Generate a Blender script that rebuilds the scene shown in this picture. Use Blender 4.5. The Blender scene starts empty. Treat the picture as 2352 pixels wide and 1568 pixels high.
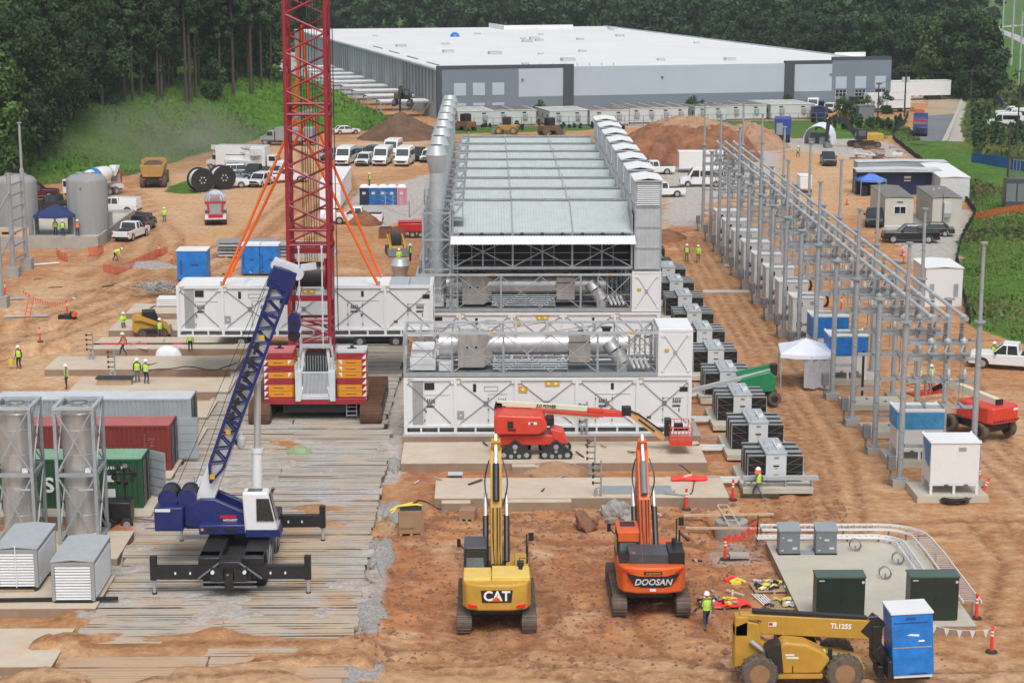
import bpy,math,random
import numpy as np
from mathutils import Vector,Matrix,Euler
random.seed(7)
np.random.seed(7)
S=bpy.context.scene
COL=S.collection
R=math.radians
F,CU,CV=4300.0,1176.0,784.0
PITCH,YAW,CH=R(11.69),R(0.75),30.0
_f=Vector((math.sin(YAW)*math.cos(PITCH),math.cos(YAW)*math.cos(PITCH),-math.sin(PITCH)))
_r=Vector((math.cos(YAW),-math.sin(YAW),0))
_u=_r.cross(_f)
def ray(u,v):
 return _f+_r*((u-CU)/F)-_u*((v-CV)/F)
def P(u,v,z=0.0):
 d=ray(u,v)
 t=(z-CH)/d.z
 return Vector((d.x*t,d.y*t,z))
def PY(u,v,y):
 d=ray(u,v)
 t=y/d.y
 return Vector((d.x*t,y,CH+d.z*t))
def PX(u,z,y):
 fwd=y*math.cos(PITCH)+(CH-z)*math.sin(PITCH)
 return(u-CU)/F*fwd/math.cos(YAW)+y*math.tan(YAW)
cam=bpy.data.cameras.new('camera')
camo=bpy.data.objects.new('camera',cam)
COL.objects.link(camo)
cam.sensor_width=36.0
cam.lens=36.0*F/2352.0
cam.clip_end=6000
cam.clip_start=1.0
camo.location=(0,0,CH)
camo.rotation_euler=(R(90)-PITCH,0,-YAW)
S.camera=camo
MATS={}
def nodes_of(name):
 m=bpy.data.materials.new(name)
 m.use_nodes=True
 nt=m.node_tree
 return m,nt,nt.nodes['Principled BSDF']
def N(nt,t,**kw):
 n=nt.nodes.new(t)
 for k,v in kw.items():
  if k.startswith('i_'):
   key=k[2:]
   key=int(key)if key.isdigit()else key.replace('_',' ')
   n.inputs[key].default_value=v
  else:
   setattr(n,k,v)
 return n
def ramp(nt,a,b,ca=(0,0,0,1),cb=(1,1,1,1)):
 n=nt.nodes.new('ShaderNodeValToRGB')
 n.color_ramp.elements[0].position=a
 n.color_ramp.elements[1].position=b
 n.color_ramp.elements[0].color=ca
 n.color_ramp.elements[1].color=cb
 return n
def mixc(nt,fac,a,b,mode='MIX'):
 n=nt.nodes.new('ShaderNodeMix')
 n.data_type='RGBA'
 n.blend_type=mode
 L=nt.links
 for s,v in((n.inputs[0],fac),(n.inputs[6],a),(n.inputs[7],b)):
  if hasattr(v,'is_linked'):
   L.new(v,s)
  elif isinstance(v,(int,float)):
   s.default_value=v
  else:
   s.default_value=(*v,1)if len(v)==3 else v
 return n.outputs[2]
def mk(name,rgb,rough=.6,metal=0.,var=.12,vs=1.2,dirt=0.,dirtc=(.36,.2,.11),bump=0.,bs=30.,streak=False,spec=.5,bd=.05):
 m,nt,b=nodes_of(name)
 L=nt.links
 geo=N(nt,'ShaderNodeTexCoord')
 oi=N(nt,'ShaderNodeObjectInfo')
 mp=N(nt,'ShaderNodeMapping')
 L.new(geo.outputs['Object'],mp.inputs[0])
 if streak:
  mp.inputs['Scale'].default_value=(2.2,2.2,.25)
 off=N(nt,'ShaderNodeVectorMath',operation='SCALE',i_3=37.0)
 cmb=N(nt,'ShaderNodeCombineXYZ')
 L.new(oi.outputs['Random'],cmb.inputs[0]);L.new(oi.outputs['Random'],cmb.inputs[1])
 L.new(cmb.outputs[0],off.inputs[0])
 L.new(off.outputs[0],mp.inputs['Location'])
 nz=N(nt,'ShaderNodeTexNoise',i_Scale=vs,i_Detail=6.,i_Roughness=.62)
 L.new(mp.outputs[0],nz.inputs['Vector'])
 r1=ramp(nt,.3,.7)
 L.new(nz.outputs['Fac'],r1.inputs[0])
 lo=tuple(c*(1-var)for c in rgb)
 hi=tuple(min(1,c*(1+var*.55))for c in rgb)
 c=mixc(nt,r1.outputs[0],lo,hi)
 if dirt:
  nz2=N(nt,'ShaderNodeTexNoise',i_Scale=vs*2.7,i_Detail=8.,i_Roughness=.7)
  L.new(mp.outputs[0],nz2.inputs['Vector'])
  r2=ramp(nt,.5 if dirt<.8 else .38,.78 if dirt<.8 else .66,(0,0,0,1),(dirt,dirt,dirt,1))
  L.new(nz2.outputs['Fac'],r2.inputs[0])
  c=mixc(nt,r2.outputs[0],c,dirtc)
 L.new(c,b.inputs['Base Color'])
 b.inputs['Roughness'].default_value=rough
 b.inputs['Metallic'].default_value=metal
 b.inputs['Specular IOR Level'].default_value=spec
 if bump:
  nb=N(nt,'ShaderNodeTexNoise',i_Scale=bs,i_Detail=5.)
  L.new(geo.outputs['Object'],nb.inputs['Vector'])
  bp=N(nt,'ShaderNodeBump',i_Strength=bump,i_Distance=bd)
  L.new(nb.outputs['Fac'],bp.inputs['Height'])
  L.new(bp.outputs[0],b.inputs['Normal'])
 MATS[name]=m
 return m
mk('white',(.70,.715,.73),.45,var=.03,dirt=.08,dirtc=(.6,.55,.5),vs=.8,streak=True)
mk('white_roof',(.77,.785,.80),.6,var=.05,dirt=.12,dirtc=(.55,.5,.45),vs=.5)
mk('white_paint',(.72,.725,.73),.25,var=.03,dirt=.12,dirtc=(.5,.4,.3),vs=2)
mk('wrap',(.82,.83,.85),.35,var=.1,vs=1.5,bump=.5,bs=4)
mk('galv',(.38,.41,.435),.5,.35,var=.18,vs=2.5)
mk('galv_dark',(.20,.215,.23),.55,.3,var=.2,vs=2.5)
mk('galv_light',(.50,.535,.56),.45,.3,var=.12,vs=1.5)
mk('post_steel',(.36,.385,.405),.55,.25,var=.14,vs=1.5)
mk('tube_alu',(.62,.66,.70),.35,.55,var=.08,vs=1)
mk('mud_shade_side',(.27,.225,.18),.9,var=.25,vs=1,dirt=.85,dirtc=(.33,.18,.10),bump=.3,bs=5)  # muddy pad sides, colour darkened to paint in the shadow gap
mk('steel',(.58,.59,.60),.38,.55,var=.18,vs=.9,streak=True)
mk('steel_warm',(.52,.50,.48),.34,.5,var=.22,vs=.8,streak=True)
mk('roof_panel',(.49,.555,.54),.55,.1,var=.10,vs=.7,dirt=.12,dirtc=(.3,.32,.3),streak=True)
mk('grey_panel',(.32,.325,.33),.55,var=.12,vs=1.5)
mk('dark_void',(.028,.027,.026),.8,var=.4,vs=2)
mk('black',(.018,.018,.02),.45,var=.3,vs=3,dirt=.12,dirtc=(.16,.11,.08))
mk('black_matt',(.022,.022,.022),.75,var=.3,vs=3,dirt=.25,dirtc=(.16,.11,.08))
mk('rubber',(.028,.027,.026),.85,var=.3,vs=4,dirt=.55,dirtc=(.22,.14,.09))
mk('rubber_dusty',(.12,.095,.075),.9,var=.3,vs=4,dirt=.6,dirtc=(.28,.18,.12),bump=.6,bs=14)
mk('track',(.15,.12,.10),.7,.3,var=.35,vs=3,dirt=.6,dirtc=(.26,.15,.09))
mk('track_rust',(.15,.078,.045),.8,.2,var=.35,vs=1.5,dirt=.5,dirtc=(.30,.17,.10))
mk('glass',(.02,.025,.028),.08,var=.2,spec=.8)
mk('glass_blue',(.10,.14,.16),.08,var=.2,spec=.8)
mk('cat_yellow',(.54,.31,.04),.5,var=.16,vs=1.5,dirt=.5,dirtc=(.33,.2,.1))
mk('tele_yellow',(.48,.27,.035),.45,var=.14,vs=1.5,dirt=.35,dirtc=(.33,.2,.1))
mk('orange',(.70,.115,.016),.45,var=.14,vs=1.5,dirt=.4,dirtc=(.4,.2,.1))
mk('lift_red',(.64,.055,.03),.4,var=.12,vs=1.5,dirt=.2,dirtc=(.45,.2,.14))
mk('lift_cream',(.66,.66,.50),.4,var=.08)
mk('lift_tan',(.62,.34,.12),.5,var=.1)
mk('crane_red',(.30,.014,.026),.45,var=.2,vs=2,dirt=.15,dirtc=(.12,.05,.05))
mk('cw_red',(.33,.018,.032),.5,var=.12,vs=2,dirt=.15,dirtc=(.3,.15,.12))
mk('cw_pink',(.55,.17,.18),.55,var=.12,vs=2)
mk('cw_orange',(.66,.26,.015),.5,var=.1,vs=2,dirt=.2,dirtc=(.35,.2,.1))
mk('navy',(.016,.024,.135),.35,var=.15,vs=2,dirt=.12,dirtc=(.2,.18,.2))
mk('navy_dark',(.015,.025,.09),.45,var=.15,vs=1)
mk('sling',(.85,.13,.012),.7,var=.08)
mk('green_lift',(.015,.22,.09),.4,var=.15)
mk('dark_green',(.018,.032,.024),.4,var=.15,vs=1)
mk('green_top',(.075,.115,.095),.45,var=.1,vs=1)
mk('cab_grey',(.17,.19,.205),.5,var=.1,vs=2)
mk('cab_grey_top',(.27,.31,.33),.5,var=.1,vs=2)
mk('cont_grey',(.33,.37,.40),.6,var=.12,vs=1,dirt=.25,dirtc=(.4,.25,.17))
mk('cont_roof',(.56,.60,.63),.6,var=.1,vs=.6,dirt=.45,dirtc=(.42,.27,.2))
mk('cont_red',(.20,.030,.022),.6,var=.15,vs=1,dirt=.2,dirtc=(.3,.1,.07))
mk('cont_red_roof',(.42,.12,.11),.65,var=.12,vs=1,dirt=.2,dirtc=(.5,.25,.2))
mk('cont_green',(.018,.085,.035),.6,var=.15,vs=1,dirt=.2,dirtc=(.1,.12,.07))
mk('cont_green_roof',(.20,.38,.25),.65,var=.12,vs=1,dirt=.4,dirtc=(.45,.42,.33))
mk('concrete',(.57,.505,.41),.88,var=.14,vs=.35,dirt=.85,dirtc=(.53,.40,.28),bump=.15,bs=8)
mk('concrete_clean',(.50,.47,.39),.85,var=.12,vs=.5,dirt=.35,dirtc=(.45,.3,.2),bump=.15,bs=8)
mk('concrete_grey',(.36,.345,.32),.85,var=.15,vs=.8,dirt=.3,dirtc=(.38,.25,.17),bump=.2,bs=6)
mk('tank_grey',(.29,.295,.295),.8,var=.15,vs=.5,dirt=.2,dirtc=(.25,.24,.23),streak=True)
mk('tarp_blue',(.018,.20,.62),.32,var=.3,vs=1.6,bump=.9,bs=3)
mk('tarp_dark',(.02,.06,.30),.5,var=.2,vs=1.5)
mk('navy_canopy',(.02,.035,.13),.6,var=.15)
mk('blue_canopy',(.10,.22,.66),.6,var=.12)
mk('canopy_white',(.74,.77,.90),.6,var=.05,bump=.3,bs=2.5)
mk('canopy_side',(.46,.47,.52),.7,var=.15,vs=1.5,bump=1,bs=2)
mk('toilet_blue',(.02,.12,.34),.5,var=.1)
mk('toilet_navy',(.012,.018,.06),.5,var=.1)
mk('toilet_pink',(.55,.22,.30),.5,var=.1)
mk('red_paint',(.50,.018,.03),.35,var=.1,dirt=.15)
mk('safety_red',(.85,.045,.03),.5,var=.08)
mk('safety_yellow',(.80,.62,.06),.5,var=.1)
mk('label_yellow',(.62,.36,.015),.5,var=.1)
mk('net_orange',(.75,.12,.05),.8,var=.2)
mk('cardboard',(.33,.21,.12),.85,var=.12)
mk('wood',(.42,.31,.20),.85,var=.2,vs=3,streak=False)
mk('plank',(.55,.43,.30),.85,var=.2,vs=2)
mk('rust',(.22,.09,.045),.85,var=.3,vs=3)
mk('skin',(.35,.19,.12),.6,var=.1)
mk('denim',(.03,.045,.09),.9,var=.2,vs=6)
mk('grey_cloth',(.13,.135,.14),.9,var=.2,vs=6)
mk('khaki',(.16,.12,.08),.9,var=.2,vs=6)
mk('boots',(.16,.09,.05),.8,var=.2)
mk('vest_lime',(.50,.82,.05),.7,var=.08)
mk('vest_orange',(.85,.16,.05),.7,var=.08)
mk('helmet_white',(.82,.82,.82),.35,var=.03)
mk('ink',(.03,.03,.035),.6,var=.2)
mk('red_light',(.75,.01,.02),.3,var=.05)
mk('site_beige',(.52,.50,.43),.6,var=.06,vs=.6)
mk('site_roof',(.20,.19,.175),.8,var=.2,vs=.8)
mk('trailer_wall',(.53,.56,.56),.6,var=.08,vs=.5)
mk('trailer_roof',(.50,.50,.48),.7,var=.25,vs=.5,dirt=.5,dirtc=(.3,.28,.26))
mk('trailer_roof_dark',(.16,.14,.13),.85,var=.4,vs=.5,dirt=.5,dirtc=(.5,.48,.45))
mk('ware_light',(.42,.49,.56),.7,var=.04,vs=.2)
mk('ware_mid',(.17,.215,.26),.7,var=.04,vs=.2)
mk('ware_dark',(.055,.07,.09),.7,var=.06,vs=.2)
mk('ware_roof',(.74,.75,.755),.7,var=.06,vs=.05,dirt=.35,dirtc=(.62,.61,.59))
mk('dark_car',(.03,.034,.04),.25,var=.1,dirt=.1)
mk('black_car',(.008,.008,.01),.15,var=.1,spec=.7)
mk('silver_car',(.36,.39,.41),.3,.3,var=.05)
mk('blue_grey_car',(.22,.29,.34),.3,.3,var=.05)
mk('maroon_car',(.08,.012,.018),.3,var=.1)
mk('dump_yellow',(.40,.23,.05),.6,var=.15,dirt=.6,dirtc=(.45,.3,.17))
mk('soil_brown',(.15,.088,.05),.95,var=.4,vs=.5,bump=.8,bs=1.5,bd=.3)
mk('soil_red',(.27,.115,.055),.95,var=.5,vs=.5,dirt=.3,dirtc=(.42,.28,.19),bump=1.,bs=.9,bd=.6)
mk('soil_tan',(.40,.24,.14),.95,var=.3,vs=.5,dirt=.5,dirtc=(.45,.36,.3),bump=1.,bs=1.2,bd=.5)
mk('rock',(.33,.31,.29),.9,var=.3,vs=2,dirt=.4,dirtc=(.35,.2,.12),bump=.6,bs=6)
mk('rock_red',(.26,.13,.085),.9,var=.35,vs=2,bump=.6,bs=6)
mk('gravel_pile',(.37,.355,.335),.95,var=.5,vs=7,bump=1.,bs=22,dirt=.3,dirtc=(.4,.28,.18))
mk('bark',(.075,.058,.045),.95,var=.3,vs=2)
mk('pole_wood',(.07,.055,.045),.9,var=.25,vs=2)
mk('silt_black',(.014,.014,.015),.9,var=.3,vs=1)
mk('silt_blue',(.01,.10,.30),.7,var=.2,vs=.4)
def netting_mat():
 m,nt,b=nodes_of('netting')
 b.inputs['Base Color'].default_value=(.72,.10,.04,1)
 tr=N(nt,'ShaderNodeBsdfTransparent')
 mx=N(nt,'ShaderNodeMixShader',i_0=.62)
 out=nt.nodes['Material Output']
 nt.links.new(b.outputs[0],mx.inputs[1]);nt.links.new(tr.outputs[0],mx.inputs[2]);nt.links.new(mx.outputs[0],out.inputs[0])
 MATS['netting']=m
netting_mat()
def basis(d):
 d=Vector(d).normalized()
 a=Vector((0,0,1))if abs(d.z)<.95 else Vector((0,1,0))
 x=d.cross(a).normalized()
 return x,x.cross(d).normalized(),d
class B:
 def __init__(s,mat='white'):
  s.v,s.f,s.mi,s.ms,s.marks=[],[],[],[],[]
  s.T=None
  s.mat(mat)
 def mat(s,m):
  if m not in s.ms:
   s.ms.append(m)
  s.c=s.ms.index(m)
  return s
 def add(s,vs,fs):
  n=len(s.v)
  if s.T is not None:
   vs=[s.T@Vector(p)for p in vs]
  s.v.extend(tuple(p)for p in vs)
  s.f.extend(tuple(n+i for i in f)for f in fs)
  s.mi.extend([s.c]*len(fs))
  s.marks.append((n,len(s.f)-len(fs),len(s.v),len(s.f)))
  return s
 def bb(s,x0,x1,y0,y1,z0,z1):
  return s.add([(x0,y0,z0),(x1,y0,z0),(x1,y1,z0),(x0,y1,z0),(x0,y0,z1),(x1,y0,z1),(x1,y1,z1),(x0,y1,z1)],[(0,3,2,1),(4,5,6,7),(0,1,5,4),(1,2,6,5),(2,3,7,6),(3,0,4,7)])
 def box(s,c,d):
  return s.bb(c[0]-d[0]/2,c[0]+d[0]/2,c[1]-d[1]/2,c[1]+d[1]/2,c[2]-d[2]/2,c[2]+d[2]/2)
 def hexa(s,bot,top):
  return s.add(list(bot)+list(top),[(3,2,1,0),(4,5,6,7),(0,1,5,4),(1,2,6,5),(2,3,7,6),(3,0,4,7)])
 def beam(s,p,q,w,h=None):
  h=h or w
  p,q=Vector(p),Vector(q)
  x,y,_=basis(q-p)
  x,y=x*w/2,y*h/2
  return s.add([p-x-y,p+x-y,p+x+y,p-x+y,q-x-y,q+x-y,q+x+y,q-x+y],[(0,1,2,3),(7,6,5,4),(4,5,1,0),(5,6,2,1),(6,7,3,2),(7,4,0,3)])
 def tube(s,p,q,r,r2=None,n=8,cap=True):
  r2=r if r2 is None else r2
  p,q=Vector(p),Vector(q)
  x,y,_=basis(q-p)
  vs=[]
  for c,rr in((p,r),(q,r2)):
   for k in range(n):
    a=2*math.pi*k/n
    vs.append(c+x*(rr*math.cos(a))+y*(rr*math.sin(a)))
  fs=[(k,(k+1)%n,n+(k+1)%n,n+k)for k in range(n)]
  fs=[f[::-1]for f in fs]
  if cap:
   fs+=[tuple(range(n)),tuple(range(2*n-1,n-1,-1))]
  return s.add(vs,fs)
 def path(s,pts,r,n=6):
  pts=[Vector(p)for p in pts]
  m=len(pts)
  vs=[]
  for i,p in enumerate(pts):
   d=(pts[min(i+1,m-1)]-pts[max(i-1,0)])
   x,y,_=basis(d if d.length>1e-6 else Vector((0,0,1)))
   for k in range(n):
    a=2*math.pi*k/n
    vs.append(p+x*(r*math.cos(a))+y*(r*math.sin(a)))
  fs=[]
  for i in range(m-1):
   for k in range(n):
    a,b=i*n+k,i*n+(k+1)%n
    fs.append((a,a+n,b+n,b))
  fs+=[tuple(range(n)),tuple(range(m*n-1,(m-1)*n-1,-1))]
  return s.add(vs,fs)
 def prism(s,poly,ax,a,b,a2=None):
  n=len(poly)
  def mkp(t,p):
   return{'x':(t,p[0],p[1]),'y':(p[0],t,p[1]),'z':(p[0],p[1],t)}[ax]
  vs=[mkp(a,p)for p in poly]+[mkp(b,p)for p in poly]
  fs=[tuple(range(n))[::-1],tuple(range(n,2*n))]+[(i,(i+1)%n,n+(i+1)%n,n+i)for i in range(n)]
  area=sum(poly[i][0]*poly[(i+1)%n][1]-poly[(i+1)%n][0]*poly[i][1]for i in range(n))
  flip=(area<0)^(ax=='y')^(b<a)
  if flip:
   fs=[f[::-1]for f in fs]
  return s.add(vs,fs)
 def lathe(s,prof,c=(0,0,0),n=16,ax='z'):
  vs,fs=[],[]
  for r,t in prof:
   for k in range(n):
    a=2*math.pi*k/n
    x,y=r*math.cos(a),r*math.sin(a)
    p={'z':(x,y,t),'x':(t,x,y),'y':(y,t,x)}[ax]
    vs.append((c[0]+p[0],c[1]+p[1],c[2]+p[2]))
  for i in range(len(prof)-1):
   for k in range(n):
    a,b=i*n+k,i*n+(k+1)%n
    fs.append((a,b,b+n,a+n))
  m=len(prof)
  fs+=[tuple(range(n))[::-1],tuple(range((m-1)*n,m*n))]
  return s.add(vs,fs)
 def quad(s,*p):
  return s.add(p,[tuple(range(len(p)))])
 def corr(s,o,u,w,nrm,n,d):
  o,u,w,nrm=Vector(o),Vector(u),Vector(w),Vector(nrm).normalized()*d
  prof=[]
  for i in range(n):
   prof+=[(i+0.0,0),(i+.3,0),(i+.45,1),(i+.85,1)]
  prof.append((n,0))
  vs=[]
  for t,h in prof:
   b=o+u*(t/n)+nrm*h
   vs+=[b,b+w]
  return s.add(vs,[(2*i,2*i+2,2*i+3,2*i+1)for i in range(len(prof)-1)])
 def obj(s,name,parent=None,loc=None,rot=None,bevel=0,smooth=35,seg=2):
  me=bpy.data.meshes.new(name)
  me.from_pydata(s.v,[],s.f)
  for m in s.ms:
   me.materials.append(MATS[m])
  me.polygons.foreach_set('material_index',s.mi)
  if smooth:
   me.polygons.foreach_set('use_smooth',[True]*len(me.polygons))
   me.set_sharp_from_angle(angle=R(smooth))
  me.update()
  o=bpy.data.objects.new(name,me)
  COL.objects.link(o)
  if parent is not None:
   o.parent=parent
  if loc is not None:
   o.location=loc
  if rot is not None:
   o.rotation_euler=rot if hasattr(rot,'__len__')else(0,0,rot)
  if bevel:
   md=o.modifiers.new('bevel','BEVEL')
   md.width=bevel
   md.segments=seg
   md.limit_method='ANGLE'
   md.angle_limit=R(40)
  return o
 def each(s,name,parent=None,**kw):
  out=[]
  used=sorted(set(range(len(s.marks))))
  for k in used:
   v0,f0,v1,f1=s.marks[k]
   q=B()
   q.v,q.mi,q.ms=s.v[v0:v1],s.mi[f0:f1],s.ms
   q.f=[tuple(i-v0 for i in f)for f in s.f[f0:f1]]
   out.append(q.obj(name,parent,**kw))
  return out
def tag(o,label,cat,group=None,kind=None):
 o['label']=label
 o['category']=cat
 if group:o['group']=group
 if kind:o['kind']=kind
 return o
def struct(o,kind='structure'):
 o['kind']=kind
 return o
def thing(name,label,cat,loc=(0,0,0),rz=0.,group=None):
 o=bpy.data.objects.new(name,None)
 COL.objects.link(o)
 o.empty_display_size=.5
 o.location=loc
 o.rotation_euler=(0,0,rz)if not hasattr(rz,'__len__')else rz
 return tag(o,label,cat,group)
KIDS={}
def kids(o):
 return[c for c in COL.objects if c.parent is o]
def dup(root,loc,rz=None,label=None,group=None,swap=None):
 if root.name not in KIDS:
  allo=list(COL.objects)
  KIDS[root.name]=[(c,[g for g in allo if g.parent is c])for c in allo if c.parent is root]
 r=root.copy()
 COL.objects.link(r)
 r.location=loc
 if rz is not None:
  r.rotation_euler=(0,0,rz)if not hasattr(rz,'__len__')else rz
 if label:r['label']=label
 if group:r['group']=group
 def sw(o):
  if swap and o.type=='MESH':
   for i,m in enumerate(o.data.materials):
    if m.name in swap:
     o.material_slots[i].link='OBJECT'
     o.material_slots[i].material=MATS[swap[m.name]]
 sw(r)
 for c,gs in KIDS[root.name]:
  d=c.copy();COL.objects.link(d);d.parent=r;sw(d)
  for g in gs:
   e=g.copy();COL.objects.link(e);e.parent=d;sw(e)
 return r
def lettering(txt,size,mat,parent,loc,rot,name='lettering',shear=0.,ext=.008,sx=1.,align='CENTER'):
 cu=bpy.data.curves.new(name,'FONT')
 cu.body=txt
 cu.size=size
 cu.align_x=align
 cu.align_y='CENTER'
 cu.extrude=ext
 cu.shear=shear
 cu.offset=size*.028
 cu.resolution_u=3
 tmp=bpy.data.objects.new('tmp',cu)
 COL.objects.link(tmp)
 me=bpy.data.meshes.new_from_object(tmp.evaluated_get(bpy.context.evaluated_depsgraph_get()))
 bpy.data.objects.remove(tmp)
 bpy.data.curves.remove(cu)
 me.materials.clear()
 me.materials.append(MATS[mat])
 o=bpy.data.objects.new(name,me)
 COL.objects.link(o)
 o.parent=parent
 o.location=loc
 o.rotation_euler=rot
 o.scale=(sx,1,1)
 return o
FRONT=(R(90),0,0)
_rs=np.random.RandomState(3)
_lat=_rs.rand(256,256)
def vnoise(x,y):
 xi,yi=np.floor(x).astype(int),np.floor(y).astype(int)
 fx,fy=x-xi,y-yi
 fx,fy=fx*fx*(3-2*fx),fy*fy*(3-2*fy)
 g=lambda a,b:_lat[a%256,b%256]
 return(g(xi,yi)*(1-fx)+g(xi+1,yi)*fx)*(1-fy)+(g(xi,yi+1)*(1-fx)+g(xi+1,yi+1)*fx)*fy
def fbm(x,y,o=4):
 t,a,s=0,.5,0
 for k in range(o):
  t=t+a*vnoise(x*2**k+17*k,y*2**k+31*k)
  s+=a
  a*=.5
 return t/s
def sstep(a,b,x):
 t=np.clip((x-a)/(b-a),0,1)
 return t*t*(3-2*t)
def polydist(x,y,poly):
 inside=np.zeros(x.shape,bool)
 dm=np.full(x.shape,1e9)
 n=len(poly)
 for i in range(n):
  x0,y0=poly[i];x1,y1=poly[(i+1)%n]
  c=((y0>y)!=(y1>y))&(x<(x1-x0)*(y-y0)/((y1-y0)or 1e-9)+x0)
  inside^=c
  dx,dy=x1-x0,y1-y0
  t=np.clip(((x-x0)*dx+(y-y0)*dy)/(dx*dx+dy*dy+1e-9),0,1)
  dm=np.minimum(dm,np.hypot(x-x0-t*dx,y-y0-t*dy))
 return np.where(inside,dm,-dm)
def pp(*uv,z=0):
 return[tuple(P(u,v,z)[:2])for u,v in uv]
W=bpy.data.worlds.new('World')
S.world=W
W.use_nodes=True
nt=W.node_tree
bg=nt.nodes['Background']
SUN_EL,SUN_AZ=R(55),R(172)
sky=N(nt,'ShaderNodeTexSky',sky_type='NISHITA',sun_disc=False,sun_elevation=SUN_EL,sun_rotation=SUN_AZ,altitude=200,air_density=1.2,dust_density=4.0,ozone_density=1.0)
hs=N(nt,'ShaderNodeHueSaturation',i_Saturation=.38)
nt.links.new(sky.outputs[0],hs.inputs['Color'])
nt.links.new(hs.outputs[0],bg.inputs[0])
bg.inputs[1].default_value=.125
sl=bpy.data.lights.new('sun','SUN')
sl.energy=1.5
sl.angle=R(24)
sl.color=(1,.97,.92)
so=bpy.data.objects.new('sun',sl)
COL.objects.link(so)
sd=Vector((math.sin(SUN_AZ)*math.cos(SUN_EL),math.cos(SUN_AZ)*math.cos(SUN_EL),math.sin(SUN_EL)))
so.rotation_euler=sd.to_track_quat('Z','Y').to_euler()
S.view_settings.view_transform='Standard'
S.view_settings.look='None'
S.view_settings.exposure=.24
S.cycles.max_bounces=6
S.cycles.diffuse_bounces=3
S.cycles.glossy_bounces=3
S.cycles.transparent_max_bounces=8
S.cycles.use_denoising=True
hill_base=[(-74,180),(-66,225),(-59.2,248),(-49.2,258),(-44,288),(-36,315),(-24,324),(-9,326)]
hill_poly=hill_base+[(-20,352),(-38,395),(-62,470),(-95,600),(-420,600),(-420,180)]
bank_front=pp((1900,300),(2050,312),(2075,330),(2110,360),(2140,385),(2175,410),(2210,440),(2235,478),(2222,520),(2205,560),(2205,620),(2212,680),(2225,745),(2300,770),(2352,790))
bank_poly=bank_front+[(75,138),(200,138),(200,320)]+pp((2200,335),(2120,325),(2090,292),(2040,284))
grass_strip=pp((1040,308),(1340,300),(1440,282),(1600,285),(1790,300),(1810,318),(2030,320),(2050,300),(2090,278),(2000,270),(1860,277),(1500,280),(1240,290),(1040,292))
def HGT(x,y):
 d=polydist(x,y,hill_poly)
 top=5.5+3.4*sstep(262,325,y)
 h=top*sstep(0,20,d)+.10*np.maximum(d-20,0)*sstep(20,60,d)*.6
 far=np.maximum(0,y-560)
 h=h+far*.022*sstep(40,-40,x-.26*(y-300))+np.clip(-x-95,0,300)*.05*sstep(200,300,y)
 db=polydist(x,y,bank_poly)
 h=h+1.2*sstep(0,5,db)*sstep(150,185,y)*sstep(330,290,y)
 return h
def axis(segs):
 o=[]
 for a,b,st in segs:
  o+=list(np.arange(a,b,st))
 return np.array(o+[segs[-1][1]])
gx=axis([(-420,-140,14),(-140,-60,3),(-60,-36,1.2),(-36,40,.4),(40,70,1.),(70,130,1.5),(130,160,4),(160,460,15)])
gy=axis([(40,66,2),(66,150,.4),(150,260,1.2),(260,400,2),(400,620,8),(620,1600,28)])
X,Y=np.meshgrid(gx,gy)
Z=HGT(X,Y)
near=sstep(200,150,Y)
rough=(fbm(X*.9,Y*.9)-.5)*.22+(fbm(X*.17+9,Y*.17)-.5)*.5
dig=polydist(X,Y,pp((890,1150),(1640,1150),(1660,1240),(1700,1400),(1640,1500),(1000,1500),(880,1320)))
digw=sstep(-.8,1.5,dig)
Z=Z+rough*near*(.28+.9*digw)-.12*near
J0=lambda x,y:(fbm(x*.3,y*.3)-.5)*3
for(a,b,amp)in(((-16,77),(26,74.6),.10),((18,132),(20.6,100),.08),((29.5,130),(33,92),.08),((-34,150),(-20,205),.08)):
 dx,dy=b[0]-a[0],b[1]-a[1]
 l=math.hypot(dx,dy)
 s_=((X-a[0])*dx+(Y-a[1])*dy)/l
 o_=((X-a[0])*-dy+(Y-a[1])*dx)/l+.5*np.sin(s_*.25)
 inside=sstep(0,3,s_)*sstep(l,l-3,s_)
 Z+=inside*amp*(-np.exp(-((np.abs(o_)-1.0)/.3)**2)+.5*np.exp(-((np.abs(o_)-.45)/.25)**2))*(.8+.4*np.sin(s_*5))
RUT=np.zeros_like(X)
RDG=np.zeros_like(X)
def rut(pts,w=1.0,lw=.32,amp=.05,dark=1.):
 global Z,RUT,RDG
 amp*=1.5
 best=np.full(X.shape,1e9)
 for a,b in zip(pts,pts[1:]):
  dx,dy=b[0]-a[0],b[1]-a[1]
  l2=dx*dx+dy*dy+1e-9
  t=np.clip(((X-a[0])*dx+(Y-a[1])*dy)/l2,0,1)
  best=np.minimum(best,np.hypot(X-a[0]-t*dx,Y-a[1]-t*dy))
 k=np.exp(-((best-w)/lw)**2)*(.55+.9*fbm(X*.8,Y*.8))
 Z=Z-amp*k+amp*.7*np.exp(-((best-w-lw*1.6)/(lw*.7))**2)
 RUT=np.maximum(RUT,k*dark)
 RDG=np.maximum(RDG,(np.exp(-((best-w-lw*1.9)/(lw*.8))**2)+np.exp(-(best/(w*.35))**2))*fbm(X*.6+5,Y*.6))
for off in(-1.2,.3,1.6):
 rut([(17.6+off,96),(19.5+off,110),(20.6+off*.8,140),(22+off*.6,200)],1.0)
rut([(30.5,78),(31.5,95),(31,112),(34,130)],1.1);rut([(24,74),(30,84),(33,100),(31,125)],1.0)
rut([(13,95),(20,95.5),(28,96.5),(33,93)],1.0);rut([(24,82),(27,90),(27,97)],.9)
rut([(-30,73),(-8,75.5),(8,73.5),(24,75)],1.0);rut([(-30,77),(-10,77.2),(3,77.6),(14,75)],1.1);rut([(-30,71),(0,71),(24,72)],1.1,.4)
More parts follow.
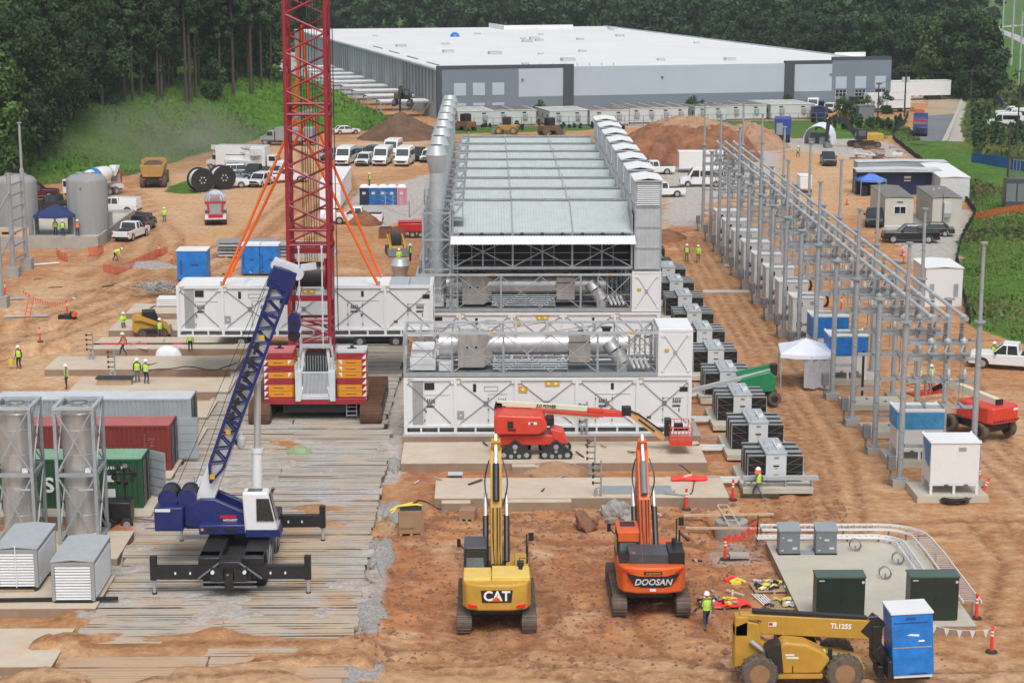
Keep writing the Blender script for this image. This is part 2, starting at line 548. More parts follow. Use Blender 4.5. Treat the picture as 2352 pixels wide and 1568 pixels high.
rut([(1.0,86),(1.5,80),(4,77),(14,74)],1.5,.3,.06);rut([(8.2,87),(8.3,79.5),(11,77),(20,76)],1.5,.3,.06)
for cx_,cy_ in((-.1,80.5),(8.0,81)):
 rut([(cx_,cy_+1),(cx_+1,cy_-2),(cx_+5,cy_-5)],1.5,.35,.07,1.)
rut([(-2,97),(4,95),(9,96),(15,92)],1.3);rut([(0,92),(2,84),(0,79)],1.5,.4)
for off in(0,3,6):
 rut([(-52+off,120),(-44+off,140),(-36+off,165),(-40+off,200),(-52+off,240)],1.1,.4)
 rut([(-36+off,165),(-26+off,200),(-24+off,240),(-30+off,290)],1.1,.4)
for tr in(pp((-40,742),(150,738),(165,752),(-40,762)),pp((-40,795),(165,780),(170,800),(-40,822)),pp((-40,715),(60,712),(70,722),(-40,727))):
 Z-=.9*sstep(-.4,.6,polydist(X,Y,tr))
pit=polydist(X,Y,pp((1632,1160),(1700,1165),(1735,1195),(1730,1215),(1650,1222),(1625,1195)))
Z-=1.1*sstep(-.5,.6,pit)
drift=fbm(X*.32+3,Y*.5+8)
band=sstep(75.2,76.4,Y+J0(X,Y))*sstep(80.3,79,Y+J0(X,Y))
inm=sstep(-21,-19.5,X)*sstep(-4.5,-5.6,X)*sstep(117,113,Y)
Z=np.maximum(Z,np.where(inm>.01,-.12+inm*(.385*np.maximum(band,.55*sstep(81,76,Y))+.385*sstep(.47,.62,drift)),-9))
DRIFT=inm*np.maximum(band,sstep(.55,.62,drift))
Zg=Z
def ground_z(x,y):
 i=min(max(int(np.searchsorted(gx,x))-1,0),len(gx)-2);j=min(max(int(np.searchsorted(gy,y))-1,0),len(gy)-2)
 fx,fy=(x-gx[i])/(gx[i+1]-gx[i]),(y-gy[j])/(gy[j+1]-gy[j])
 return float((Zg[j,i]*(1-fx)+Zg[j,i+1]*fx)*(1-fy)+(Zg[j+1,i]*(1-fx)+Zg[j+1,i+1]*fx)*fy)
def G(u,v):
 d=ray(u,v)
 t=-CH/d.z*1.02 if d.z<0 else 900
 lo=60.0
 n=400
 for i in range(n):
  tt=60+(t-60)*(i+1)/n
  if CH+d.z*tt<ground_z(d.x*tt,d.y*tt):
   hi=tt
   for _ in range(18):
    m=(lo+hi)/2
    if CH+d.z*m<ground_z(d.x*m,d.y*m):hi=m
    else:lo=m
   return Vector((d.x*hi,d.y*hi,ground_z(d.x*hi,d.y*hi)))
  lo=tt
 return P(u,v,0)
ny,nx=X.shape
verts=np.stack([X.ravel(),Y.ravel(),Z.ravel()],1)
ii=np.arange(nx*ny).reshape(ny,nx)
faces=np.stack([ii[:-1,:-1],ii[:-1,1:],ii[1:,1:],ii[1:,:-1]],-1).reshape(-1,4)
def np_mesh(name,v,f,mat,smooth=True):
 me=bpy.data.meshes.new(name)
 me.vertices.add(len(v));me.vertices.foreach_set('co',np.asarray(v,np.float32).ravel())
 k=f.shape[1]
 me.loops.add(f.size);me.loops.foreach_set('vertex_index',f.astype(np.int32).ravel())
 me.polygons.add(len(f));me.polygons.foreach_set('loop_start',np.arange(0,f.size,k,dtype=np.int32))
 me.polygons.foreach_set('loop_total',np.full(len(f),k,np.int32))
 if smooth:me.polygons.foreach_set('use_smooth',np.ones(len(f),bool))
 me.update(calc_edges=True)
 me.materials.append(mat)
 return me
wgt=np.zeros((ny,nx,4))
J=(fbm(X*.35,Y*.35)-.5)*3.2+(fbm(X*1.4,Y*1.4)-.5)*1.6
def region(poly,soft=1.0,jit=1.0):
 return sstep(-soft,soft,polydist(X,Y,poly)+J*jit)
gr=region(hill_poly,1.5,.6)*sstep(7.6,4.5,Z-5.5*0-.01*0+0*X)if False else region(hill_poly,1.5,.6)
gr=np.maximum(gr,region(bank_poly,.8,.45))
gr=np.maximum(gr,region(grass_strip,1.2,.5))
gr=np.maximum(gr,region(pp((375,440),(390,428),(440,412),(470,412),(465,445),(400,445)),1,.2))
gr=np.maximum(gr,sstep(400,430,Y+J*4))
gr=np.maximum(gr,sstep(-70,-75,X)*sstep(170,185,Y))
gr=np.maximum(gr,sstep(95,105,X+J))
gr=np.maximum(gr,region(pp((2222,337),(2206,285),(2222,228),(2300,205),(2400,200),(2400,345)),1,.4))
wgt[...,0]=gr
gv=region(pp((1515,330),(1800,345),(1790,400),(1630,470),(1620,520),(1515,520)),2,1)*.8
gv=np.maximum(gv,region(pp((2010,500),(2080,590),(2130,640),(2215,690),(2210,600),(2225,540),(2235,480),(2140,480)),1.5,.6))
gv=np.maximum(gv,region(pp((1780,320),(1950,300),(2060,330),(2100,360),(1960,365),(1800,345)),1.5,1)*.75)
gv=np.maximum(gv,region(pp((800,440),(985,400),(980,500),(880,520),(760,470)),1.5,1)*.8)
gv=np.maximum(gv,region(pp((2160,338),(2192,262),(2204,232),(2232,236),(2222,300),(2205,342)),1.5,.5))
gv=np.maximum(gv,region([(-20,60),(-5,60),(-5,112),(-5.8,135),(-18,135)],.5,.35)*.75)
gv=np.maximum(gv,region(pp((1390,300),(2120,235),(2200,200),(1900,245),(1400,262)),2,.5)*.6)
gv=np.maximum(gv,region(pp((1625,1235),(1720,1240),(1770,1300),(1640,1290)),.8,.7)*.6)
gv=np.maximum(gv,region(pp((1490,280),(1560,290),(1000,330),(1040,300)),2,.5)*.3)
wgt[...,1]=gv
gv=np.where(inm>.05,gv*(fbm(X*.13+4,Y*.13)>.47)*sstep(79.5,81,Y+J),gv)
wgt[...,1]=gv
pl=region([(-60,60),(60,60),(60,76.5),(20,77),(-6,76.5),(-60,79)],1.2,.7)
pl=np.maximum(pl,region(pp((120,640),(420,540),(640,470),(600,430),(330,430),(300,470),(360,520),(200,600),(0,680),(0,890),(200,890),(400,640)),2.5,1))
pl=np.maximum(pl,region(pp((300,430),(640,330),(990,320),(980,380),(700,420),(560,560),(760,620),(500,640)),2.5,1))
pl=np.maximum(pl,region([(17,92),(24,92),(24,190),(20,190)],1.5,.8)*.55)
pl=np.maximum(pl,region([(29,80),(34,80),(36,125),(30,140)],2,1)*.8)
pl=np.maximum(pl,region(pp((1800,345),(2000,355),(2000,500),(1640,470),(1700,380)),2,1)*.8)
wgt[...,2]=pl
rd=region([(-6,79),(18,78),(19,99),(-4.5,101)],1.5,.9)
rd=np.maximum(rd,region(pp((1515,520),(1620,525),(1610,560),(1530,600)),1.2,.7))
rd=np.maximum(rd,.8*region([(-60,82),(-18.5,82),(-18.5,96),(-60,96)],1.,.5))
rd=np.maximum(rd,.7*region(pp((0,700),(170,720),(180,830),(0,850)),2,1))
rd=np.maximum(rd,.6*region([(-5.5,100),(20,100),(20,175),(-5.5,175)],1,.9))
wgt[...,3]=rd
gme=np_mesh('ground',verts,faces,None)
gme.materials.clear()
at=gme.color_attributes.new('soil','FLOAT_COLOR','POINT')
at.data.foreach_set('color',wgt.reshape(-1).astype(np.float32))
at=gme.color_attributes.new('ruts','FLOAT_COLOR','POINT')
at.data.foreach_set('color',np.stack([np.clip(RUT,0,1),np.clip(RDG,0,1),RUT*0,RUT*0+1],-1).reshape(-1).astype(np.float32))
def ground_material():
 m,nt,b=nodes_of('site_soil')
 L=nt.links
 tc=N(nt,'ShaderNodeTexCoord')
 va=N(nt,'ShaderNodeVertexColor',layer_name='soil')
 sp=N(nt,'ShaderNodeSeparateColor')
 L.new(va.outputs['Color'],sp.inputs[0])
 def noise(sc,det=6.,ro=.6,stretch=None):
  n=N(nt,'ShaderNodeTexNoise',i_Scale=sc,i_Detail=det,i_Roughness=ro)
  if stretch:
   mp=N(nt,'ShaderNodeMapping');mp.inputs['Scale'].default_value=stretch
   L.new(tc.outputs['Object'],mp.inputs[0]);L.new(mp.outputs[0],n.inputs['Vector'])
  else:
   L.new(tc.outputs['Object'],n.inputs['Vector'])
  return n.outputs['Fac']
 def rp(src,a,b_):
  r=ramp(nt,a,b_);L.new(src,r.inputs[0]);return r.outputs[0]
 def sharpen(w,nz,k=.35):
  s1=N(nt,'ShaderNodeMath',operation='SUBTRACT',i_1=.5);L.new(nz,s1.inputs[0])
  s2=N(nt,'ShaderNodeMath',operation='MULTIPLY_ADD',i_1=k);L.new(s1.outputs[0],s2.inputs[0]);L.new(w,s2.inputs[2])
  return s2.outputs[0]
 nl,nm,nf=noise(.12),noise(.7,8,.65),noise(5.,6,.7)
 nst=noise(.5,6,.6,(.22,1.6,1))
 c=mixc(nt,rp(nl,.35,.65),(.55,.305,.15),(.44,.215,.098))
 c=mixc(nt,rp(nm,.45,.75),c,(.58,.385,.235))
 c=mixc(nt,rp(nst,.5,.72),c,(.37,.18,.085))
 red=mixc(nt,rp(nm,.35,.7),(.46,.195,.092),(.34,.138,.068))
 red=mixc(nt,rp(nf,.5,.8),red,(.56,.33,.215))
 n2=noise(.33,9,.68)
 red=mixc(nt,rp(n2,.46,.62),red,(.56,.275,.125))
 red=mixc(nt,rp(noise(.26,10,.72),.58,.7),red,(.60,.38,.25))
 red=mixc(nt,rp(noise(.21,10,.7),.56,.66),red,(.27,.11,.058))
 st=N(nt,'ShaderNodeTexVoronoi',i_Scale=4.5);L.new(tc.outputs['Object'],st.inputs['Vector'])
 red=mixc(nt,rp(st.outputs['Distance'],.07,.16),mixc(nt,rp(nm,.4,.6),red,(.60,.42,.32)),red)
 c=mixc(nt,rp(sharpen(va.outputs['Alpha'],nm,.6),.3,.75),c,red)
 pale=mixc(nt,rp(nst,.4,.72),(.62,.425,.265),(.53,.325,.175))
 pale=mixc(nt,rp(noise(.05,3),.45,.7),pale,(.56,.335,.175))
 c=mixc(nt,rp(sharpen(sp.outputs[2],nm,.7),.25,.8),c,pale)
 c=mixc(nt,rp(noise(.17,10,.7),.54,.68),c,(.64,.45,.295))
 c=mixc(nt,rp(noise(.4,10,.74,(.5,1.3,1)),.58,.7),c,(.33,.15,.07))
 grv=mixc(nt,rp(nf,.3,.7),(.40,.38,.36),(.56,.545,.525))
 grv=mixc(nt,rp(nm,.5,.75),grv,(.50,.40,.30))
 c=mixc(nt,rp(sharpen(sp.outputs[1],nm,.8),.3,.75),c,grv)
 g1=mixc(nt,rp(noise(.09,5),.35,.65),(.08,.185,.026),(.12,.235,.038))
 g1=mixc(nt,rp(nm,.4,.75),g1,(.045,.11,.02))
 g1=mixc(nt,rp(noise(.045,4),.58,.75),g1,(.16,.15,.07))
 c=mixc(nt,rp(sharpen(sp.outputs[0],nm,.5),.35,.6),c,g1)
 vr=N(nt,'ShaderNodeVertexColor',layer_name='ruts')
 sr=N(nt,'ShaderNodeSeparateColor');L.new(vr.outputs['Color'],sr.inputs[0])
 rk=N(nt,'ShaderNodeMath',operation='MULTIPLY');L.new(sr.outputs[0],rk.inputs[0]);L.new(rp(noise(2.5,6),.3,.6),rk.inputs[1])
 ng=N(nt,'ShaderNodeMath',operation='SUBTRACT',i_0=1.);L.new(sp.outputs[0],ng.inputs[1])
 rk2=N(nt,'ShaderNodeMath',operation='MULTIPLY');L.new(rk.outputs[0],rk2.inputs[0]);L.new(ng.outputs[0],rk2.inputs[1])
 rd2=N(nt,'ShaderNodeMath',operation='MULTIPLY');L.new(sr.outputs[1],rd2.inputs[0]);L.new(ng.outputs[0],rd2.inputs[1])
 c=mixc(nt,rd2.outputs[0],c,(.59,.36,.205))
 c=mixc(nt,rk2.outputs[0],c,(.28,.13,.062))
 dk=mixc(nt,rp(noise(1.7,12,.78),.32,.6),(.66,.60,.56),(1.16,1.14,1.12))
 c=mixc(nt,1.,c,dk,'MULTIPLY')
 lt=mixc(nt,rp(noise(3.3,12,.8),.56,.72),(1,1,1),(1.28,1.3,1.34))
 c=mixc(nt,1.,c,lt,'MULTIPLY')
 L.new(c,b.inputs['Base Color'])
 b.inputs['Roughness'].default_value=.95
 b.inputs['Specular IOR Level'].default_value=.15
 bp=N(nt,'ShaderNodeBump',i_Strength=.9,i_Distance=.2)
 ad=N(nt,'ShaderNodeMath',operation='MULTIPLY_ADD',i_1=.35)
 L.new(nf,ad.inputs[0]);L.new(noise(2.2,10,.72),ad.inputs[2])
 rg=N(nt,'ShaderNodeTexNoise',noise_type='RIDGED_MULTIFRACTAL',i_Scale=.9,i_Detail=8.);L.new(tc.outputs['Object'],rg.inputs['Vector'])
 ad2=N(nt,'ShaderNodeMath',operation='MULTIPLY_ADD',i_1=.22);L.new(rg.outputs['Fac'],ad2.inputs[0]);L.new(ad.outputs[0],ad2.inputs[2])
 L.new(ad2.outputs[0],bp.inputs['Height'])
 L.new(bp.outputs[0],b.inputs['Normal'])
 return m
MATS['soil']=ground_material()
gme.materials.append(MATS['soil'])
go=bpy.data.objects.new('ground',gme)
COL.objects.link(go)
struct(go)
def sheet(name,poly,mat,z=.02,sub=None):
 b=B(mat)
 b.add([(x,y,z)for x,y in poly],[tuple(range(len(poly)))])
 return struct(b.obj(name,smooth=0))
mk('asphalt',(.17,.18,.20),.85,var=.2,vs=.1,dirt=.35,dirtc=(.40,.32,.25))
mk('road_dusty',(.42,.33,.22),.9,var=.2,vs=.1,dirt=.3,dirtc=(.3,.27,.24))
mk('yard_conc',(.44,.44,.43),.85,var=.12,vs=.1)
MX0,MX1,MH=-5.3,12.8,3.65
MW=MX1-MX0
def decal_panel(b,x,z,w=.55,h=.6):
 b.mat('ink')
 for k in range(4):
  b.prism([(x+k*w/4+.02,z+h*.72),(x+(k+1)*w/4-.02,z+h*.72),(x+(k+.5)*w/4,z+h)],'y',-.045,-.035)
 for zz in(.62,.47,.2):
  b.bb(x,x+w,-.045,-.035,z+h*zz,z+h*(zz+.04))
 for k in range(4):
  b.bb(x+k*w/4+.02,x+k*w/4+w*.17,-.045,-.035,z+h*.52,z+h*.58)
 b.bb(x,x+w*.9,-.045,-.035,z,z+h*.13)
def lower_module(label,loc,group):
 t=thing('generator_enclosure',label,'enclosure',loc,0,group)
 b=B('white')
 b.bb(.12,MW-.12,.12,3.6,.45,MH-.18)
 xs=[0,3.24,7.06,10.88,14.71,MW]
 b.obj('wall',t)
 b=B('white')
 for y0,y1 in((0,.16),(3.56,3.72)):
  b.bb(0,MW,y0,y1,MH-.2,MH);b.bb(0,MW,y0,y1,0,.12);b.bb(0,MW,y0,y1,.42,.56)
  for x in xs:
   xx=min(max(x,.1),MW-.1)
   b.bb(xx-.1,xx+.1,y0+.004,y1-.004,.12,MH-.2)
  for i in range(5):
   for f_ in(.33,.67):
    x=xs[i]+(xs[i+1]-xs[i])*f_
    b.bb(x-.06,x+.06,y0+.01,y1-.01,.12,.42)
 for x in(0,MW-.16):
  b.bb(x,x+.16,.16,3.56,MH-.2,MH);b.bb(x,x+.16,.16,3.56,0,.14);b.bb(x,x+.16,.16,3.56,.42,.56)
 b.mat('galv_dark').bb(.3,MW-.3,.3,3.4,.13,.4)
 b.obj('rail_frame',t)
 b=B('white_roof').bb(.16,MW-.16,.16,3.56,MH-.2,MH-.03)
 for x in(4.6,4.75,9.2,9.35,13.0,13.15):
  b.bb(x,x+.06,.2,3.5,MH-.03,MH+.03)
 b.mat('galv_light').bb(MW-3.1,MW-.25,.3,3.5,MH-.03,MH+.05)
 b.mat('galv_dark').bb(MW-1.72,MW-1.66,.3,3.5,MH+.05,MH+.07)
 b.mat('black').lathe([(.28,MH-.03),(.28,MH+.06)],(MW-7.6,1.0,0),12).lathe([(.28,MH-.03),(.28,MH+.06)],(MW-7.4,2.0,0),12)
 b.obj('roof',t)
 b=B('galv_dark')
 for i in range(5):
  x0,x1=xs[i]+.2,xs[i+1]-.2
  z0,z1=.62,MH-.3
  b.beam((x0,.06,z0),(x1,.06,z1),.04,.03);b.beam((x0,.065,z1),(x1,.065,z0),.04,.03)
  b.box(((x0+x1)/2,.05,(z0+z1)/2),(.26,.05,.26))
  for x in(x0,x1):
   for z in(z0,z1):
    b.mat('white').tube((x,.0,z),(x,.13,z),.1,n=10);b.mat('galv_dark')
 b.beam((MW-.06,.3,.6),(MW-.06,3.4,MH-.3),.05);b.beam((MW-.065,.3,MH-.3),(MW-.065,3.4,.6),.05)
 b.obj('cross_brace',t)
 b=B('grey_panel').bb(.55,1.22,.075,.125,.62,MH-.25)
 b.obj('side_panel',t)
 b=B('black')
 for x0,x1,z0,z1 in((1.30,1.92,2.85,3.3),(4.35,4.55,2.72,3.22),(13.02,13.2,2.85,3.25),(17.35,17.85,2.7,3.0),(12.98,13.06,1.4,1.62),(17.3,17.36,1.4,1.62),(1.36,1.42,1.35,1.55)):
  b.bb(x0,x1,.085,.125,z0,z1)
 b.each('vent',t)
 b=B('grey_panel').bb(3.36,3.78,.08,.125,.95,1.48)
 b.mat('white').box((3.57,.07,1.2),(.12,.03,.1))
 b.obj('socket_panel',t)
 b=B('label_yellow').bb(7.22,7.76,.07,.125,2.65,3.08).bb(8.87,9.8,.07,.125,3.06,3.4)
 b.mat('white').box((7.49,.06,2.86),(.16,.03,.16)).box((9.1,.06,3.22),(.14,.03,.14)).box((9.55,.06,3.22),(.2,.03,.12))
 b.obj('lifting_panel',t)
 b=B('label_yellow')
 for x in(.25,3.3,14.75):
  b.bb(x,x+.32,-.02,.0,MH-.14,MH-.05)
 b.mat('rust').bb(15.3,15.58,.09,.125,.95,1.12)
 b.obj('warning_label',t)
 b=B('ink');b.T=Matrix.Translation((0,.13,0))
 for x in(1.42,5.9,12.25,16.9):
  decal_panel(b,x,1.72)
 for x in(5.05,5.9):
  b.bb(x,x+.02,-.045,-.035,2.76,3.06)
 for z in(2.76,3.04):
  b.bb(5.05,5.92,-.045,-.035,z,z+.018)
 b.obj('decal',t)
 b=B('galv')
 for(x0,x1,z1)in((12.05,13.1,2.55),(13.1,14.3,2.55),(16.3,17.6,2.3),(1.3,2.9,2.5),(5.3,6.5,2.55)):
  b.bb(x0,x0+.02,.09,.125,.6,z1);b.bb(x0,x1,.09,.125,z1,z1+.02)
  for z in(.8,1.5,2.2):
   b.mat('galv_dark').bb(x0-.03,x0+.05,.08,.12,z,z+.14);b.mat('galv')
 b.obj('door_outline',t)
 return t
def skid(label,loc,group):
 t=thing('turbine_skid',label,'turbine skid',loc,0,group)
 H,D,FX=2.85,3.7,15.95
 b=B('galv_dark').bb(.1,FX,.1,D-.1,.02,.2)
 b.mat('galv')
 for y in(0,D-.14):
  b.bb(0,FX,y,y+.14,0,.26)
 b.obj('floor',t)
 b=B('galv_light')
 for y in(0,D-.15):
  b.bb(0,FX,y,y+.15,H-.16,H)
 for x in(0,1.0,3.2,4.7,7.0,9.0,11.3,13.4,15.0,FX-.15):
  b.bb(x,x+.13,.15,D-.15,H-.12,H-.01)
 b.mat('galv')
 ps=[0,6.2,12.1,FX-.12]
 for y in(0.02,D-.14):
  for x in(0,3.0,6.2,12.1,13.4,FX-.12):
   b.bb(x,x+(.13 if x in(0,6.2,12.1)else .08),y,y+.12,.26,H-.16)
  for a,c in((.1,3.0),(3.1,6.2),(6.3,9.2),(9.2,12.1),(13.5,FX-.1)):
   b.beam((a,y+.06,.3),(c,y+.06,H-.2),.055);b.beam((a,y+.065,H-.2),(c,y+.065,.3),.055)
  b.bb(0,FX,y+.05,y+.09,1.25,1.29);b.bb(0,FX,y+.05,y+.09,.75,.78)
 for y0,y1 in((.15,1.85),(1.85,D-.15)):
  b.beam((.07,y0,.3),(.07,y1,H-.2),.055);b.beam((.07,y1,.3),(.07,y0,H-.2),.055)
 for x0,x1 in((1,4.7),(4.7,9),(9,13.4)):
  b.beam((x0,.2,H-.07),(x1,D-.2,H-.07),.05)
 b.obj('frame',t)
 b=B('steel')
 b.tube((5.1,1.7,1.75),(14.1,1.7,1.75),.68,n=24)
 for x in(7.0,8.8,11.9,13.6):
  b.tube((x,1.7,1.75),(x+.06,1.7,1.75),.70,n=24)
 b.tube((2.2,1.9,1.7),(3.4,1.9,1.7),.75,n=20)
 b.obj('silencer',t)
 b=B('steel')
 b.tube((12.9,1.1,2.0),(13.3,.9,1.5),.5,n=18).tube((13.3,.9,1.5),(13.75,.85,.75),.5,n=18).tube((13.75,.85,.75),(13.75,.85,.2),.42,n=18)
 b.obj('elbow_pipe',t)
 b=B('steel_warm').bb(3.4,5.0,.9,2.6,.4,2.55)
 b.hexa([(5.0,.9,.4),(5.6,1.2,.8),(5.6,2.3,.8),(5.0,2.6,.4)],[(5.0,.9,2.55),(5.6,1.2,2.3),(5.6,2.3,2.3),(5.0,2.6,2.55)])
 b.mat('galv_light').bb(3.85,4.15,.86,.9,1.55,1.85).bb(4.4,4.7,.86,.9,1.55,1.85)
 b.mat('black').bb(3.93,4.07,.84,.87,1.63,1.77).bb(4.48,4.62,.84,.87,1.63,1.77)
 b.obj('duct_box',t)
 b=B('steel_warm').bb(10.4,11.75,.8,2.6,.75,2.45)
 b.mat('black').bb(10.38,11.77,.78,.8,2.0,2.05).bb(11.0,11.4,1.5,1.9,2.45,2.6)
 b.obj('gearbox_cover',t)
 b=B('white')
 b.bb(.4,2.0,.6,3.0,.3,1.1).bb(.5,1.8,.9,2.6,1.1,1.6).bb(2.2,3.1,.6,2.8,.25,.75)
 b.mat('white_roof').bb(.5,1.9,.7,2.9,1.6,1.66)
 b.obj('oil_tank',t)
 b=B('galv')
 for k in range(6):
  z=.4+.13*k
  b.path([(5.6,.5+.12*k,z),(10.3,.5+.12*k,z),(10.3,.5+.12*k,.22)],.045)
 b.mat('white')
 for k in range(4):
  x=14.4+.3*k
  b.path([(x-.2,.45,1.1),(x-.1,.42,.9),(x+.1,.38,.45)],.09,8)
 b.mat('galv')
 for k in range(5):
  b.tube((14.2+.35*k,.9+.2*k,.26),(14.2+.35*k,.9+.2*k,2.4),.05)
 for x in(5.9,8.0,9.7):
  b.bb(x,x+.15,1.3,2.1,.2,1.15)
 b.obj('pipework',t)
 b=B('black').lathe([(.26,2.35),(.26,2.75),(.36,2.76),(.36,2.82)],(12.8,1.7,0),14)
 b.obj('vent_stub',t)
 b=B('white').bb(FX+.03,MW,.03,D-.05,.0,H+.12)
 for y in(0,):
  b.bb(FX,MW+.02,y,y+.12,H-.02,H+.14)
  b.bb(FX,FX+.14,y+.004,y+.12,.14,H-.02);b.bb(MW-.12,MW+.02,y+.004,y+.12,.14,H-.02);b.bb(FX,MW+.02,y,y+.12,0,.14)
 b.mat('white_roof').bb(FX+.05,MW,.1,D-.1,H+.125,H+.18)
 b.mat('galv')
 b.beam((FX+.35,.01,.4),(MW-.3,.01,H-.2),.045,.03);b.beam((FX+.35,.005,H-.2),(MW-.3,.005,.4),.045,.03)
 b.box(((FX+MW)/2,-.005,H/2+.1),(.22,.04,.26))
 b.mat('label_yellow').bb(FX+.4,FX+.68,-.01,.03,1.55,1.75)
 b.mat('white')
 for x in(FX+.3,MW-.25):
  for z in(.35,H-.25):
   b.tube((x,-.03,z),(x,.05,z),.09,n=10)
 b.obj('end_cabinet',t)
 b=B('label_yellow').bb(5.5,5.8,-.015,0,H-.13,H-.03).bb(14.2,14.5,-.015,0,H-.13,H-.03)
 b.obj('warning_label',t)
 return t
def intake_house(label,loc,group):
 t=thing('intake_house',label,'filter house',loc,0,group)
 w,dp=13.3,6.6
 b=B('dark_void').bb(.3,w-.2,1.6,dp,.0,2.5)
 b.mat('galv_dark').bb(.0,w,.2,dp,-.1,.12)
 b.mat('grey_panel').bb(.02,.1,.1,dp,0,4.0).bb(w-.1,w-.02,.1,dp,0,4.0)
 b.obj('filter_chamber',t)
 b=B('galv')
 b.bb(0,w,0,.14,0,.18);b.bb(0,w,0,.14,2.05,2.2)
 for i in range(4):
  x=i*(w-.14)/3
  b.bb(x,x+.14,.004,.136,.18,2.6)
 for i in range(3):
  x0=i*(w-.14)/3+.14
  x1=(i+1)*(w-.14)/3
  b.beam((x0,.07,.2),((x0+x1)/2,.07,1.3),.07);b.beam((x1,.07,.2),((x0+x1)/2,.07,1.3),.07)
  b.beam((x0+.5,.08,2.05),((x0+x1)/2,.07,1.3),.07);b.beam((x1-.5,.08,2.05),((x0+x1)/2,.07,1.3),.07)
  b.bb((x0+x1)/2-.05,(x0+x1)/2+.05,.2,.3,.2,2.05)
  b.bb(x0,x1,.6,.64,.55,.6);b.bb(x0,x1,.6,.64,1.1,1.14)
  for f_ in(.3,.7):
   b.bb(x0+f_*(x1-x0),x0+f_*(x1-x0)+.05,.9,.95,.1,2.2)
 b.obj('truss',t)
 b=B('white_roof')
 b.corr((-.1,-1.15,2.0),(w+.25,0,0),(0,1.2,.48),(0,-.3,1),60,.035)
 b.mat('galv').bb(0,w,-.05,.05,2.42,2.5)
 b.obj('canopy',t)
 b=B('black')
 for i in range(9):
  b.tube((.7+i*1.48,-.02,2.55),(.7+i*1.48,.1,2.55),.17,.17,n=10)
 b.each('eave_gap_shade',t)  # black discs standing in for the dark shaded gaps under the roof edge
 r0,r1=(.12,2.72),(5.9,4.25)
 b=B('roof_panel')
 n=60
 b.corr((0,r0[0],r0[1]),(w,0,0),(0,r1[0]-r0[0],r1[1]-r0[1]),(0,-.25,1),n,.014)
 b.mat('galv').bb(-.05,w+.05,.0,.12,2.62,2.74)
 for i in range(4):
  x=i*w/3
  b.beam((x,r0[0],r0[1]+.07),(x,r1[0],r1[1]+.09),.07)
 b.obj('roof',t)
 b=B('cab_grey_top')
 b.corr((0,6.0,4.0),(w,0,0),(0,0,.4),(0,-1,0),44,.02)
 b.mat('galv').bb(-.05,w+.05,5.96,6.12,4.38,4.46)
 for i in range(4):
  x=min(max(i*w/3,.05),w-.05)
  b.beam((x,5.92,4.2),(x,5.98,4.6),.08)
  b.beam((x,5.9,4.4),(x,6.3,4.6),.08)
 for i in range(3):
  b.beam((i*w/3,5.88,4.3),((i+1)*w/3,5.88,4.4),.04)
 b.bb(-.05,.05,.2,6,3.0,3.1)
 b.obj('ridge_screen',t)
 return t
def stack(label,loc,group):
 t=thing('exhaust_stack',label,'exhaust stack',loc,0,group)
 b=B('galv_light')
 b.lathe([(.52,0),(.52,10.1),(.56,10.15),(.78,11.35)],n=24)
 for z in(3,5.2,7.4,9.4):
  b.lathe([(.545,z),(.545,z+.07)],n=24)
 b.obj('flue',t)
 b=B('galv_light').lathe([(.80,11.35),(.82,11.4),(.52,12.1),(.50,12.1)],n=24)
 b.mat('black').lathe([(.47,12.1),(.45,12.12)],n=20)
 b.obj('stack_cap',t)
 b=B('galv')
 a,h=1.0,7.3
 for x in(-a,a):
  for y in(-1.2,1.2):
   b.bb(x-.08,x+.08,y-.08,y+.08,0,h)
 for z in(3.0,5.2,h-.14):
  for y in(-1.2,1.2):
   b.bb(-a+.08,a-.08,y-.06,y+.06,z,z+.14)
  for x in(-a,a):
   b.bb(x-.06,x+.06,-1.12,1.12,z,z+.14)
 for z0,z1 in((.1,2.95),(3.15,5.15),(5.35,h-.2)):
  for y in(-1.2,1.2):
   b.beam((-a,y,z0),(a,y,z1),.06);b.beam((-a,y-.005,z1),(a,y-.005,z0),.06)
  for x in(-a,a):
   b.beam((x,-1.2,z0),(x,1.2,z1),.06);b.beam((x,-1.2,z1),(x,1.2,z0),.06)
 b.obj('support_frame',t)
 b=B('galv')
 for x in(1.15,1.5):
  b.bb(x,x+.05,-1.35,-1.3,0,6.0)
 for k in range(20):
  b.bb(1.15,1.55,-1.34,-1.31,.2+.3*k,.23+.3*k)
 for k in range(7):
  z=1.2+.75*k
  b.path([(1.1,-1.34,z),(1.05,-1.75,z),(1.35,-1.95,z),(1.65,-1.75,z),(1.6,-1.34,z)],.02,4)
 b.obj('ladder',t)
 b=B('galv')
 for z in(6.6,7.7):
  b.bb(.95,2.0,-.6,.6,z,z+.09)
 for y in(-.6,.6):
  b.bb(1.0,1.08,y-.04,y+.04,6.6,7.7);b.beam((1.0,y,6.65),(1.9,y,7.7),.05)
  b.bb(1.86,1.94,y-.04,y+.04,6.6,8.4)
 b.obj('bracket',t)
 return t
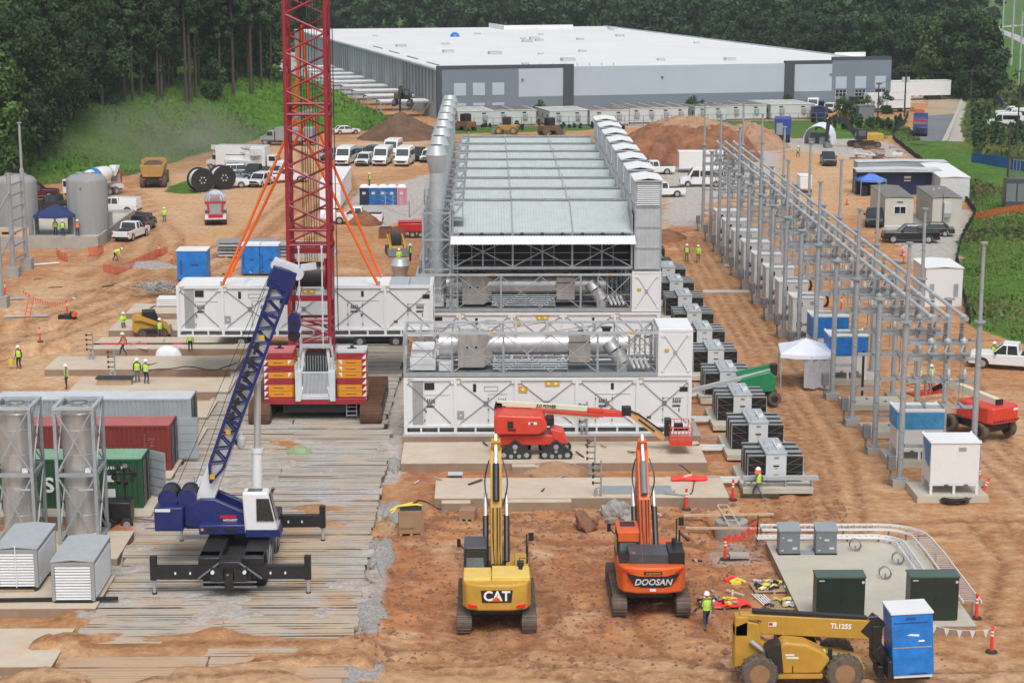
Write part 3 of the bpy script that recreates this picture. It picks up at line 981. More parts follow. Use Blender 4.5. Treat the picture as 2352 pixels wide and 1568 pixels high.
def tower(label,loc,group):
 t=thing('vent_tower',label,'vent tower',loc,0,group)
 w,d=1.95,3.9
 b=B('galv_light')
 b.corr((.05,.02,0),(w-.1,0,0),(0,0,4.55),(0,-1,0),6,.02)
 b.bb(.06,w-.06,.05,d-.05,0,4.6)
 b.mat('galv')
 for z in(0,1.55,3.1,4.6):
  b.bb(-.03,w+.03,-.05,.04,z,z+.1);b.bb(-.03,.05,.04,d,z,z+.1);b.bb(w-.05,w+.03,.04,d,z,z+.1)
 for x in(-.03,w-.07):
  b.bb(x,x+.1,-.045,.045,.1,1.55);b.bb(x,x+.1,-.045,.045,1.65,3.1);b.bb(x,x+.1,-.045,.045,3.2,4.6)
 b.obj('duct',t)
 b=B('galv')
 z0,z1=4.7,6.55
 for x in(0,w-.12):
  for y in(0,d-.12):
   b.bb(x,x+.12,y,y+.12,z0,z1)
 b.bb(.1,w-.1,.5,d-.1,z0,z1-.05)
 b.bb(-.02,w+.02,-.02,.14,z1-.12,z1+.04);b.bb(-.02,.1,.14,d,z1-.12,z1+.04);b.bb(w-.1,w+.02,.14,d,z1-.12,z1+.04)
 b.obj('hood_frame',t)
 b=B('white')
 for k in range(11):
  z=z0+.06+k*.155
  b.hexa([(.13,-.0,z),(w-.13,-.0,z),(w-.13,.12,z+.07),(.13,.12,z+.07)],[(.13,-.0,z+.035),(w-.13,0,z+.035),(w-.13,.12,z+.11),(.13,.12,z+.11)])
  b.hexa([(-.02,.13,z),(.1,.13,z+.07),(.1,d-.13,z+.07),(-.02,d-.13,z)],[(-.02,.13,z+.035),(.1,.13,z+.11),(.1,d-.13,z+.11),(-.02,d-.13,z+.035)])
 b.obj('louvre',t)
 b=B('white_roof')
 prof=[(-.1,z1+.02),(w/2,z1+.2),(w+.1,z1+.02),(w+.1,z1+.08),(w/2,z1+.27),(-.1,z1+.08)]
 b.prism(prof,'y',-.12,d+.12)
 b.mat('galv_light').bb(-.06,w+.06,-.13,-.11,z1-.05,z1+.05)
 b.obj('hood_roof',t)
 return t
Y0,Y1,PITCHY=114.5,136.2,7.2
g1='generator enclosures along the turbine row'
g2='turbine skids on top of the enclosures'
enc=lower_module('foremost white generator enclosure on the ground behind the red boom lift',(MX0,Y0,.35),g1)
sk0=skid('open steel frame skid with shiny silencer pipe on the foremost white enclosure',(MX0,Y0,4.05),g2)
ordw=['first','second','third','fourth','fifth','sixth','seventh','eighth']
ih=st=tw=None
for k in range(8):
 y=Y1+PITCHY*k
 dup(enc,(MX0,y,.35),0,('white generator enclosure under the shaded skid, mostly hidden by the foremost skid' if k==0 else 'white generator enclosure buried under the roofs, %s of the row behind'%ordw[k]))
 dup(sk0,(MX0,y,4.05),0,('shaded turbine skid below the corrugated white canopy' if k==0 else 'turbine skid hidden under the grey roofs, %s of the row behind'%ordw[k]))
 pos='nearest to the camera with its full sloping roof and canopy' if k==0 else '%s grey sloping roof strip counted from the white canopy'%ordw[k]
 lab=('filter house '+pos)if k==0 else('filter house showing the '+pos)
 spos='with its braced frame, foremost of the eight in line' if k==0 else '%s cone cap counted from the front of the stack line'%ordw[k]
 slab='galvanised exhaust stack '+(spos if k==0 else 'under the '+spos)
 tpos='foremost galvanised vent tower showing its white louvres and full duct' if k==0 else 'galvanised vent tower hood, %s counted back from the full louvred one'%ordw[k]
 if k==0:
  ih=intake_house(lab,(-2.62,y,7.25),'filter houses with sloping roofs')
  st=stack(slab,(-3.75,y+1.4,4.15),'exhaust stacks in line')
  tw=tower(tpos,(10.8,y,7.2),'louvred vent towers in line')
 else:
  dup(ih,(-2.62,y,7.25),0,lab);dup(st,(-3.75,y+1.4,4.15),0,slab);dup(tw,(10.8,y,7.2),0,tpos)
def transformer(label,loc,group):
 t=thing('transformer',label,'transformer',loc,0,group)
 b=B('tank_light').bb(-.58,.58,0,3.5,.25,1.72)
 b.mat('galv_light').bb(-.62,.62,-.04,3.54,1.72,1.78).bb(-.38,.38,.2,1.2,1.78,1.84).bb(-.38,.38,1.9,2.9,1.78,1.84)
 b.mat('white').bb(.1,.18,.5,2.6,1.86,1.92).bb(.2,.45,1.2,1.5,1.78,1.98)
 b.mat('galv_dark').bb(-.5,.5,.1,3.4,0,.25)
 b.obj('tank',t)
 b=B('ink').bb(-.17,.17,-.012,0,.98,1.07)
 for z in(1.52,1.45,.5):
  b.bb(-.14,.14,-.012,0,z,z+.03)
 b.mat('label_yellow').bb(-.08,.08,-.012,0,.85,.97)
 b.obj('decal',t)
 for sx in(-1,1):
  b=B('radiator_black')
  for j in range(3):
   y=.3+j*1.05
   for f_ in range(11):
    x0=.66+f_*.083
    b.bb(sx*x0,sx*(x0+.03),y,y+.8,.12,1.54)
   b.bb(sx*.62,sx*1.57,y+.01,y+.83,.12,1.55)
  b.mat('galv_light')
  for j in range(3):
   y=.26+j*1.05
   b.bb(sx*.6,sx*1.58,y,y+.05,1.55,1.60);b.bb(sx*.6,sx*1.58,y+.8,y+.85,1.55,1.60)
   b.bb(sx*1.57,sx*1.6,y,y+.05,.1,1.6)
  b.mat('track')
  for z0,z1 in((.15,.6),(.6,1.05),(1.05,1.5)):
   b.beam((sx*.66,.25,z0),(sx*1.54,.25,z1),.03);b.beam((sx*.62,.25,z1),(sx*1.58,.25,z1),.025)
  b.obj('radiator',t)
 return t
mk('radiator_black',(.010,.011,.012),.5,var=.2,vs=3)
mk('tank_light',(.56,.59,.61),.45,var=.08,vs=1,dirt=.08)
tr=None
for k in range(10):
 y=103.1+PITCHY*k
 x=16.45
 lab=('grey transformer with black radiators nearest the camera, with a cable trough in front' if k==0 else 'grey transformer with black radiators, %s of the line counted from the nearest'%(ordw+['ninth','tenth'])[k])
 b=B('concrete_clean').bb(-2.0,2.0,-1.0,3.9,0,.32)
 o=tag(b.obj('transformer_plinth',None,(x,y,.02)),'concrete plinth under the transformer, %s of the line from the nearest'%(ordw+['ninth','tenth'])[k],'plinth','transformer plinths')
 b=B('white').bb(-3.8,-1.9,1.0,1.25,.22,.42).bb(-3.8,-2.1,.65,.8,.2,.34)
 if k<7:
  tag(b.obj('conduit',None,(x,y,0)),'pale conduit run feeding the %s transformer of the line'%(ordw)[k],'conduit','conduit runs to the transformers')
 if k==0:
  tr=transformer(lab,(x,y,.34),'transformers with black radiators')
  b=B('galv_light').bb(-2.0,2.3,-.55,-.15,.42,.62)
  b.mat('galv').bb(-1.9,-1.8,-.5,-.2,0,.42).bb(1.9,2.0,-.5,-.2,0,.42).bb(.4,.5,-.5,-.2,0,.42)
  tag(b.obj('cable_trough',None,(x,y-.3,.34)),'galvanised cable trough in front of the nearest transformer','cable trough')
 else:
  dup(tr,(x,y,.34),0,lab)
for k,y in enumerate((175.5,182.5)):
 t=thing('green_transformer','dark green box transformer beyond the grey ones, %s one'%('nearer','farther')[k],'transformer',(15.4,y,.1),0,'dark green transformers')
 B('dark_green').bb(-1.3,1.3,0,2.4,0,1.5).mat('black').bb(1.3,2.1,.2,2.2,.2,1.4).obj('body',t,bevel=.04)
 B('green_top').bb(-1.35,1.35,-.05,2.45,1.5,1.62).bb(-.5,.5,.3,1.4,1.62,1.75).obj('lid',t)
def pad(x0,x1,y0,y1,z,m='concrete',name='concrete_pad'):
 b=B(m).bb(x0,x1,y0,y1,z-.04,z)
 b.mat('mud_shade_side').bb(x0+.01,x1-.01,y0+.01,y1-.01,-.4,z-.03)
 return struct(b.obj(name))
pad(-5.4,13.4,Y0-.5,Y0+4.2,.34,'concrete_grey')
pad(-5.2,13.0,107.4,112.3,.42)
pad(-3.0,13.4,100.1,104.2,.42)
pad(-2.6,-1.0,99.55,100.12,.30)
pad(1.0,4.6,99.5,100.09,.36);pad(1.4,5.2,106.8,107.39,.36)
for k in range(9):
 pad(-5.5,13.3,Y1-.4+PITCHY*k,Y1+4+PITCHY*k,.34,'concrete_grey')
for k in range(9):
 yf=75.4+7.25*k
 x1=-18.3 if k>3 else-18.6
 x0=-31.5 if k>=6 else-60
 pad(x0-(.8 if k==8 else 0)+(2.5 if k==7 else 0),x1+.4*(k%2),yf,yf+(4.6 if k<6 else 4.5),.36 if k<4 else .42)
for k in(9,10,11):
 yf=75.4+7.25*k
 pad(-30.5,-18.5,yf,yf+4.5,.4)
def frame_T(loc,rz=0,tilt=None):
 return Matrix.Translation(loc)@Matrix.Rotation(rz,4,'Z')
def zigzag(b,p,q,side,half,n,r,k=5,start=1):
 p,q,side=Vector(p),Vector(q),Vector(side)
 pts=[p+(q-p)*(i/n)+side*(half if(i+start)%2 else-half)for i in range(n+1)]
 for a,c in zip(pts,pts[1:]):
  b.tube(a,c,r,n=k,cap=False)
def crawler_belt(name,parent,x,y0,y1,w,h,mat='track',wheels=True,z0=0.):
 r=h/2
 b=B(mat)
 L=y1-y0-h
 per=2*L+2*math.pi*r
 n=max(24,int(per/.19))
 for i in range(n):
  s_=per*i/n
  if s_<L:p,a=(y0+r+s_,z0+h),0
  elif s_<L+math.pi*r:
   t=(s_-L)/r;p,a=(y1-r+r*math.sin(t),z0+r+r*math.cos(t)),-t
  elif s_<2*L+math.pi*r:p,a=(y1-r-(s_-L-math.pi*r),z0),math.pi
  else:
   t=(s_-2*L-math.pi*r)/r;p,a=(y0+r-r*math.sin(t),z0+r-r*math.cos(t)),math.pi-t
  b.T=Matrix.Translation((x,p[0],p[1]))@Matrix.Rotation(a,4,'X')
  b.bb(-w/2,w/2,-per/n*.46,per/n*.46,-.05,0).bb(-w/2,w/2,-.025,.015,0,.035)
 b.T=None
 poly=[]
 for t in range(9):
  a=math.pi*t/8
  poly.append((y1-r+(r-.05)*math.sin(a),z0+r+(r-.05)*math.cos(a)))
 for t in range(9):
  a=math.pi*t/8
  poly.append((y0+r-(r-.05)*math.sin(a),z0+r-(r-.05)*math.cos(a)))
 b.mat('black_matt').prism(poly,'x',x-w/2+.06,x+w/2-.06)
 o=b.obj(name,parent)
 b=B('track')
 for yy in(y0+r,y1-r):
  b.lathe([(r*.75,x-w/2-.03),(r*.75,x+w/2+.03)],(0,yy,z0+r),14,'x')
 for i in range(6):
  yy=y0+h*1.1+(y1-y0-2.2*h)*i/5
  b.lathe([(h*.2,x-w/2),(h*.2,x+w/2)],(0,yy,z0+h*.26),10,'x')
 b.obj('roller',o)
 return o
def crawler_crane():
 cx,yb=PX(725,3,118.5),117.4
 t=thing('crawler_crane','huge crawler crane with a red lattice boom and orange and red counterweight stacks','crane',(cx,yb,0))
 for sx in(-1,1):
  crawler_belt('crawler_track',t,sx*3.6,0,9.2,1.35,1.5,'track_rust')
  B('galv_dark').bb(sx*3.6-.45,sx*3.6+.45,.9,8.3,.35,1.1).obj('track_frame',t)
 b=B('black').bb(-2.9,2.9,3.2,6.2,.6,1.4).lathe([(1.5,1.4),(1.5,1.75)],(0,4.6,0),24).bb(-2.2,2.2,1.4,3.2,.7,1.3)
 b.obj('car_body',t,bevel=.05)
 b=B('cw_red').bb(-3.3,3.3,.9,1.6,1.38,1.75).bb(-1.9,1.9,1.3,7.5,1.75,2.2)
 b.obj('turntable_frame',t,bevel=.03)
 lay={-1:['cw_red','cw_orange','cw_orange','cw_red','cw_orange','cw_red','cw_orange','cw_red'],1:['cw_red','cw_orange','cw_orange','cw_red','cw_orange','cw_orange','cw_orange','cw_red']}
 for sx in(-1,1):
  x0=sx*2.35
  wdt=.97
  for i,m in enumerate(lay[sx]):
   z=1.45+.415*i
   b=B(m)
   y0=1.0
   b.prism([(x0-wdt,y0+.12),(x0-wdt+.12,y0),(x0+wdt-.12,y0),(x0+wdt,y0+.12),(x0+wdt,y0+1.7),(x0-wdt,y0+1.7)],'z',z,z+.395)
   b.mat('cw_red').bb(x0-wdt-.01,x0-wdt+.30,y0-.012+.0,y0+.05,z+.0,z+.39)if sx<0 else b.mat('cw_red').bb(x0+wdt-.30,x0+wdt+.01,y0-.012,y0+.05,z,z+.39)
   b.mat('white')
   xx=x0+sx*(wdt-.02)
   b.add([(xx,y0-.02,z+.37),(xx-sx*.28,y0-.02,z+.37)if sx<0 else(xx,y0-.02,z+.03),(xx,y0-.02,z+.03)if sx<0 else(xx-sx*.28,y0-.02,z+.03)],[(0,1,2)if sx<0 else(0,2,1)])
   if m=='cw_orange' and i in(4,6,5):
    xi=x0-sx*(wdt-.12)
    b.add([(xi,y0-.015,z+.37),(xi+sx*.25,y0-.015,z+.37),(xi+sx*.25,y0-.015,z+.04)],[(0,2,1)if sx>0 else(0,1,2)])
   b.mat('ink').bb(x0-.35,x0+.3,y0-.008,y0,z+.16,z+.2)
   b.obj('counterweight',t)
  z=1.45+.415*8
  b=B('cw_pink' if sx<0 else 'trailer_wall')
  b.prism([(x0-wdt,1.12),(x0-wdt+.12,1.0),(x0+wdt-.12,1.0),(x0+wdt,1.12),(x0+wdt,2.7),(x0-wdt,2.7)],'z',z,z+.16)
  b.mat('black').lathe([(.13,z+.16),(.13,z+.3)],(x0,1.9,0),10).bb(x0-.3,x0+.3,1.6,1.7,z+.16,z+.22)
  b.obj('counterweight_cap',t)
 b=B('cont_roof').bb(-1.25,1.25,1.35,4.8,2.2,3.35)
 b.bb(-1.3,-.85,.8,1.6,1.7,3.6).bb(.85,1.3,.8,1.6,1.7,3.6).bb(-1.15,1.15,.85,1.35,1.7,2.0)
 b.hexa([(-1.3,.75,1.6),(-.95,.75,1.6),(-.95,1.2,1.6),(-1.3,1.2,1.6)],[(-1.3,.8,2.5),(-.75,.8,2.5),(-.75,1.2,2.7),(-1.3,1.2,2.7)])
 b.hexa([(.95,.75,1.6),(1.3,.75,1.6),(1.3,1.2,1.6),(.95,1.2,1.6)],[(.75,.8,2.5),(1.3,.8,2.5),(1.3,1.2,2.7),(.75,1.2,2.7)])
 b.obj('engine_housing',t,bevel=.04)
 b=B('galv_dark').bb(-.8,.8,.95,1.35,2.0,3.5)
 b.mat('cont_roof')
 for k in range(19):
  b.bb(-.8+k*.087,-.8+k*.087+.045,.9,.96,2.05,3.45)
 b.bb(-.85,.85,.88,.97,3.45,3.55).bb(-.85,.85,.88,.97,2.0,2.08)
 b.obj('radiator_grille',t)
 b=B('black').bb(-.7,.7,1.5,2.8,3.35,4.6)
 b.mat('rust').lathe([(.55,-.6),(.55,.6)],(0,2.4,4.2),18,'x')
 b.mat('galv')
 for k in range(9):
  b.bb(-.7+.17*k,-.66+.17*k,1.45,1.5,3.5,4.5)
 b.mat('cont_roof')
 for sx in(-1,1):
  b.beam((sx*.95,1.5,3.3),(sx*.75,1.9,5.0),.18);b.beam((sx*1.15,2.2,3.3),(sx*.9,2.8,4.9),.16)
  b.tube((sx*1.1,1.3,3.4),(sx*1.05,1.3,4.4),.1).bb(sx*1.3-.18,sx*1.3+.18,1.4,2.6,3.0,3.9)
 b.obj('winch',t)
 b=B('galv_light').bb(-1.0,1.0,1.5,2.3,5.0,5.12)
 b.mat('galv')
 for sx in(-1,1):
  for yy in(1.55,2.25):
   b.bb(sx*.95-.03,sx*.95+.03,yy-.03,yy+.03,5.12,5.6)
 b.bb(-.95,.95,2.22,2.28,5.55,5.6)
 b.obj('gantry_deck',t)
 b=B('galv')
 for sx in(1.95,2.6):
  b.bb(sx,sx+.05,1.2,1.3,.5,1.6)
 for k in range(4):
  b.bb(2.0,2.6,1.2,1.28,.55+.28*k,.6+.28*k)
 b.obj('ladder',t)
 hw=1.33
 fx=PX(716,5,123.5)-cx
 base=Vector((fx,6.2,2.4))
 top=Vector((fx-.25,6.2+5.2,62))
 ax=(top-base).normalized()
 sx_=Vector((1,0,0));sx_=(sx_-ax*ax.dot(sx_)).normalized()
 sy_=ax.cross(sx_)
 Lb=(top-base).length
 def bp(s_,a,c):
  return base+ax*s_+sx_*a+sy_*c
 b=B('crane_red')
 for a in(-hw,hw):
  for c in(-hw,hw):
   b.tube(bp(1.6,a,c),bp(Lb,a,c),.135,n=8)
   b.tube(bp(0,a*.85,0),bp(1.6,a,c),.16,n=8)
 b.obj('boom_chord',t)
 b=B('crane_red')
 n=int((Lb-8.8)/1.22)
 for c in(-hw,hw):
  zigzag(b,bp(8.8,0,c),bp(Lb,0,c),sx_,hw,n,.085,6,1 if c>0 else 0)
  zigzag(b,bp(.9,0,c),bp(3.6,0,c),sx_,hw,3,.085,6)
 for a in(-hw,hw):
  zigzag(b,bp(8.8,a,0),bp(Lb,a,0),sy_,hw,n,.07,5,0)
  zigzag(b,bp(.9,a,0),bp(3.6,a,0),sy_,hw,3,.07,5)
 for i in range(0,9):
  s_=1.9+i*.55
  if i<4:
   b.tube(bp(s_,-hw,hw),bp(s_,hw,hw),.05,n=5,cap=False)
 b.obj('boom_lacing',t)
 b=B('crane_red')
 for s_ in(3.6,8.6,9.6,17.2,17.9,25.4,26.1,34,34.6,43,43.6):
  for c in(-hw,hw):
   b.tube(bp(s_,-hw,c),bp(s_,hw,c),.10,n=6)
  for a in(-hw,hw):
   b.tube(bp(s_,a,-hw),bp(s_,a,hw),.10,n=6)
   b.bb(*sum([[q-.19,q+.19]for q in bp(s_,a,hw)],[]))if s_>8 else None
 for a in(-hw,hw):
  b.beam(bp(4.9,a,0),bp(8.3,a,0),.34,2.2)
 b.beam(bp(5.0,-hw,-.4),bp(5.0,hw,-.4),.35);b.beam(bp(8.2,-hw,-.4),bp(8.2,hw,-.4),.35)
 b.obj('boom_joint',t)
 b=B('black').tube(bp(6.6,-.95,-.3),bp(6.6,.95,-.3),.85,n=20)
 b.mat('crane_red').tube(bp(6.6,-1.1,-.3),bp(6.6,-.95,-.3),1.05,n=20).tube(bp(6.6,.95,-.3),bp(6.6,1.1,-.3),1.05,n=20)
 b.obj('hoist_drum',t)
 b=B('black')
 for a in(-.35,-.2,-.05,.1,.3,.45):
  b.tube(bp(7,a,.0),bp(Lb,a*1.5,-.2),.022,n=4,cap=False)
 for a in(-.5,.62):
  b.tube(bp(9,a,.5),bp(Lb,a,.6),.02,n=4,cap=False)
 b.obj('hoist_rope',t)
 b=B('black')
 zc=26.2
 b.tube(bp(zc,-hw-.05,-hw-.45),bp(zc,hw+.5,-hw-.45),.12,n=7)
 b.tube(bp(zc,-hw,-hw-.45),bp(62,-.2,-hw-2),.09,n=5).tube(bp(zc,hw+.45,-hw-.45),bp(62,.2,-hw-2),.09,n=5)
 b.tube(bp(zc-.9,hw+.45,-hw-.45),bp(zc+.3,hw+.45,-hw-.45),.2,n=8)
 b.tube(bp(zc,hw+.5,-hw-.45),bp(3,hw+.6,-hw-.4),.03,n=4)
 b.obj('backstop_pendant',t)
 b=B('cont_roof')
 for a in(-.62,.9):
  for k in range(6):
   b.tube(bp(.2+1.4*k,a,-hw-.25),bp(1.45+1.4*k,a,-hw-.25),.055,n=5)
   b.bb(*sum([[q-.08,q+.08]for q in bp(1.5+1.4*k,a,-hw-.25)],[]))
 b.obj('pendant_bar',t)
 return t
crawler_crane()
LY,LZ=130.2,3.45
lx=PX(408,5,LY)
dup(enc,(lx,LY,LZ),0,'white generator enclosure hanging from orange slings behind the red boom')
def rigging():
 hk=PY(690,60,131.6)
 t=thing('lifting_rig','orange lifting slings with a grey spreader bar hung from the crawler crane','slings',tuple(hk))
 sl_,sr_=PY(677,270,131.5)-hk,PY(712,256,132.6)-hk
 zt=LZ+MH
 ends=[(lx+3.24,LY+.1,zt),(lx+3.24,LY+3.6,zt),(lx+14.25,LY+.1,zt),(lx+14.25,LY+3.6,zt)]
 b=B('sling')
 for e,s_ in zip(ends,(sl_,sr_,sl_,sr_)):
  b.tube(s_,Vector(e)-hk,.11,n=6)
 b.tube(s_*0+Vector((.05,0,.1)),sl_,.13,n=6).tube(Vector((.1,0,.1)),sr_,.11,n=6)
 b.each('sling',t)
 b=B('galv').tube(sl_+(sl_-sr_)*.08,sr_+(sr_-sl_)*.12,.2,n=10)
 b.obj('spreader_bar',t)
 b=B('galv')
 for e in ends:
  p=Vector(e)-hk
  b.bb(p.x-.12,p.x+.12,p.y-.06,p.y+.06,p.z-.02,p.z+.3)
 b.each('shackle',t)
 b=B('black').bb(-.45,.45,-.3,.3,.6,2.0).tube((0,0,.1),(0,0,.6),.15).tube((0,-.35,1.5),(0,.35,1.5),.55,n=14)
 b.obj('hook_block',t)
 return t
rigging()
def heavy_trailer():
 p=P(868,800,0)
 t=thing('transport_trailer','dark axle trailer standing on the mats below the hanging white enclosure','trailer',(p.x,p.y,0))
 B('black').bb(-12.5,1.6,0,2.8,1.0,1.35).bb(-1.2,1.2,.3,2.5,.5,1.0).obj('deck',t)
 for x in(-1.4,1.4,-9,-10.6):
  for y in(.3,2.4):
   b=B('rubber').lathe([(.35,-.22),(.52,-.2),(.52,.2),(.35,.22)],(x,y,.52),16,'y')
   b.mat('galv').lathe([(.25,-.23),(.25,.23)],(x,y,.52),10,'y')
   b.obj('wheel',t)
 return t
heavy_trailer()
def rough_terrain_crane():
 x0,y0=PX(557,1,89),89.2
 t=thing('mobile_crane','blue and white mobile crane on black outriggers with its short boom raised','crane',(x0,y0,0))
 b=B('black_matt').bb(-1.0,1.0,-4.6,4.4,.9,1.5)
 b.mat('black').bb(-1.55,-.5,-4.2,4.2,1.45,2.0).bb(.5,1.55,-4.2,4.2,1.45,2.0)
 b.hexa([(-1.55,-4.4,1.0),(-.55,-4.4,1.0),(-.55,-3.2,1.0),(-1.55,-3.2,1.0)],[(-1.55,-3.9,2.0),(-.55,-3.9,2.0),(-.55,-3.2,2.0),(-1.55,-3.2,2.0)])
 b.hexa([(.55,-4.4,1.0),(1.55,-4.4,1.0),(1.55,-3.2,1.0),(.55,-3.2,1.0)],[(.55,-3.9,2.0),(1.55,-3.9,2.0),(1.55,-3.2,2.0),(.55,-3.2,2.0)])
 b.bb(-.55,.55,-4.7,-3.6,1.0,1.95)
 b.obj('carrier',t,bevel=.06)
 b=B('black').bb(-.85,-.25,-5.0,-4.7,1.1,1.7).bb(.25,.85,-5.0,-4.7,1.1,1.7).bb(-.2,.2,-5.05,-4.7,.7,1.5)
 b.mat('galv_dark').bb(-1.3,1.3,-4.95,-4.85,.75,.82).bb(-1.3,1.3,-4.95,-4.85,1.0,1.05).beam((-1.5,-4.6,1.1),(-.5,-4.75,1.9),.08).beam((1.5,-4.6,1.1),(.5,-4.75,1.9),.08)
 b.mat('label_yellow').bb(-.1,.0,-5.06,-5.05,1.4,1.45)
 b.mat('white').lathe([(.09,-.1),(.09,.0)],(.75,-5.0,1.55),10,'y').lathe([(.09,-.1),(.09,0)],(-.75,-5.0,1.55),10,'y')
 b.obj('bumper',t)
 b=B('galv_dark')
 for y in(-2.8,-1.8,-.8,.4,1.6):
  b.bb(1.57,1.62,y-.04,y+.04,.7,1.9)
  b.beam((1.6,y,.8),(1.6,y+.9,1.8),.05)
 b.obj('side_guard',t)
 for sx in(-1,1):
  for y in(-2.6,2.4):
   b=B('rubber').lathe([(.5,-.32),(.76,-.3),(.8,-.2),(.8,.2),(.76,.3),(.5,.32)],(sx*1.2,y,.8),22,'x')
   b.mat('galv_dark').lathe([(.42,-.33),(.42,.33)],(sx*1.2,y,.8),14,'x')
   b.obj('wheel',t)
 for y in(-4.25,3.9):
  for sx in(-1,1):
   b=B('black')
   b.prism([(sx*.6,1.0),(sx*3.75,1.02),(sx*3.75,1.62),(sx*.6,1.62)][::sx],'y',y-.2,y+.2)
   b.mat('white').bb(sx*1.9-.04,sx*1.9+.04,y-.215,y-.2,1.25,1.38).bb(sx*2.6-.04,sx*2.6+.04,y-.215,y-.2,1.25,1.38)
   o=b.obj('outrigger_beam',t)
   b=B('black').bb(sx*3.65-.15,sx*3.65+.15,y-.17,y+.17,.95,2.1)
   b.mat('steel').tube((sx*3.65,y,.25),(sx*3.65,y,.95),.07)
   b.mat('black').tube((sx*3.65,y,.06),(sx*3.65,y,.3),.12)
   b.mat('galv_dark').lathe([(.42,.02),(.42,.08),(.15,.14)],(sx*3.65,y,0),18)
   b.obj('outrigger_jack',o)
 zz=2.05
 b=B('black').lathe([(1.0,zz-.1),(1.0,zz+.15)],(0,.2,0),24)
 b.obj('slew_ring',t)
 b=B('navy')
 b.prism([(-2.7,2.5),(-1.6,2.3),(1.3,2.2),(1.3,2.75),(.2,3.2),(-1.2,3.85),(-1.9,3.85),(-2.7,3.4)],'y',-.75,-.45)
 b.prism([(-2.7,2.5),(-1.6,2.3),(1.3,2.2),(1.3,2.75),(.2,3.2),(-1.2,3.85),(-1.9,3.85),(-2.7,3.4)],'y',.75,1.05)
 b.bb(-2.7,1.2,-.5,.8,2.25,2.6)
 b.bb(-4.1,-2.7,-1.2,1.4,2.35,3.55)
 b.bb(-1.9,.4,-1.45,-.75,2.25,2.75)
 b.obj('turret',t,bevel=.06)
 b=B('black').bb(-1.55,-1.0,-1.47,-1.45,2.42,2.58).bb(-.7,-.1,-1.47,-1.45,2.42,2.58)
 b.mat('label_yellow').bb(-1.8,-1.68,-1.47,-1.45,2.46,2.58)
 b.each('turret_grille',t)
 b=B('white').bb(-4.05,-3.3,-1.22,-1.2,3.35,3.5)
 b.obj('handrail_plate',t)
 for xx,yy in((-3.5,0),(-2.55,0)):
  b=B('navy').lathe([(.48,-.7),(.48,-.62),(.33,-.6),(.33,.6),(.48,.62),(.48,.7)],(xx,yy,3.85),18,'y')
  b.mat('black').lathe([(.42,-.6),(.42,.6)],(xx,yy,3.85),16,'y')
  b.obj('winch_drum',t)
 b=B('white').bb(-2.4,-1.4,.9,1.5,3.8,4.1).bb(-2.2,-1.9,.6,1.2,4.1,4.5)
 b.mat('galv').path([(-2.4,.8,3.8),(-2.4,.8,4.6),(-1.6,.8,4.6),(-1.6,.8,3.8)],.04)
 b.obj('walkway_box',t)
 b=B('white')
 b.hexa([(.35,-1.6,2.3),(2.0,-1.6,2.3),(2.0,-.5,2.3),(.35,-.5,2.3)],[(.25,-1.5,4.4),(1.5,-1.5,4.4),(1.5,-.6,4.4),(.25,-.6,4.4)])
 b.obj('cab',t,bevel=.12,seg=3)
 b=B('glass')
 b.hexa([(.95,-1.635,3.0),(1.8,-1.635,3.0),(1.8,-1.6,3.0),(.95,-1.6,3.0)],[(.95,-1.57,4.1),(1.55,-1.57,4.1),(1.55,-1.5,4.1),(.95,-1.5,4.1)])
 b.hexa([(1.86,-1.4,2.95),(1.89,-1.4,2.95),(1.89,-.7,2.95),(1.86,-.7,2.95)],[(1.55,-1.35,4.25),(1.61,-1.35,4.25),(1.61,-.75,4.25),(1.55,-.75,4.25)])
 b.bb(.5,1.2,-1.3,-.8,4.39,4.415)
 b.each('cab_window',t)
 B('navy').hexa([(.4,-1.66,2.2),(2.1,-1.66,2.2),(2.1,-.45,2.2),(.4,-.45,2.2)],[(.4,-1.66,2.55),(2.03,-1.66,2.55),(2.03,-.45,2.55),(.4,-.45,2.55)]).obj('cab_base',t)
 lettering('MIDWEST',.16,'white',t,(-.45,-.77,2.78),FRONT)
 B('red_paint').bb(-.95,-.15,-.765,-.755,2.88,3.04).obj('emblem',t)
 foot=Vector((-1.9,.15,3.3))
 tip=PY(655,632,y0+.6)-Vector((x0,y0,0))
 ax=(tip-foot).normalized()
 L=(tip-foot).length
 sd=Vector((0,1,0));sd=(sd-ax*ax.dot(sd)).normalized()
 up=sd.cross(ax)*-1
 if up.x>0:up=-up
 def q(s_,a,c):return foot+ax*s_+up*a+sd*c
 b=B('white')
 for s0,s1,w_ in((-.3,L*.70,.45),(L*.70,L*.90,.40),(L*.90,L-.2,.36)):
  b.add([q(s0,-w_,-w_*.75),q(s0,w_,-w_*.75),q(s0,w_,w_*.75),q(s0,-w_,w_*.75),q(s1,-w_,-w_*.75),q(s1,w_,-w_*.75),q(s1,w_,w_*.75),q(s1,-w_,w_*.75)],[(0,1,2,3),(7,6,5,4),(0,4,5,1),(1,5,6,2),(2,6,7,3),(3,7,4,0)])
 b.obj('boom',t,bevel=.05)
 b=B('navy')
 b.beam(q(L-.75,.1,0),q(L+.35,.1,0),1.0,1.2)
 b.beam(q(L-1.3,-.35,0),q(L+.1,-.35,0),.9,.4)
 b.obj('boom_head',t,bevel=.05)
 b=B('cont_roof')
 for c in(-.35,-.12,.12,.35):
  b.tube(q(L+.3,-.55,c-.04),q(L+.3,-.55,c+.04),.3,n=14);b.tube(q(L+.35,.6,c-.04),q(L+.35,.6,c+.04),.22,n=14)
 b.beam(q(L+.5,-.5,0),q(L+.5,.75,0),.7,.25);b.beam(q(L+.6,-.6,.1),q(L+.95,-1.25,.1),.3)
 b.obj('boom_sheave',t)
 b=B('navy')
 jy=-.62
 hw,n=.38,24
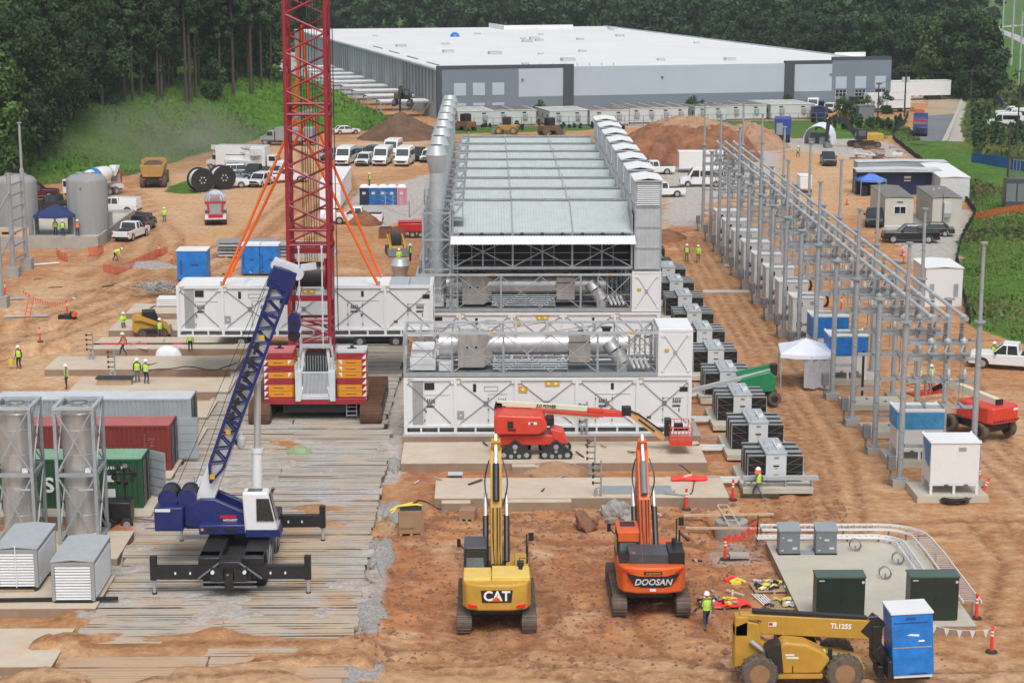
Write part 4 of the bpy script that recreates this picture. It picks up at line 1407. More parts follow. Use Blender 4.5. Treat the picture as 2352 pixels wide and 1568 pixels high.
 s0,s1=1.35,L-.5
 for a in(-hw,hw):
  for c in(jy-.25,jy+.25):
   b.beam(q(s0+.9,a*.9,c),q(s1,a*1.1,c),.12)
   b.beam(q(s0,0,jy),q(s0+.9,a*.9,c),.09)
 for c in(jy-.25,jy+.25):
  zigzag(b,q(s0+.9,0,c),q(s1,0,c),up,hw,n,.05,5)
 for a in(-hw,hw):
  zigzag(b,q(s0+.9,a,jy),q(s1,a,jy),sd,.25,n,.042,5)
 for f_ in(.32,.5,.62,.86):
  b.beam(q(s0+(s1-s0)*f_,-hw,jy-.27),q(s0+(s1-s0)*f_,hw,jy-.27),.16)
 b.obj('lattice_jib',t)
 b=B('black')
 for f_ in(.35,.42,.49,.56,.63,.70):
  p=q(s0+(s1-s0)*f_,.1,jy-.3)
  b.tube(p,p+sd*-.1,.15,n=12)
  b.beam(p+ax*.2,p-ax*.4,.14)
 b.mat('label_yellow')
 for f_ in(.04,.27,.75):
  p=q(s0+(s1-s0)*f_,0,jy-.33)
  b.bb(p.x-.12,p.x+.12,p.y-.02,p.y,p.z-.12,p.z+.12)
 b.obj('jib_fitting',t)
 cb,ct=Vector((.75,.15,2.7)),q(L*.55,-.5,0)
 mid=cb+(ct-cb)*.52
 b=B('white').tube(cb,mid,.27,n=16).tube(mid-(ct-cb).normalized()*.25,mid,.31,n=16)
 o=b.obj('lift_cylinder',t)
 B('steel').tube(mid,ct,.17,n=14).obj('cylinder_rod',o)
 b=B('black')
 hp=PY(676,745,y0+.6)-Vector((x0,y0,0))
 hd=q(L+.45,-.75,0)
 for k in(-.12,.12):
  b.tube(hd+Vector((k,0,0)),hp+Vector((k,0,.6)),.018,n=4)
 for k in range(2):
  b.tube(q(L,.7,.1*k),Vector((-3.2+.9*k,.1,4.2)),.014,n=4)
 b.obj('hoist_rope',t)
 b=B('navy').prism([(hp.x-.28,hp.z-.3),(hp.x+.22,hp.z-.35),(hp.x+.34,hp.z),(hp.x+.28,hp.z+.5),(hp.x-.05,hp.z+.65),(hp.x-.3,hp.z+.4)],'y',hp.y-.22,hp.y+.22)
 b.mat('black').tube((hp.x,hp.y-.25,hp.z+.1),(hp.x,hp.y+.25,hp.z+.1),.16,n=12).lathe([(.1,-.12),(.3,-.1),(.3,.1),(.1,.12)],(hp.x-.02,hp.y,hp.z-.55),14,'y')
 b.obj('hook_block',t)
 b=B('cont_roof').lathe([(.12,-.3),(.25,-.1),(.25,.25),(.1,.45)],tuple(q(L*.30,-.7,-.2)),10)
 b.mat('black').bb(*sum([[w-.1,w+.1]for w in q(L*.3,-.55,-.3)],[]))
 b.obj('boom_camera',t)
 return t
rough_terrain_crane()
def excavator(label,loc,body,deck,cab_m,boomtop,letters):
 t=thing('excavator',label,'excavator',loc)
 for sx in(-1,1):
  crawler_belt('crawler_track',t,sx*1.48,-2.95,2.6,.64,1.02,'track')
 B('track').bb(-1.15,1.15,-1.1,1.1,.4,.95).lathe([(.75,.95),(.75,1.15)],n=20).obj('undercarriage',t)
 n0=len(COL.objects)
 b=B(body)
 pl=[(-1.55,-1.2),(-1.55,-2.6),(-1.35,-3.05),(-.7,-3.3),(.7,-3.3),(1.35,-3.05),(1.55,-2.6),(1.55,-1.2)]
 b.prism(pl,'z',1.05,2.3)
 b.obj('counterweight',t,bevel=.10,seg=3)
 b=B(body).bb(-1.5,-.4,-1.2,1.3,1.12,1.75).bb(.45,1.55,-1.2,2.1,1.12,2.0).bb(-.4,.45,-1.2,1.2,1.12,1.5)
 b.obj('house',t,bevel=.04)
 if deck=='grey':
  b=B('cab_grey_dk').bb(-1.05,.75,-2.7,-1.15,2.28,2.75)
  b.mat('black').bb(.77,1.5,-2.75,-1.1,2.25,2.85).bb(-1.5,-1.1,-2.6,-1.15,2.28,2.4)
  b.mat('galv_dark').bb(-.45,-.43,-2.71,-1.14,2.3,2.76).bb(-.95,-.75,-2.6,-2.3,2.75,2.765)
  b.mat('black').tube((1.1,-1.5,2.85),(1.1,-1.5,3.15),.1)
 else:
  b=B('cat_deck').bb(-1.5,-.25,-2.75,-1.15,2.28,2.42).bb(-.22,1.5,-2.75,-1.15,2.28,2.50)
  b.mat('cat_yellow').bb(.85,1.5,-1.2,0.6,1.9,2.55)
  b.mat('black').tube((1.1,-1.7,2.5),(1.1,-1.7,2.75),.1).bb(.95,1.25,-1.4,-1.1,2.55,2.75)
 b.obj('engine_hood',t,bevel=.03)
 b=B('black').path([(1.42,-1.0,2.3),(1.42,-1.0,3.4)],.045).path([(1.42,.4,2.2),(1.42,.4,3.5),(1.62,.4,3.5)],.035)
 b.path([(1.05,-1.3,2.5),(1.05,-1.3,2.9),(1.5,-1.3,2.9),(1.5,-1.3,2.5)],.025)
 b.mat('black').bb(1.5,1.75,.3,.36,3.2,3.6)
 b.obj('handrail',t)
 b=B('black')
 b.hexa([(-1.5,-1.05,1.75),(-.42,-1.05,1.75),(-.42,1.3,1.75),(-1.5,1.3,1.75)],[(-1.47,-.95,3.2),(-.5,-.95,3.2),(-.5,.7,3.2),(-1.47,.7,3.2)])
 o=b.obj('cab',t,bevel=.06)
 b=B(cab_m).bb(-1.5,-.46,-1.0,.75,3.2,3.32)
 if cab_m=='orange':
  b.bb(-1.46,-.5,-1.08,-.98,2.85,3.3)
  b.mat('black').bb(-1.3,-.6,-.2,.5,3.32,3.36)
 b.obj('cab_roof',o,bevel=.05)
 b=B('glass_blue').hexa([(-1.38,-1.07,2.2),(-.56,-1.07,2.2),(-.56,-1.0,2.2),(-1.38,-1.0,2.2)],[(-1.38,-1.0,2.82),(-.6,-1.0,2.82),(-.6,-.93,2.82),(-1.38,-.93,2.82)])
 b.bb(-1.52,-1.49,-.8,.5,2.2,3.0)
 b.each('cab_window',o)
 b=B('black').path([(-1.5,.9,2.6),(-1.75,1.0,2.9)],.03).bb(-1.85,-1.68,.95,1.02,2.7,3.1)
 b.obj('mirror',o)
 mat_='orange' if body=='orange' else 'cat_yellow'
 by,bz=1.0,1.9
 ty,tz=boomtop
 prof=[(by-.35,bz-.2),(by+.35,bz-.35),(by+(ty-by)*.5+.9,bz+(tz-bz)*.45),(ty+.35,tz-.25),(ty+.1,tz+.25),(ty-.3,tz+.1),(by+(ty-by)*.42-.25,bz+(tz-bz)*.52)]
 b=B(mat_).prism(prof,'x',-.27,.27)
 bo=b.obj('boom',t,bevel=.03)
 b=B('black')
 for sx in(-1,1):
  b.tube((sx*.5,by-.1,bz+.1),(sx*.5,by+(ty-by)*.3+.3,bz+(tz-bz)*.42),.14,n=10)
 b.bb(-.6,.6,by-.5,by+.2,bz-.3,bz+.05)
 co=b.obj('boom_cylinder',t)
 b=B('steel')
 for sx in(-1,1):
  b.tube((sx*.5,by+(ty-by)*.3+.3,bz+(tz-bz)*.42),(sx*.5,by+(ty-by)*.5+.5,bz+(tz-bz)*.62),.085,n=10)
 b.each('cylinder_rod',co)
 b=B('black' if body!='orange' else 'cab_grey')
 c0=Vector((0,by+(ty-by)*.45-.35,bz+(tz-bz)*.60));c1=Vector((0,ty-.1,tz+.55))
 b.tube(c0,c0+(c1-c0)*.62,.16,n=12)
 so_=b.obj('stick_cylinder',t)
 B('chrome').tube(c0+(c1-c0)*.62,c1+(c1-c0)*.12,.1,n=10).obj('cylinder_rod',so_)
 b=B(mat_)
 zb=lambda f_:(by+(ty-by)*f_-.28*math.sin(math.pi*min(f_,1)),bz+(tz-bz)*f_+.18)
 for k,x in enumerate((-.22,-.15,-.08,-.02,.05,.12,.18,.23)):
  pts=[]
  for i in range(7):
   g_=i/6
   a_,c_=(by-.35,bz-.2),(by+(ty-by)*.42-.25,bz+(tz-bz)*.52)
   pts.append((x*(.45+.55*min(1,g_*2.2)if k%2 else 1),a_[0]+(c_[0]-a_[0])*g_-.05,a_[1]+(c_[1]-a_[1])*g_+.05))
  b.mat('black' if k in(1,4,6)else mat_)
  b.path(pts,.028,5)
 b.mat('black')
 for sx in(-1,1):
  pts=[(sx*(.32+.22*math.sin(math.pi*i/8)),by+(ty-by)*(.45+.4*i/8),bz+(tz-bz)*(.48+.42*i/8)+.2)for i in range(9)]
  b.path(pts,.035,5)
  b.bb(sx*.36,sx*.58,by+(ty-by)*.42,by+(ty-by)*.42+.2,bz+(tz-bz)*.38,bz+(tz-bz)*.38+.22)
 b.mat('galv').bb(-.42,.42,by+.9,by+1.0,bz+(tz-bz)*.2+.3,bz+(tz-bz)*.2+.36)
 b.obj('hydraulic_hose',t)
 b=B(mat_)
 sy_,sz_=ty+2.2,.9
 b.prism([(ty-.35,tz+.6),(ty+.1,tz+.7),(ty+.5,tz),(sy_+.15,sz_+.1),(sy_-.15,sz_),(ty+.0,tz-.3)],'x',-.22,.22)
 b.obj('stick',t,bevel=.02)
 b=B('track')
 b.prism([(sy_-.2,sz_+.3),(sy_+.3,sz_+.2),(sy_+.2,sz_-.5),(sy_-.6,sz_-.9),(sy_-1.3,sz_-.5),(sy_-1.3,sz_-.3),(sy_-.7,sz_-.3)],'x',-.7,.7)
 b.obj('bucket',t,bevel=.03)
 if letters=='CAT':
  b=B('black').prism([(-.72,2.05),(.72,2.05),(.66,1.48),(-.66,1.48)],'y',-3.335,-3.28)
  b.obj('badge_plate',t)
  o=lettering('CAT',.64,'helmet_white',t,(0,-3.345,1.77),FRONT,sx=.95)
  B('orange').prism([(-.24,1.55),(.2,1.55),(-.02,1.78)],'y',-3.362,-3.34).obj('badge_triangle',t)
 else:
  b=B('black').prism([(-1.25,2.05),(-.62,1.9),(.62,1.9),(1.25,2.05),(.85,1.45),(.5,1.35),(-.5,1.35),(-.85,1.45)],'y',-3.31,-3.27)
  b.mat('red_paint').prism([(-1.4,2.18),(-1.3,2.2),(-.95,2.0),(-1.1,2.0)],'y',-3.18,-3.0).prism([(1.4,2.18),(1.3,2.2),(.95,2.0),(1.1,2.0)],'y',-3.18,-3.0)
  b.mat('black').bb(-.42,.42,-3.325,-3.29,1.98,2.12)
  b.mat('white').bb(-.14,.14,-3.33,-3.29,1.18,1.3)
  b.obj('badge_plate',t)
  lettering('DOOSAN',.40,'trailer_wall',t,(0,-3.325,1.62),FRONT,shear=.25,sx=1.0)
  lettering('Savings Equipment',.09,'label_yellow',t,(.02,-3.335,2.05),FRONT)
 for sx in(-1,1):
  B('red_light').prism([(sx*.85,1.2),(sx*1.25,1.2),(sx*1.3,1.35),(sx*.9,1.3)][::sx],'y',-3.26,-3.05).obj('rear_light',t)if letters=='CAT' else None
 for c in list(COL.objects)[n0:]:
  if c.parent is t:c.location.z+=.28
 return t
mk('cab_grey_dk',(.065,.07,.078),.45,var=.2,vs=2,dirt=.15)
mk('cat_deck',(.78,.55,.14),.5,var=.1,vs=1.5,dirt=.15,dirtc=(.45,.3,.15))
mk('chrome',(.75,.75,.75),.15,.9,var=.05)
p=P(1146,1436,0)
zc=ground_z(p.x,p.y+2)
excavator('yellow excavator with a black CAT plate on its tail, boom raised away',(p.x-.1,p.y+2.5,zc+.02),'cat_yellow','yellow','cab_grey_dk',(3.6,6.6),'CAT')
p=P(1500,1408,0)
zc=ground_z(p.x,p.y+2)
excavator('orange excavator with DOOSAN across its tail and a dark engine hood',(p.x-.1,p.y+2.5,zc+.02),'orange','grey','orange',(3.7,5.9),'DOOSAN')
def wheel(name,parent,c,r,w,ax='x',tyre='rubber',rim='galv',n=20,rr=.55):
 cx,cy,cz=c
 def pt(prof,mat,nm,par):
  b=B(mat)
  b.lathe([(a,t)for a,t in prof],(cx if ax=='y' else 0,0 if ax=='y' else cy,cz),n,ax)
  return b
 off=cx if ax=='x' else cy
 b=pt([(r*rr,off-w/2),(r*.9,off-w/2),(r,off-w*.36),(r,off+w*.36),(r*.9,off+w/2),(r*rr,off+w/2)],tyre,name,parent)
 o=b.obj(name,parent)
 b=pt([(r*.2,off-w*.53),(r*rr,off-w*.50),(r*rr*.9,off-w*.3),(r*rr*.9,off+w*.3),(r*rr,off+w*.50),(r*.2,off+w*.53)],rim,'rim',o)
 b.obj('rim',o)
 return o
def tri_track(parent,c,s=1.0,w=.45):
 cx,cy,cz=c
 b=B('rubber')
 out=[]
 for(px,pz,r)in((-.75*s,.26*s,.26*s),(.75*s,.26*s,.26*s),(0,.88*s,.22*s)):
  out.append((px,pz,r))
 hull=[]
 for a0,a1,(px,pz,r)in((180,270,out[0]),(270,390,out[1]),(40,140,out[2]),(150,180,out[0])):
  for k in range(7):
   a=R(a0+(a1-a0)*k/6)
   hull.append((cx+px+r*math.cos(a),cz+pz+r*math.sin(a)))
 b.prism(hull,'y',cy-w/2,cy+w/2)
 n=len(hull)
 for i in range(n):
  p,q=Vector((hull[i][0],0,hull[i][1])),Vector((hull[(i+1)%n][0],0,hull[(i+1)%n][1]))
  k=max(1,int((q-p).length/.14))
  for j in range(k):
   m=p+(q-p)*((j+.5)/k)
   b.bb(m.x-.04,m.x+.04,cy-w/2,cy+w/2,m.z-.03,m.z+.03)
 o=b.obj('track_unit',parent)
 b=B('galv')
 for px,pz,r in((-.72,.27,.16),(-.25,.2,.13),(.25,.2,.13),(.72,.27,.16),(0,.8,.16),(0,.5,.1)):
  b.lathe([(r*s,cy-w/2-.02),(r*s,cy+w/2+.02)],(cx+px*s,0,cz+pz*s),12,'y')
 b.each('roller',o)
def basket(parent,c,sx,sy,mat='lift_red'):
 x,y,z=c
 b=B(mat).bb(x-sx/2,x+sx/2,y-sy/2,y+sy/2,z,z+.12)
 b.bb(x-sx/2,x+sx/2,y-sy/2-.01,y-sy/2+.02,z+.12,z+.3)
 for zz in(.6,1.1):
  for yy in(-sy/2,sy/2):
   b.tube((x-sx/2,y+yy,z+zz),(x+sx/2,y+yy,z+zz),.03,n=6)
  for xx in(-sx/2,sx/2):
   b.tube((x+xx,y-sy/2,z+zz),(x+xx,y+sy/2,z+zz),.03,n=6)
 for xx in(-.5,-.17,.17,.5):
  for yy in(-sy/2,sy/2):
   b.tube((x+xx*sx,y+yy,z),(x+xx*sx,y+yy,z+1.1),.025,n=6)
 b.mat('black').bb(x-.3,x+.2,y-.1,y+.25,z+.7,z+1.1)
 return b.obj('basket',parent)
def red_lift():
 p=P(1137,1058,.42)
 t=thing('boom_lift','red tracked boom lift with a cream boom stretched out before the white enclosure','boom lift',(p.x,108.2,.42))
 for xx in(1.05,3.5):
  for yy in(.2,2.1):
   tri_track(t,(xx+.15,yy,0),.95)
 b=B('lift_red').bb(.2,4.2,.5,1.9,.72,1.35)
 b.hexa([(3.6,.45,.8),(4.4,.45,.8),(4.4,1.95,.8),(3.6,1.95,.8)],[(3.3,.5,1.75),(4.1,.5,1.55),(4.1,1.9,1.55),(3.3,1.9,1.75)])
 b.obj('chassis',t,bevel=.06)
 b=B('lift_red')
 b.prism([(-.05,1.55),(.15,1.45),(2.6,1.45),(3.1,1.7),(3.1,2.2),(2.85,2.6),(.1,2.72),(-.05,2.5)],'y',.1,2.3)
 b.obj('turntable',t,bevel=.14,seg=3)
 b=B('black').bb(.75,1.1,.06,.1,1.9,2.3)
 b.mat('white').bb(2.0,2.5,.06,.1,2.1,2.25)
 b.mat('black').bb(2.1,2.3,.05,.07,2.12,2.23).bb(3.1,3.55,.6,1.6,1.9,2.35)
 b.each('turntable_panel',t)
 lettering('860SJ',.22,'maroon_car',t,(1.0,.07,1.78),FRONT,shear=.3)
 by=2.0
 a,m,e=Vector((.1,by,3.0)),Vector((5.6,by,2.62)),Vector((7.55,by,2.3))
 b=B('lift_cream').beam(a,m,.3,.32);b.mat('black').beam((a.x-.1,by,2.85),(a.x+.35,by,2.75),.3,.5)
 b.obj('boom',t,bevel=.03)
 b=B('lift_red').beam((2.2,by-.05,2.6),(6.6,by-.05,2.2),.3,.2).beam((5.6,by,2.55),(7.6,by,2.36),.24,.26).beam((6.6,by,2.3),(7.8,by,2.25),.3,.32)
 b.mat('lift_cream').beam((2.6,by,2.35),(6.3,by,2.05),.22,.2)
 b.obj('boom_section',t,bevel=.03)
 lettering('JLG POWER',.3,'ink',t,(3.1,by-.17,2.8),(R(90),R(3.9),0),shear=.2,sx=.75)
 b=B('black').bb(7.7,8.25,by-.25,by+.25,2.2,2.75).bb(10.3,10.7,by-.3,by+.3,.95,2.0)
 b.path([(8.0,by-.2,2.6),(8.7,by-.2,2.3),(10.2,by-.2,1.2)],.07,6)
 b.obj('knuckle',t,bevel=.04)
 b=B('lift_tan').beam((8.1,by,2.4),(10.3,by,.75),.34,.34)
 b.mat('ink').beam((8.7,by-.18,1.98),(9.7,by-.18,1.23),.03,.12)
 b.obj('jib',t,bevel=.02)
 basket(t,(11.2,by-.2,.62),1.3,2.2)
 return t
red_lift()
def orange_lift():
 p=P(2275,1008,0)
 t=thing('boom_lift','red boom lift with hazard striped tail, two workers in its basket among the steel posts','boom lift',(p.x-.3,p.y+1.6,0),R(28))
 for sx in(-1,1):
  for y in(-1.4,1.4):
   wheel('wheel',t,(sx*1.15,y,.55),.55,.45,'x','rubber_dusty','black')
 B('black').bb(-.9,.9,-1.7,1.7,.5,.95).lathe([(.6,.95),(.6,1.2)],n=16).obj('chassis',t,bevel=.05)
 b=B('lift_red')
 b.prism([(-1.25,-2.0),(-1.0,-2.3),(1.0,-2.3),(1.25,-2.0),(1.25,.9),(-1.25,.9)],'z',1.1,2.2)
 b.obj('turntable',t,bevel=.12,seg=3)
 b=B('black')
 for k in range(9):
  x=-1.0+k*.24
  b.prism([(x,1.25),(x+.1,1.25),(x+.18,1.37),(x+.08,1.37)],'y',-2.33,-2.295)
 b.mat('white').bb(.6,1.0,-2.31,-2.295,1.9,2.05)
 b.obj('hazard_stripe',t)
 b=B('lift_cream').beam((0,-1.6,2.3),(-.1,3.4,2.75),.42,.5)
 b.mat('black').bb(-.24,.24,-1.75,-1.55,1.9,2.55).beam((-.1,3.2,2.6),(-.15,4.2,2.0),.4,.3)
 b.obj('boom',t,bevel=.02)
 basket(t,(-.2,5.1,1.55),2.4,1.0)
 return t
ol=orange_lift()
def green_lift():
 p=P(1752,940,0)
 t=thing('boom_lift','green boom lift with its low white boom reaching left behind the grey transformers','boom lift',(p.x,p.y+1.2,0),0)
 for sx in(-1,1):
  for y in(0,1.9):
   wheel('wheel',t,(sx*.95,y,.45),.45,.35,'y','rubber_dusty','black')
 B('black').bb(-1.2,1.2,.2,1.7,.4,.8).obj('chassis',t)
 B('green_lift').prism([(-1.0,.85),(1.0,.85),(1.05,1.9),(.6,2.35),(-1.3,1.8),(-1.3,1.3)],'y',.1,1.9).obj('turntable',t,bevel=.1)
 b=B('galv_light').beam((.9,.6,2.3),(-4.8,.2,.95),.3,.3)
 b.mat('black').bb(.7,1.15,.3,.9,2.0,2.75)
 b.obj('boom',t,bevel=.02)
 B('green_lift').beam((-4.7,.2,.95),(-5.3,.2,.8),.4,.34).beam((.9,.8,2.6),(-1.6,.7,2.05),.25,.25).obj('jib',t)
 return t
green_lift()
def telehandler():
 p=P(1727,1575,0)
 t=thing('telehandler','yellow telehandler with a long boom carrying a blue wrapped crate in front','telehandler',(p.x+.22,73.2,0))
 wb=3.55
 for xx,yy in((0,.1),(wb,.1),(0,2.15),(wb,2.15)):
  wheel('wheel',t,(xx,yy,.76),.76,.5,'y','rubber_dusty','wheel_tan',26,.55)
 o=None
 b=B('rubber_dusty')
 for xx in(0,wb):
  for yy in(.1,2.15):
   for k in range(22):
    a=2*math.pi*k/22
    b.T=Matrix.Translation((xx,yy,.76))@Matrix.Rotation(-a,4,'Y')
    s_=1 if k%2 else-1
    b.bb(-.05,.05,s_*.02-.1,s_*.02+.22,.74,.80)if s_>0 else b.bb(-.05,.05,-.24,.08,.74,.80)
 b.T=None
 b.obj('tyre_tread',t)
 b=B('tele_yellow')
 b.prism([(-.95,.75),(-.95,2.55),(-.5,2.75),(.0,2.65),(.15,1.9),(.85,1.5),(2.3,1.1),(4.35,.95),(4.55,.55),(.9,.55),(.85,.9)],'y',.75,1.55)
 b.bb(.75,2.65,.0,.95,.5,.72)
 b.obj('frame',t,bevel=.04)
 b=B('tele_yellow')
 prof=[(.75,.72),(2.55,.72),(2.95,1.35),(2.6,1.72),(1.9,2.05),(1.0,2.15),(.75,1.9)]
 b.prism(prof,'y',-.05,.9)
 b.obj('engine_cover',t,bevel=.12,seg=3)
 b=B('black').prism([(.45,.8),(1.0,.8),(.85,2.08),(.5,2.0),(.25,1.8)],'y',-.07,.7)
 b.bb(1.35,1.40,-.07,-.05,.8,1.1)
 b.obj('engine_grille',t,bevel=.03)
 b=B('white').bb(1.05,1.42,-.075,-.05,1.55,1.62).bb(1.1,1.6,-.075,-.05,1.42,1.5)
 b.obj('cover_decal',t)
 b=B('black')
 b.hexa([(.9,1.5,1.1),(2.8,1.5,1.1),(2.8,2.4,1.1),(.9,2.4,1.1)],[(1.0,1.5,2.6),(2.2,1.5,2.6),(2.2,2.35,2.6),(1.0,2.35,2.6)])
 cb=b.obj('cab',t,bevel=.05)
 B('glass_blue').hexa([(2.86,1.55,1.6),(2.62,1.55,1.6),(2.62,2.3,1.6),(2.86,2.3,1.6)][::-1],[(2.38,1.55,2.45),(2.2,1.55,2.45),(2.2,2.3,2.45),(2.38,2.3,2.45)][::-1]).obj('cab_window',cb)
 b=B('tele_yellow').prism([(2.7,1.35),(4.4,1.0),(4.55,.7),(2.7,.7)],'y',.55,1.7)
 b.mat('galv').prism([(2.9,1.42),(4.3,1.12),(4.3,1.05),(2.9,1.36)],'y',.5,.75)
 b.mat('safety_yellow').bb(2.55,2.8,.3,.6,1.45,1.6).mat('black').tube((2.95,.2,.9),(2.95,.2,1.75),.1)
 b.obj('front_fender',t)
 b=B('tele_yellow').beam((-.75,1.1,2.62),(4.75,1.1,2.3),.46,.84)
 b.bb(-.95,-.4,.75,1.45,2.1,2.95)
 b.obj('boom',t,bevel=.04)
 b=B('black').beam((-.2,1.1,3.11),(4.6,1.1,2.77),.3,.14)
 b.path([(4.6,.9,2.85),(5.0,.9,2.9),(5.2,.9,2.5)],.06)
 b.obj('boom_cover',t)
 b=B('galv_light').tube((-.3,.62,1.95),(.9,.62,.95),.09,n=10)
 b.obj('lift_cylinder',t)
 lettering('TL1255',.30,'helmet_white',t,(3.5,.86,2.48),(R(90),R(3.8),0),sx=.95)
 lettering('YANCEY',.16,'ink',t,(-.15,.86,2.72),(R(90),R(3.8),0))
 b=B('white').bb(.45,.8,.855,.88,2.5,2.68)
 b.mat('red_paint').bb(.47,.63,.845,.86,2.55,2.66)
 b.obj('boom_decal',t)
 b=B('black')
 b.beam((4.6,1.1,2.6),(5.1,1.1,2.2),.5,.9)
 b.hexa([(4.85,.8,.9),(5.2,.8,.9),(5.2,1.5,.9),(4.85,1.5,.9)],[(4.8,.8,2.5),(5.25,.8,2.5),(5.25,1.5,2.5),(4.8,1.5,2.5)])
 b.beam((5.0,1.1,1.5),(5.45,1.1,.9),.7,.5).bb(5.35,5.55,.0,2.2,.45,1.25).bb(5.05,5.35,.6,1.6,.3,.8)
 b.obj('fork_carriage',t,bevel=.03)
 b=B('black').bb(5.5,7.2,.35,.55,.33,.41).bb(5.5,7.2,1.4,1.6,.33,.41)
 b.each('fork',t)
 return t
mk('wheel_tan',(.30,.17,.085),.7,var=.2,vs=3,dirt=.4,dirtc=(.3,.2,.13))
th=telehandler()
def wrapped_crate():
 t=thing('wrapped_cabinet','tall blue plastic wrapped cabinet with a white lid, held on the telehandler forks','wrapped cabinet',(th.location.x+5.6,th.location.y+.1,.45),(R(-3),R(-3),0),'blue wrapped electrical cabinets')
 B('tarp_blue').bb(0,1.72,0,1.75,.12,2.75).obj('blue_wrap',t,bevel=.03)
 B('white').bb(.05,1.66,.05,1.7,0,.12).obj('base',t)
 B('white_roof').prism([(-.03,2.75),(1.75,2.75),(1.75,2.83),(-.03,2.83)],'y',-.03,1.8).obj('lid',t)
 b=B('tarp_dark').bb(.1,1.5,-.012,.0,2.35,2.4).bb(.6,1.0,-.012,0,2.5,2.6).bb(.7,1.45,-.012,0,.15,.22)
 b.mat('wood').bb(.05,1.65,-.015,0,1.3,1.34)
 b.mat('wrap').prism([(.6,1.85),(1.1,1.78),(1.15,1.86),(.8,1.9)],'y',-.015,-.003).bb(1.1,1.35,-.012,0,1.55,1.62)
 b.obj('strap',t)
 return t
wrapped_crate()
mk('tarp_sheer',(.06,.32,.62),.45,var=.25,vs=1.6,bump=.9,bs=3)
FX0,FX1=23.75,27.95
def switch_frame(tall,label,loc):
 t=thing('busbar_gantry',label,'switch frame',loc,0,'steel gantries under the bus bars')
 w=FX1-FX0
 for x in(0,w):
  b=B('post_steel').lathe([(.18,.35),(.17,9.55)],(x,0,0),10)
  b.lathe([(.34,.35),(.34,.42)],(x,0,0),10).lathe([(.33,9.5),(.33,9.6)],(x,0,0),12)
  if tall:
   b.lathe([(.12,9.6),(.10,14.0),(.22,14.02),(.22,14.12)],(x,0,0),8)
  b.mat('galv_light')
  for z in(1.6,3.2,5.2,7.0,11.5):
   if z<9 or tall:
    b.bb(x-.05,x+.05,-.24,-.18,z,z+.07)
  o=b.obj('post',t)
  B('concrete_grey').bb(x-.48,x+.48,-.48,.48,-.1,.34).obj('footing',o)
 b=B('galv_dark').bb(-.75,-.3,-.3,.15,.9,1.75)
 b.bb(-.62,-.5,-.15,0,.1,.9)
 b.obj('control_box',t,bevel=.02)
 for z in(2.2,4.5,6.0,7.3,8.2):
  b=B('galv')
  if z==2.2:
   b.bb(.2,1.4,-.09,.09,z,z+.18)
  else:
   b.bb(.2,w-.2,-.09,.09,z,z+.18)
   if z in(4.5,6.0):
    for f_ in(.3,.55,.8):
     b.bb(w*f_-.1,w*f_+.1,-.75,.75,z+.18,z+.24)
   if z in(7.3,8.2):
    b.bb(.2,w-.2,.95,1.1,z,z+.18)
  b.obj('cross_beam',t)
 xs=(1.35,2.28,3.2)
 for x in xs:
  b=B('galv_dark')
  b.tube((x,.1,8.38),(x,.1,8.75),.14,n=8)
  for k in range(4):
   b.lathe([(.10,8.8+.17*k),(.155,8.84+.17*k),(.10,8.92+.17*k)],(x,.1,0),8)
  b.mat('tube_alu').bb(x-.12,x+.12,.0,.2,9.5,9.68)
  b.obj('post_insulator',t)
  b=B('galv_dark')
  for k in range(5):
   b.lathe([(.10,7.5+.16*k),(.17,7.54+.16*k),(.10,7.64+.16*k)],(x,-.55,0),8)
  b.mat('steel').lathe([(.05,8.3),(.22,8.45),(.22,8.6),(.05,8.75)],(x,-.55,0),10)
  b.lathe([(.04,6.3),(.16,6.5),(.16,6.7),(.06,6.95)],(x+.12,-.6,0),10)
  b.mat('galv').tube((x,-.5,7.3),(x-.25,-.9,7.9),.09,n=6).tube((x-.25,-.9,7.9),(x,-.6,8.4),.07,n=6)
  b.tube((x,0,5.0),(x,0,7.3),.02,n=4).tube((x+.12,-.3,5.2),(x+.1,-.5,7.0),.018,n=4).tube((x-.12,-.3,4.9),(x-.1,-.4,7.0),.018,n=4)
  b.bb(x-.3,x+.3,-1.1,-.95,7.9,8.0)
  b.obj('disconnect_switch',t)
 return t
FY0=104.0
ordn=['nearest','second','third','fourth','fifth','sixth','seventh','eighth','ninth','tenth','eleventh','twelfth','thirteenth','fourteenth','fifteenth']
sf=[None,None]
for k in range(15):
 tall=k%2==0
 y=FY0+7.2*k
 lab=('steel gantry with %s twin posts under the bus bars, %s one from the camera'%('tall' if tall else 'short',ordn[k]))
 if sf[k%2]is None:
  sf[k%2]=switch_frame(tall,lab,(FX0,y,0))
 else:
  dup(sf[k%2],(FX0,y,0),0,lab)
for i,x in enumerate((25.15,26.08,27.0)):
 b=B('tube_alu')
 y0,y1=FY0-.7,205
 b.tube((x,y0,9.85),(x,y1,9.85),.115,n=12)
 for k in range(15):
  y=FY0+7.2*k
  b.tube((x,y-.1,9.85),(x,y+.1,9.85),.16,n=10)
 b.mat('galv').tube((x,y0-.03,9.85),(x,y0+.05,9.85),.14,n=12)
 tag(b.obj('bus_bar'),['bright tubular bus bar nearest the row of white cabinets','bright tubular bus bar in the middle of the three','bright tubular bus bar closest to the grass bank'][i],'bus bar','tubular bus bars over the switch frames')
b=B('tube_alu')
for x in(25.15,26.08,27.0):
 pass
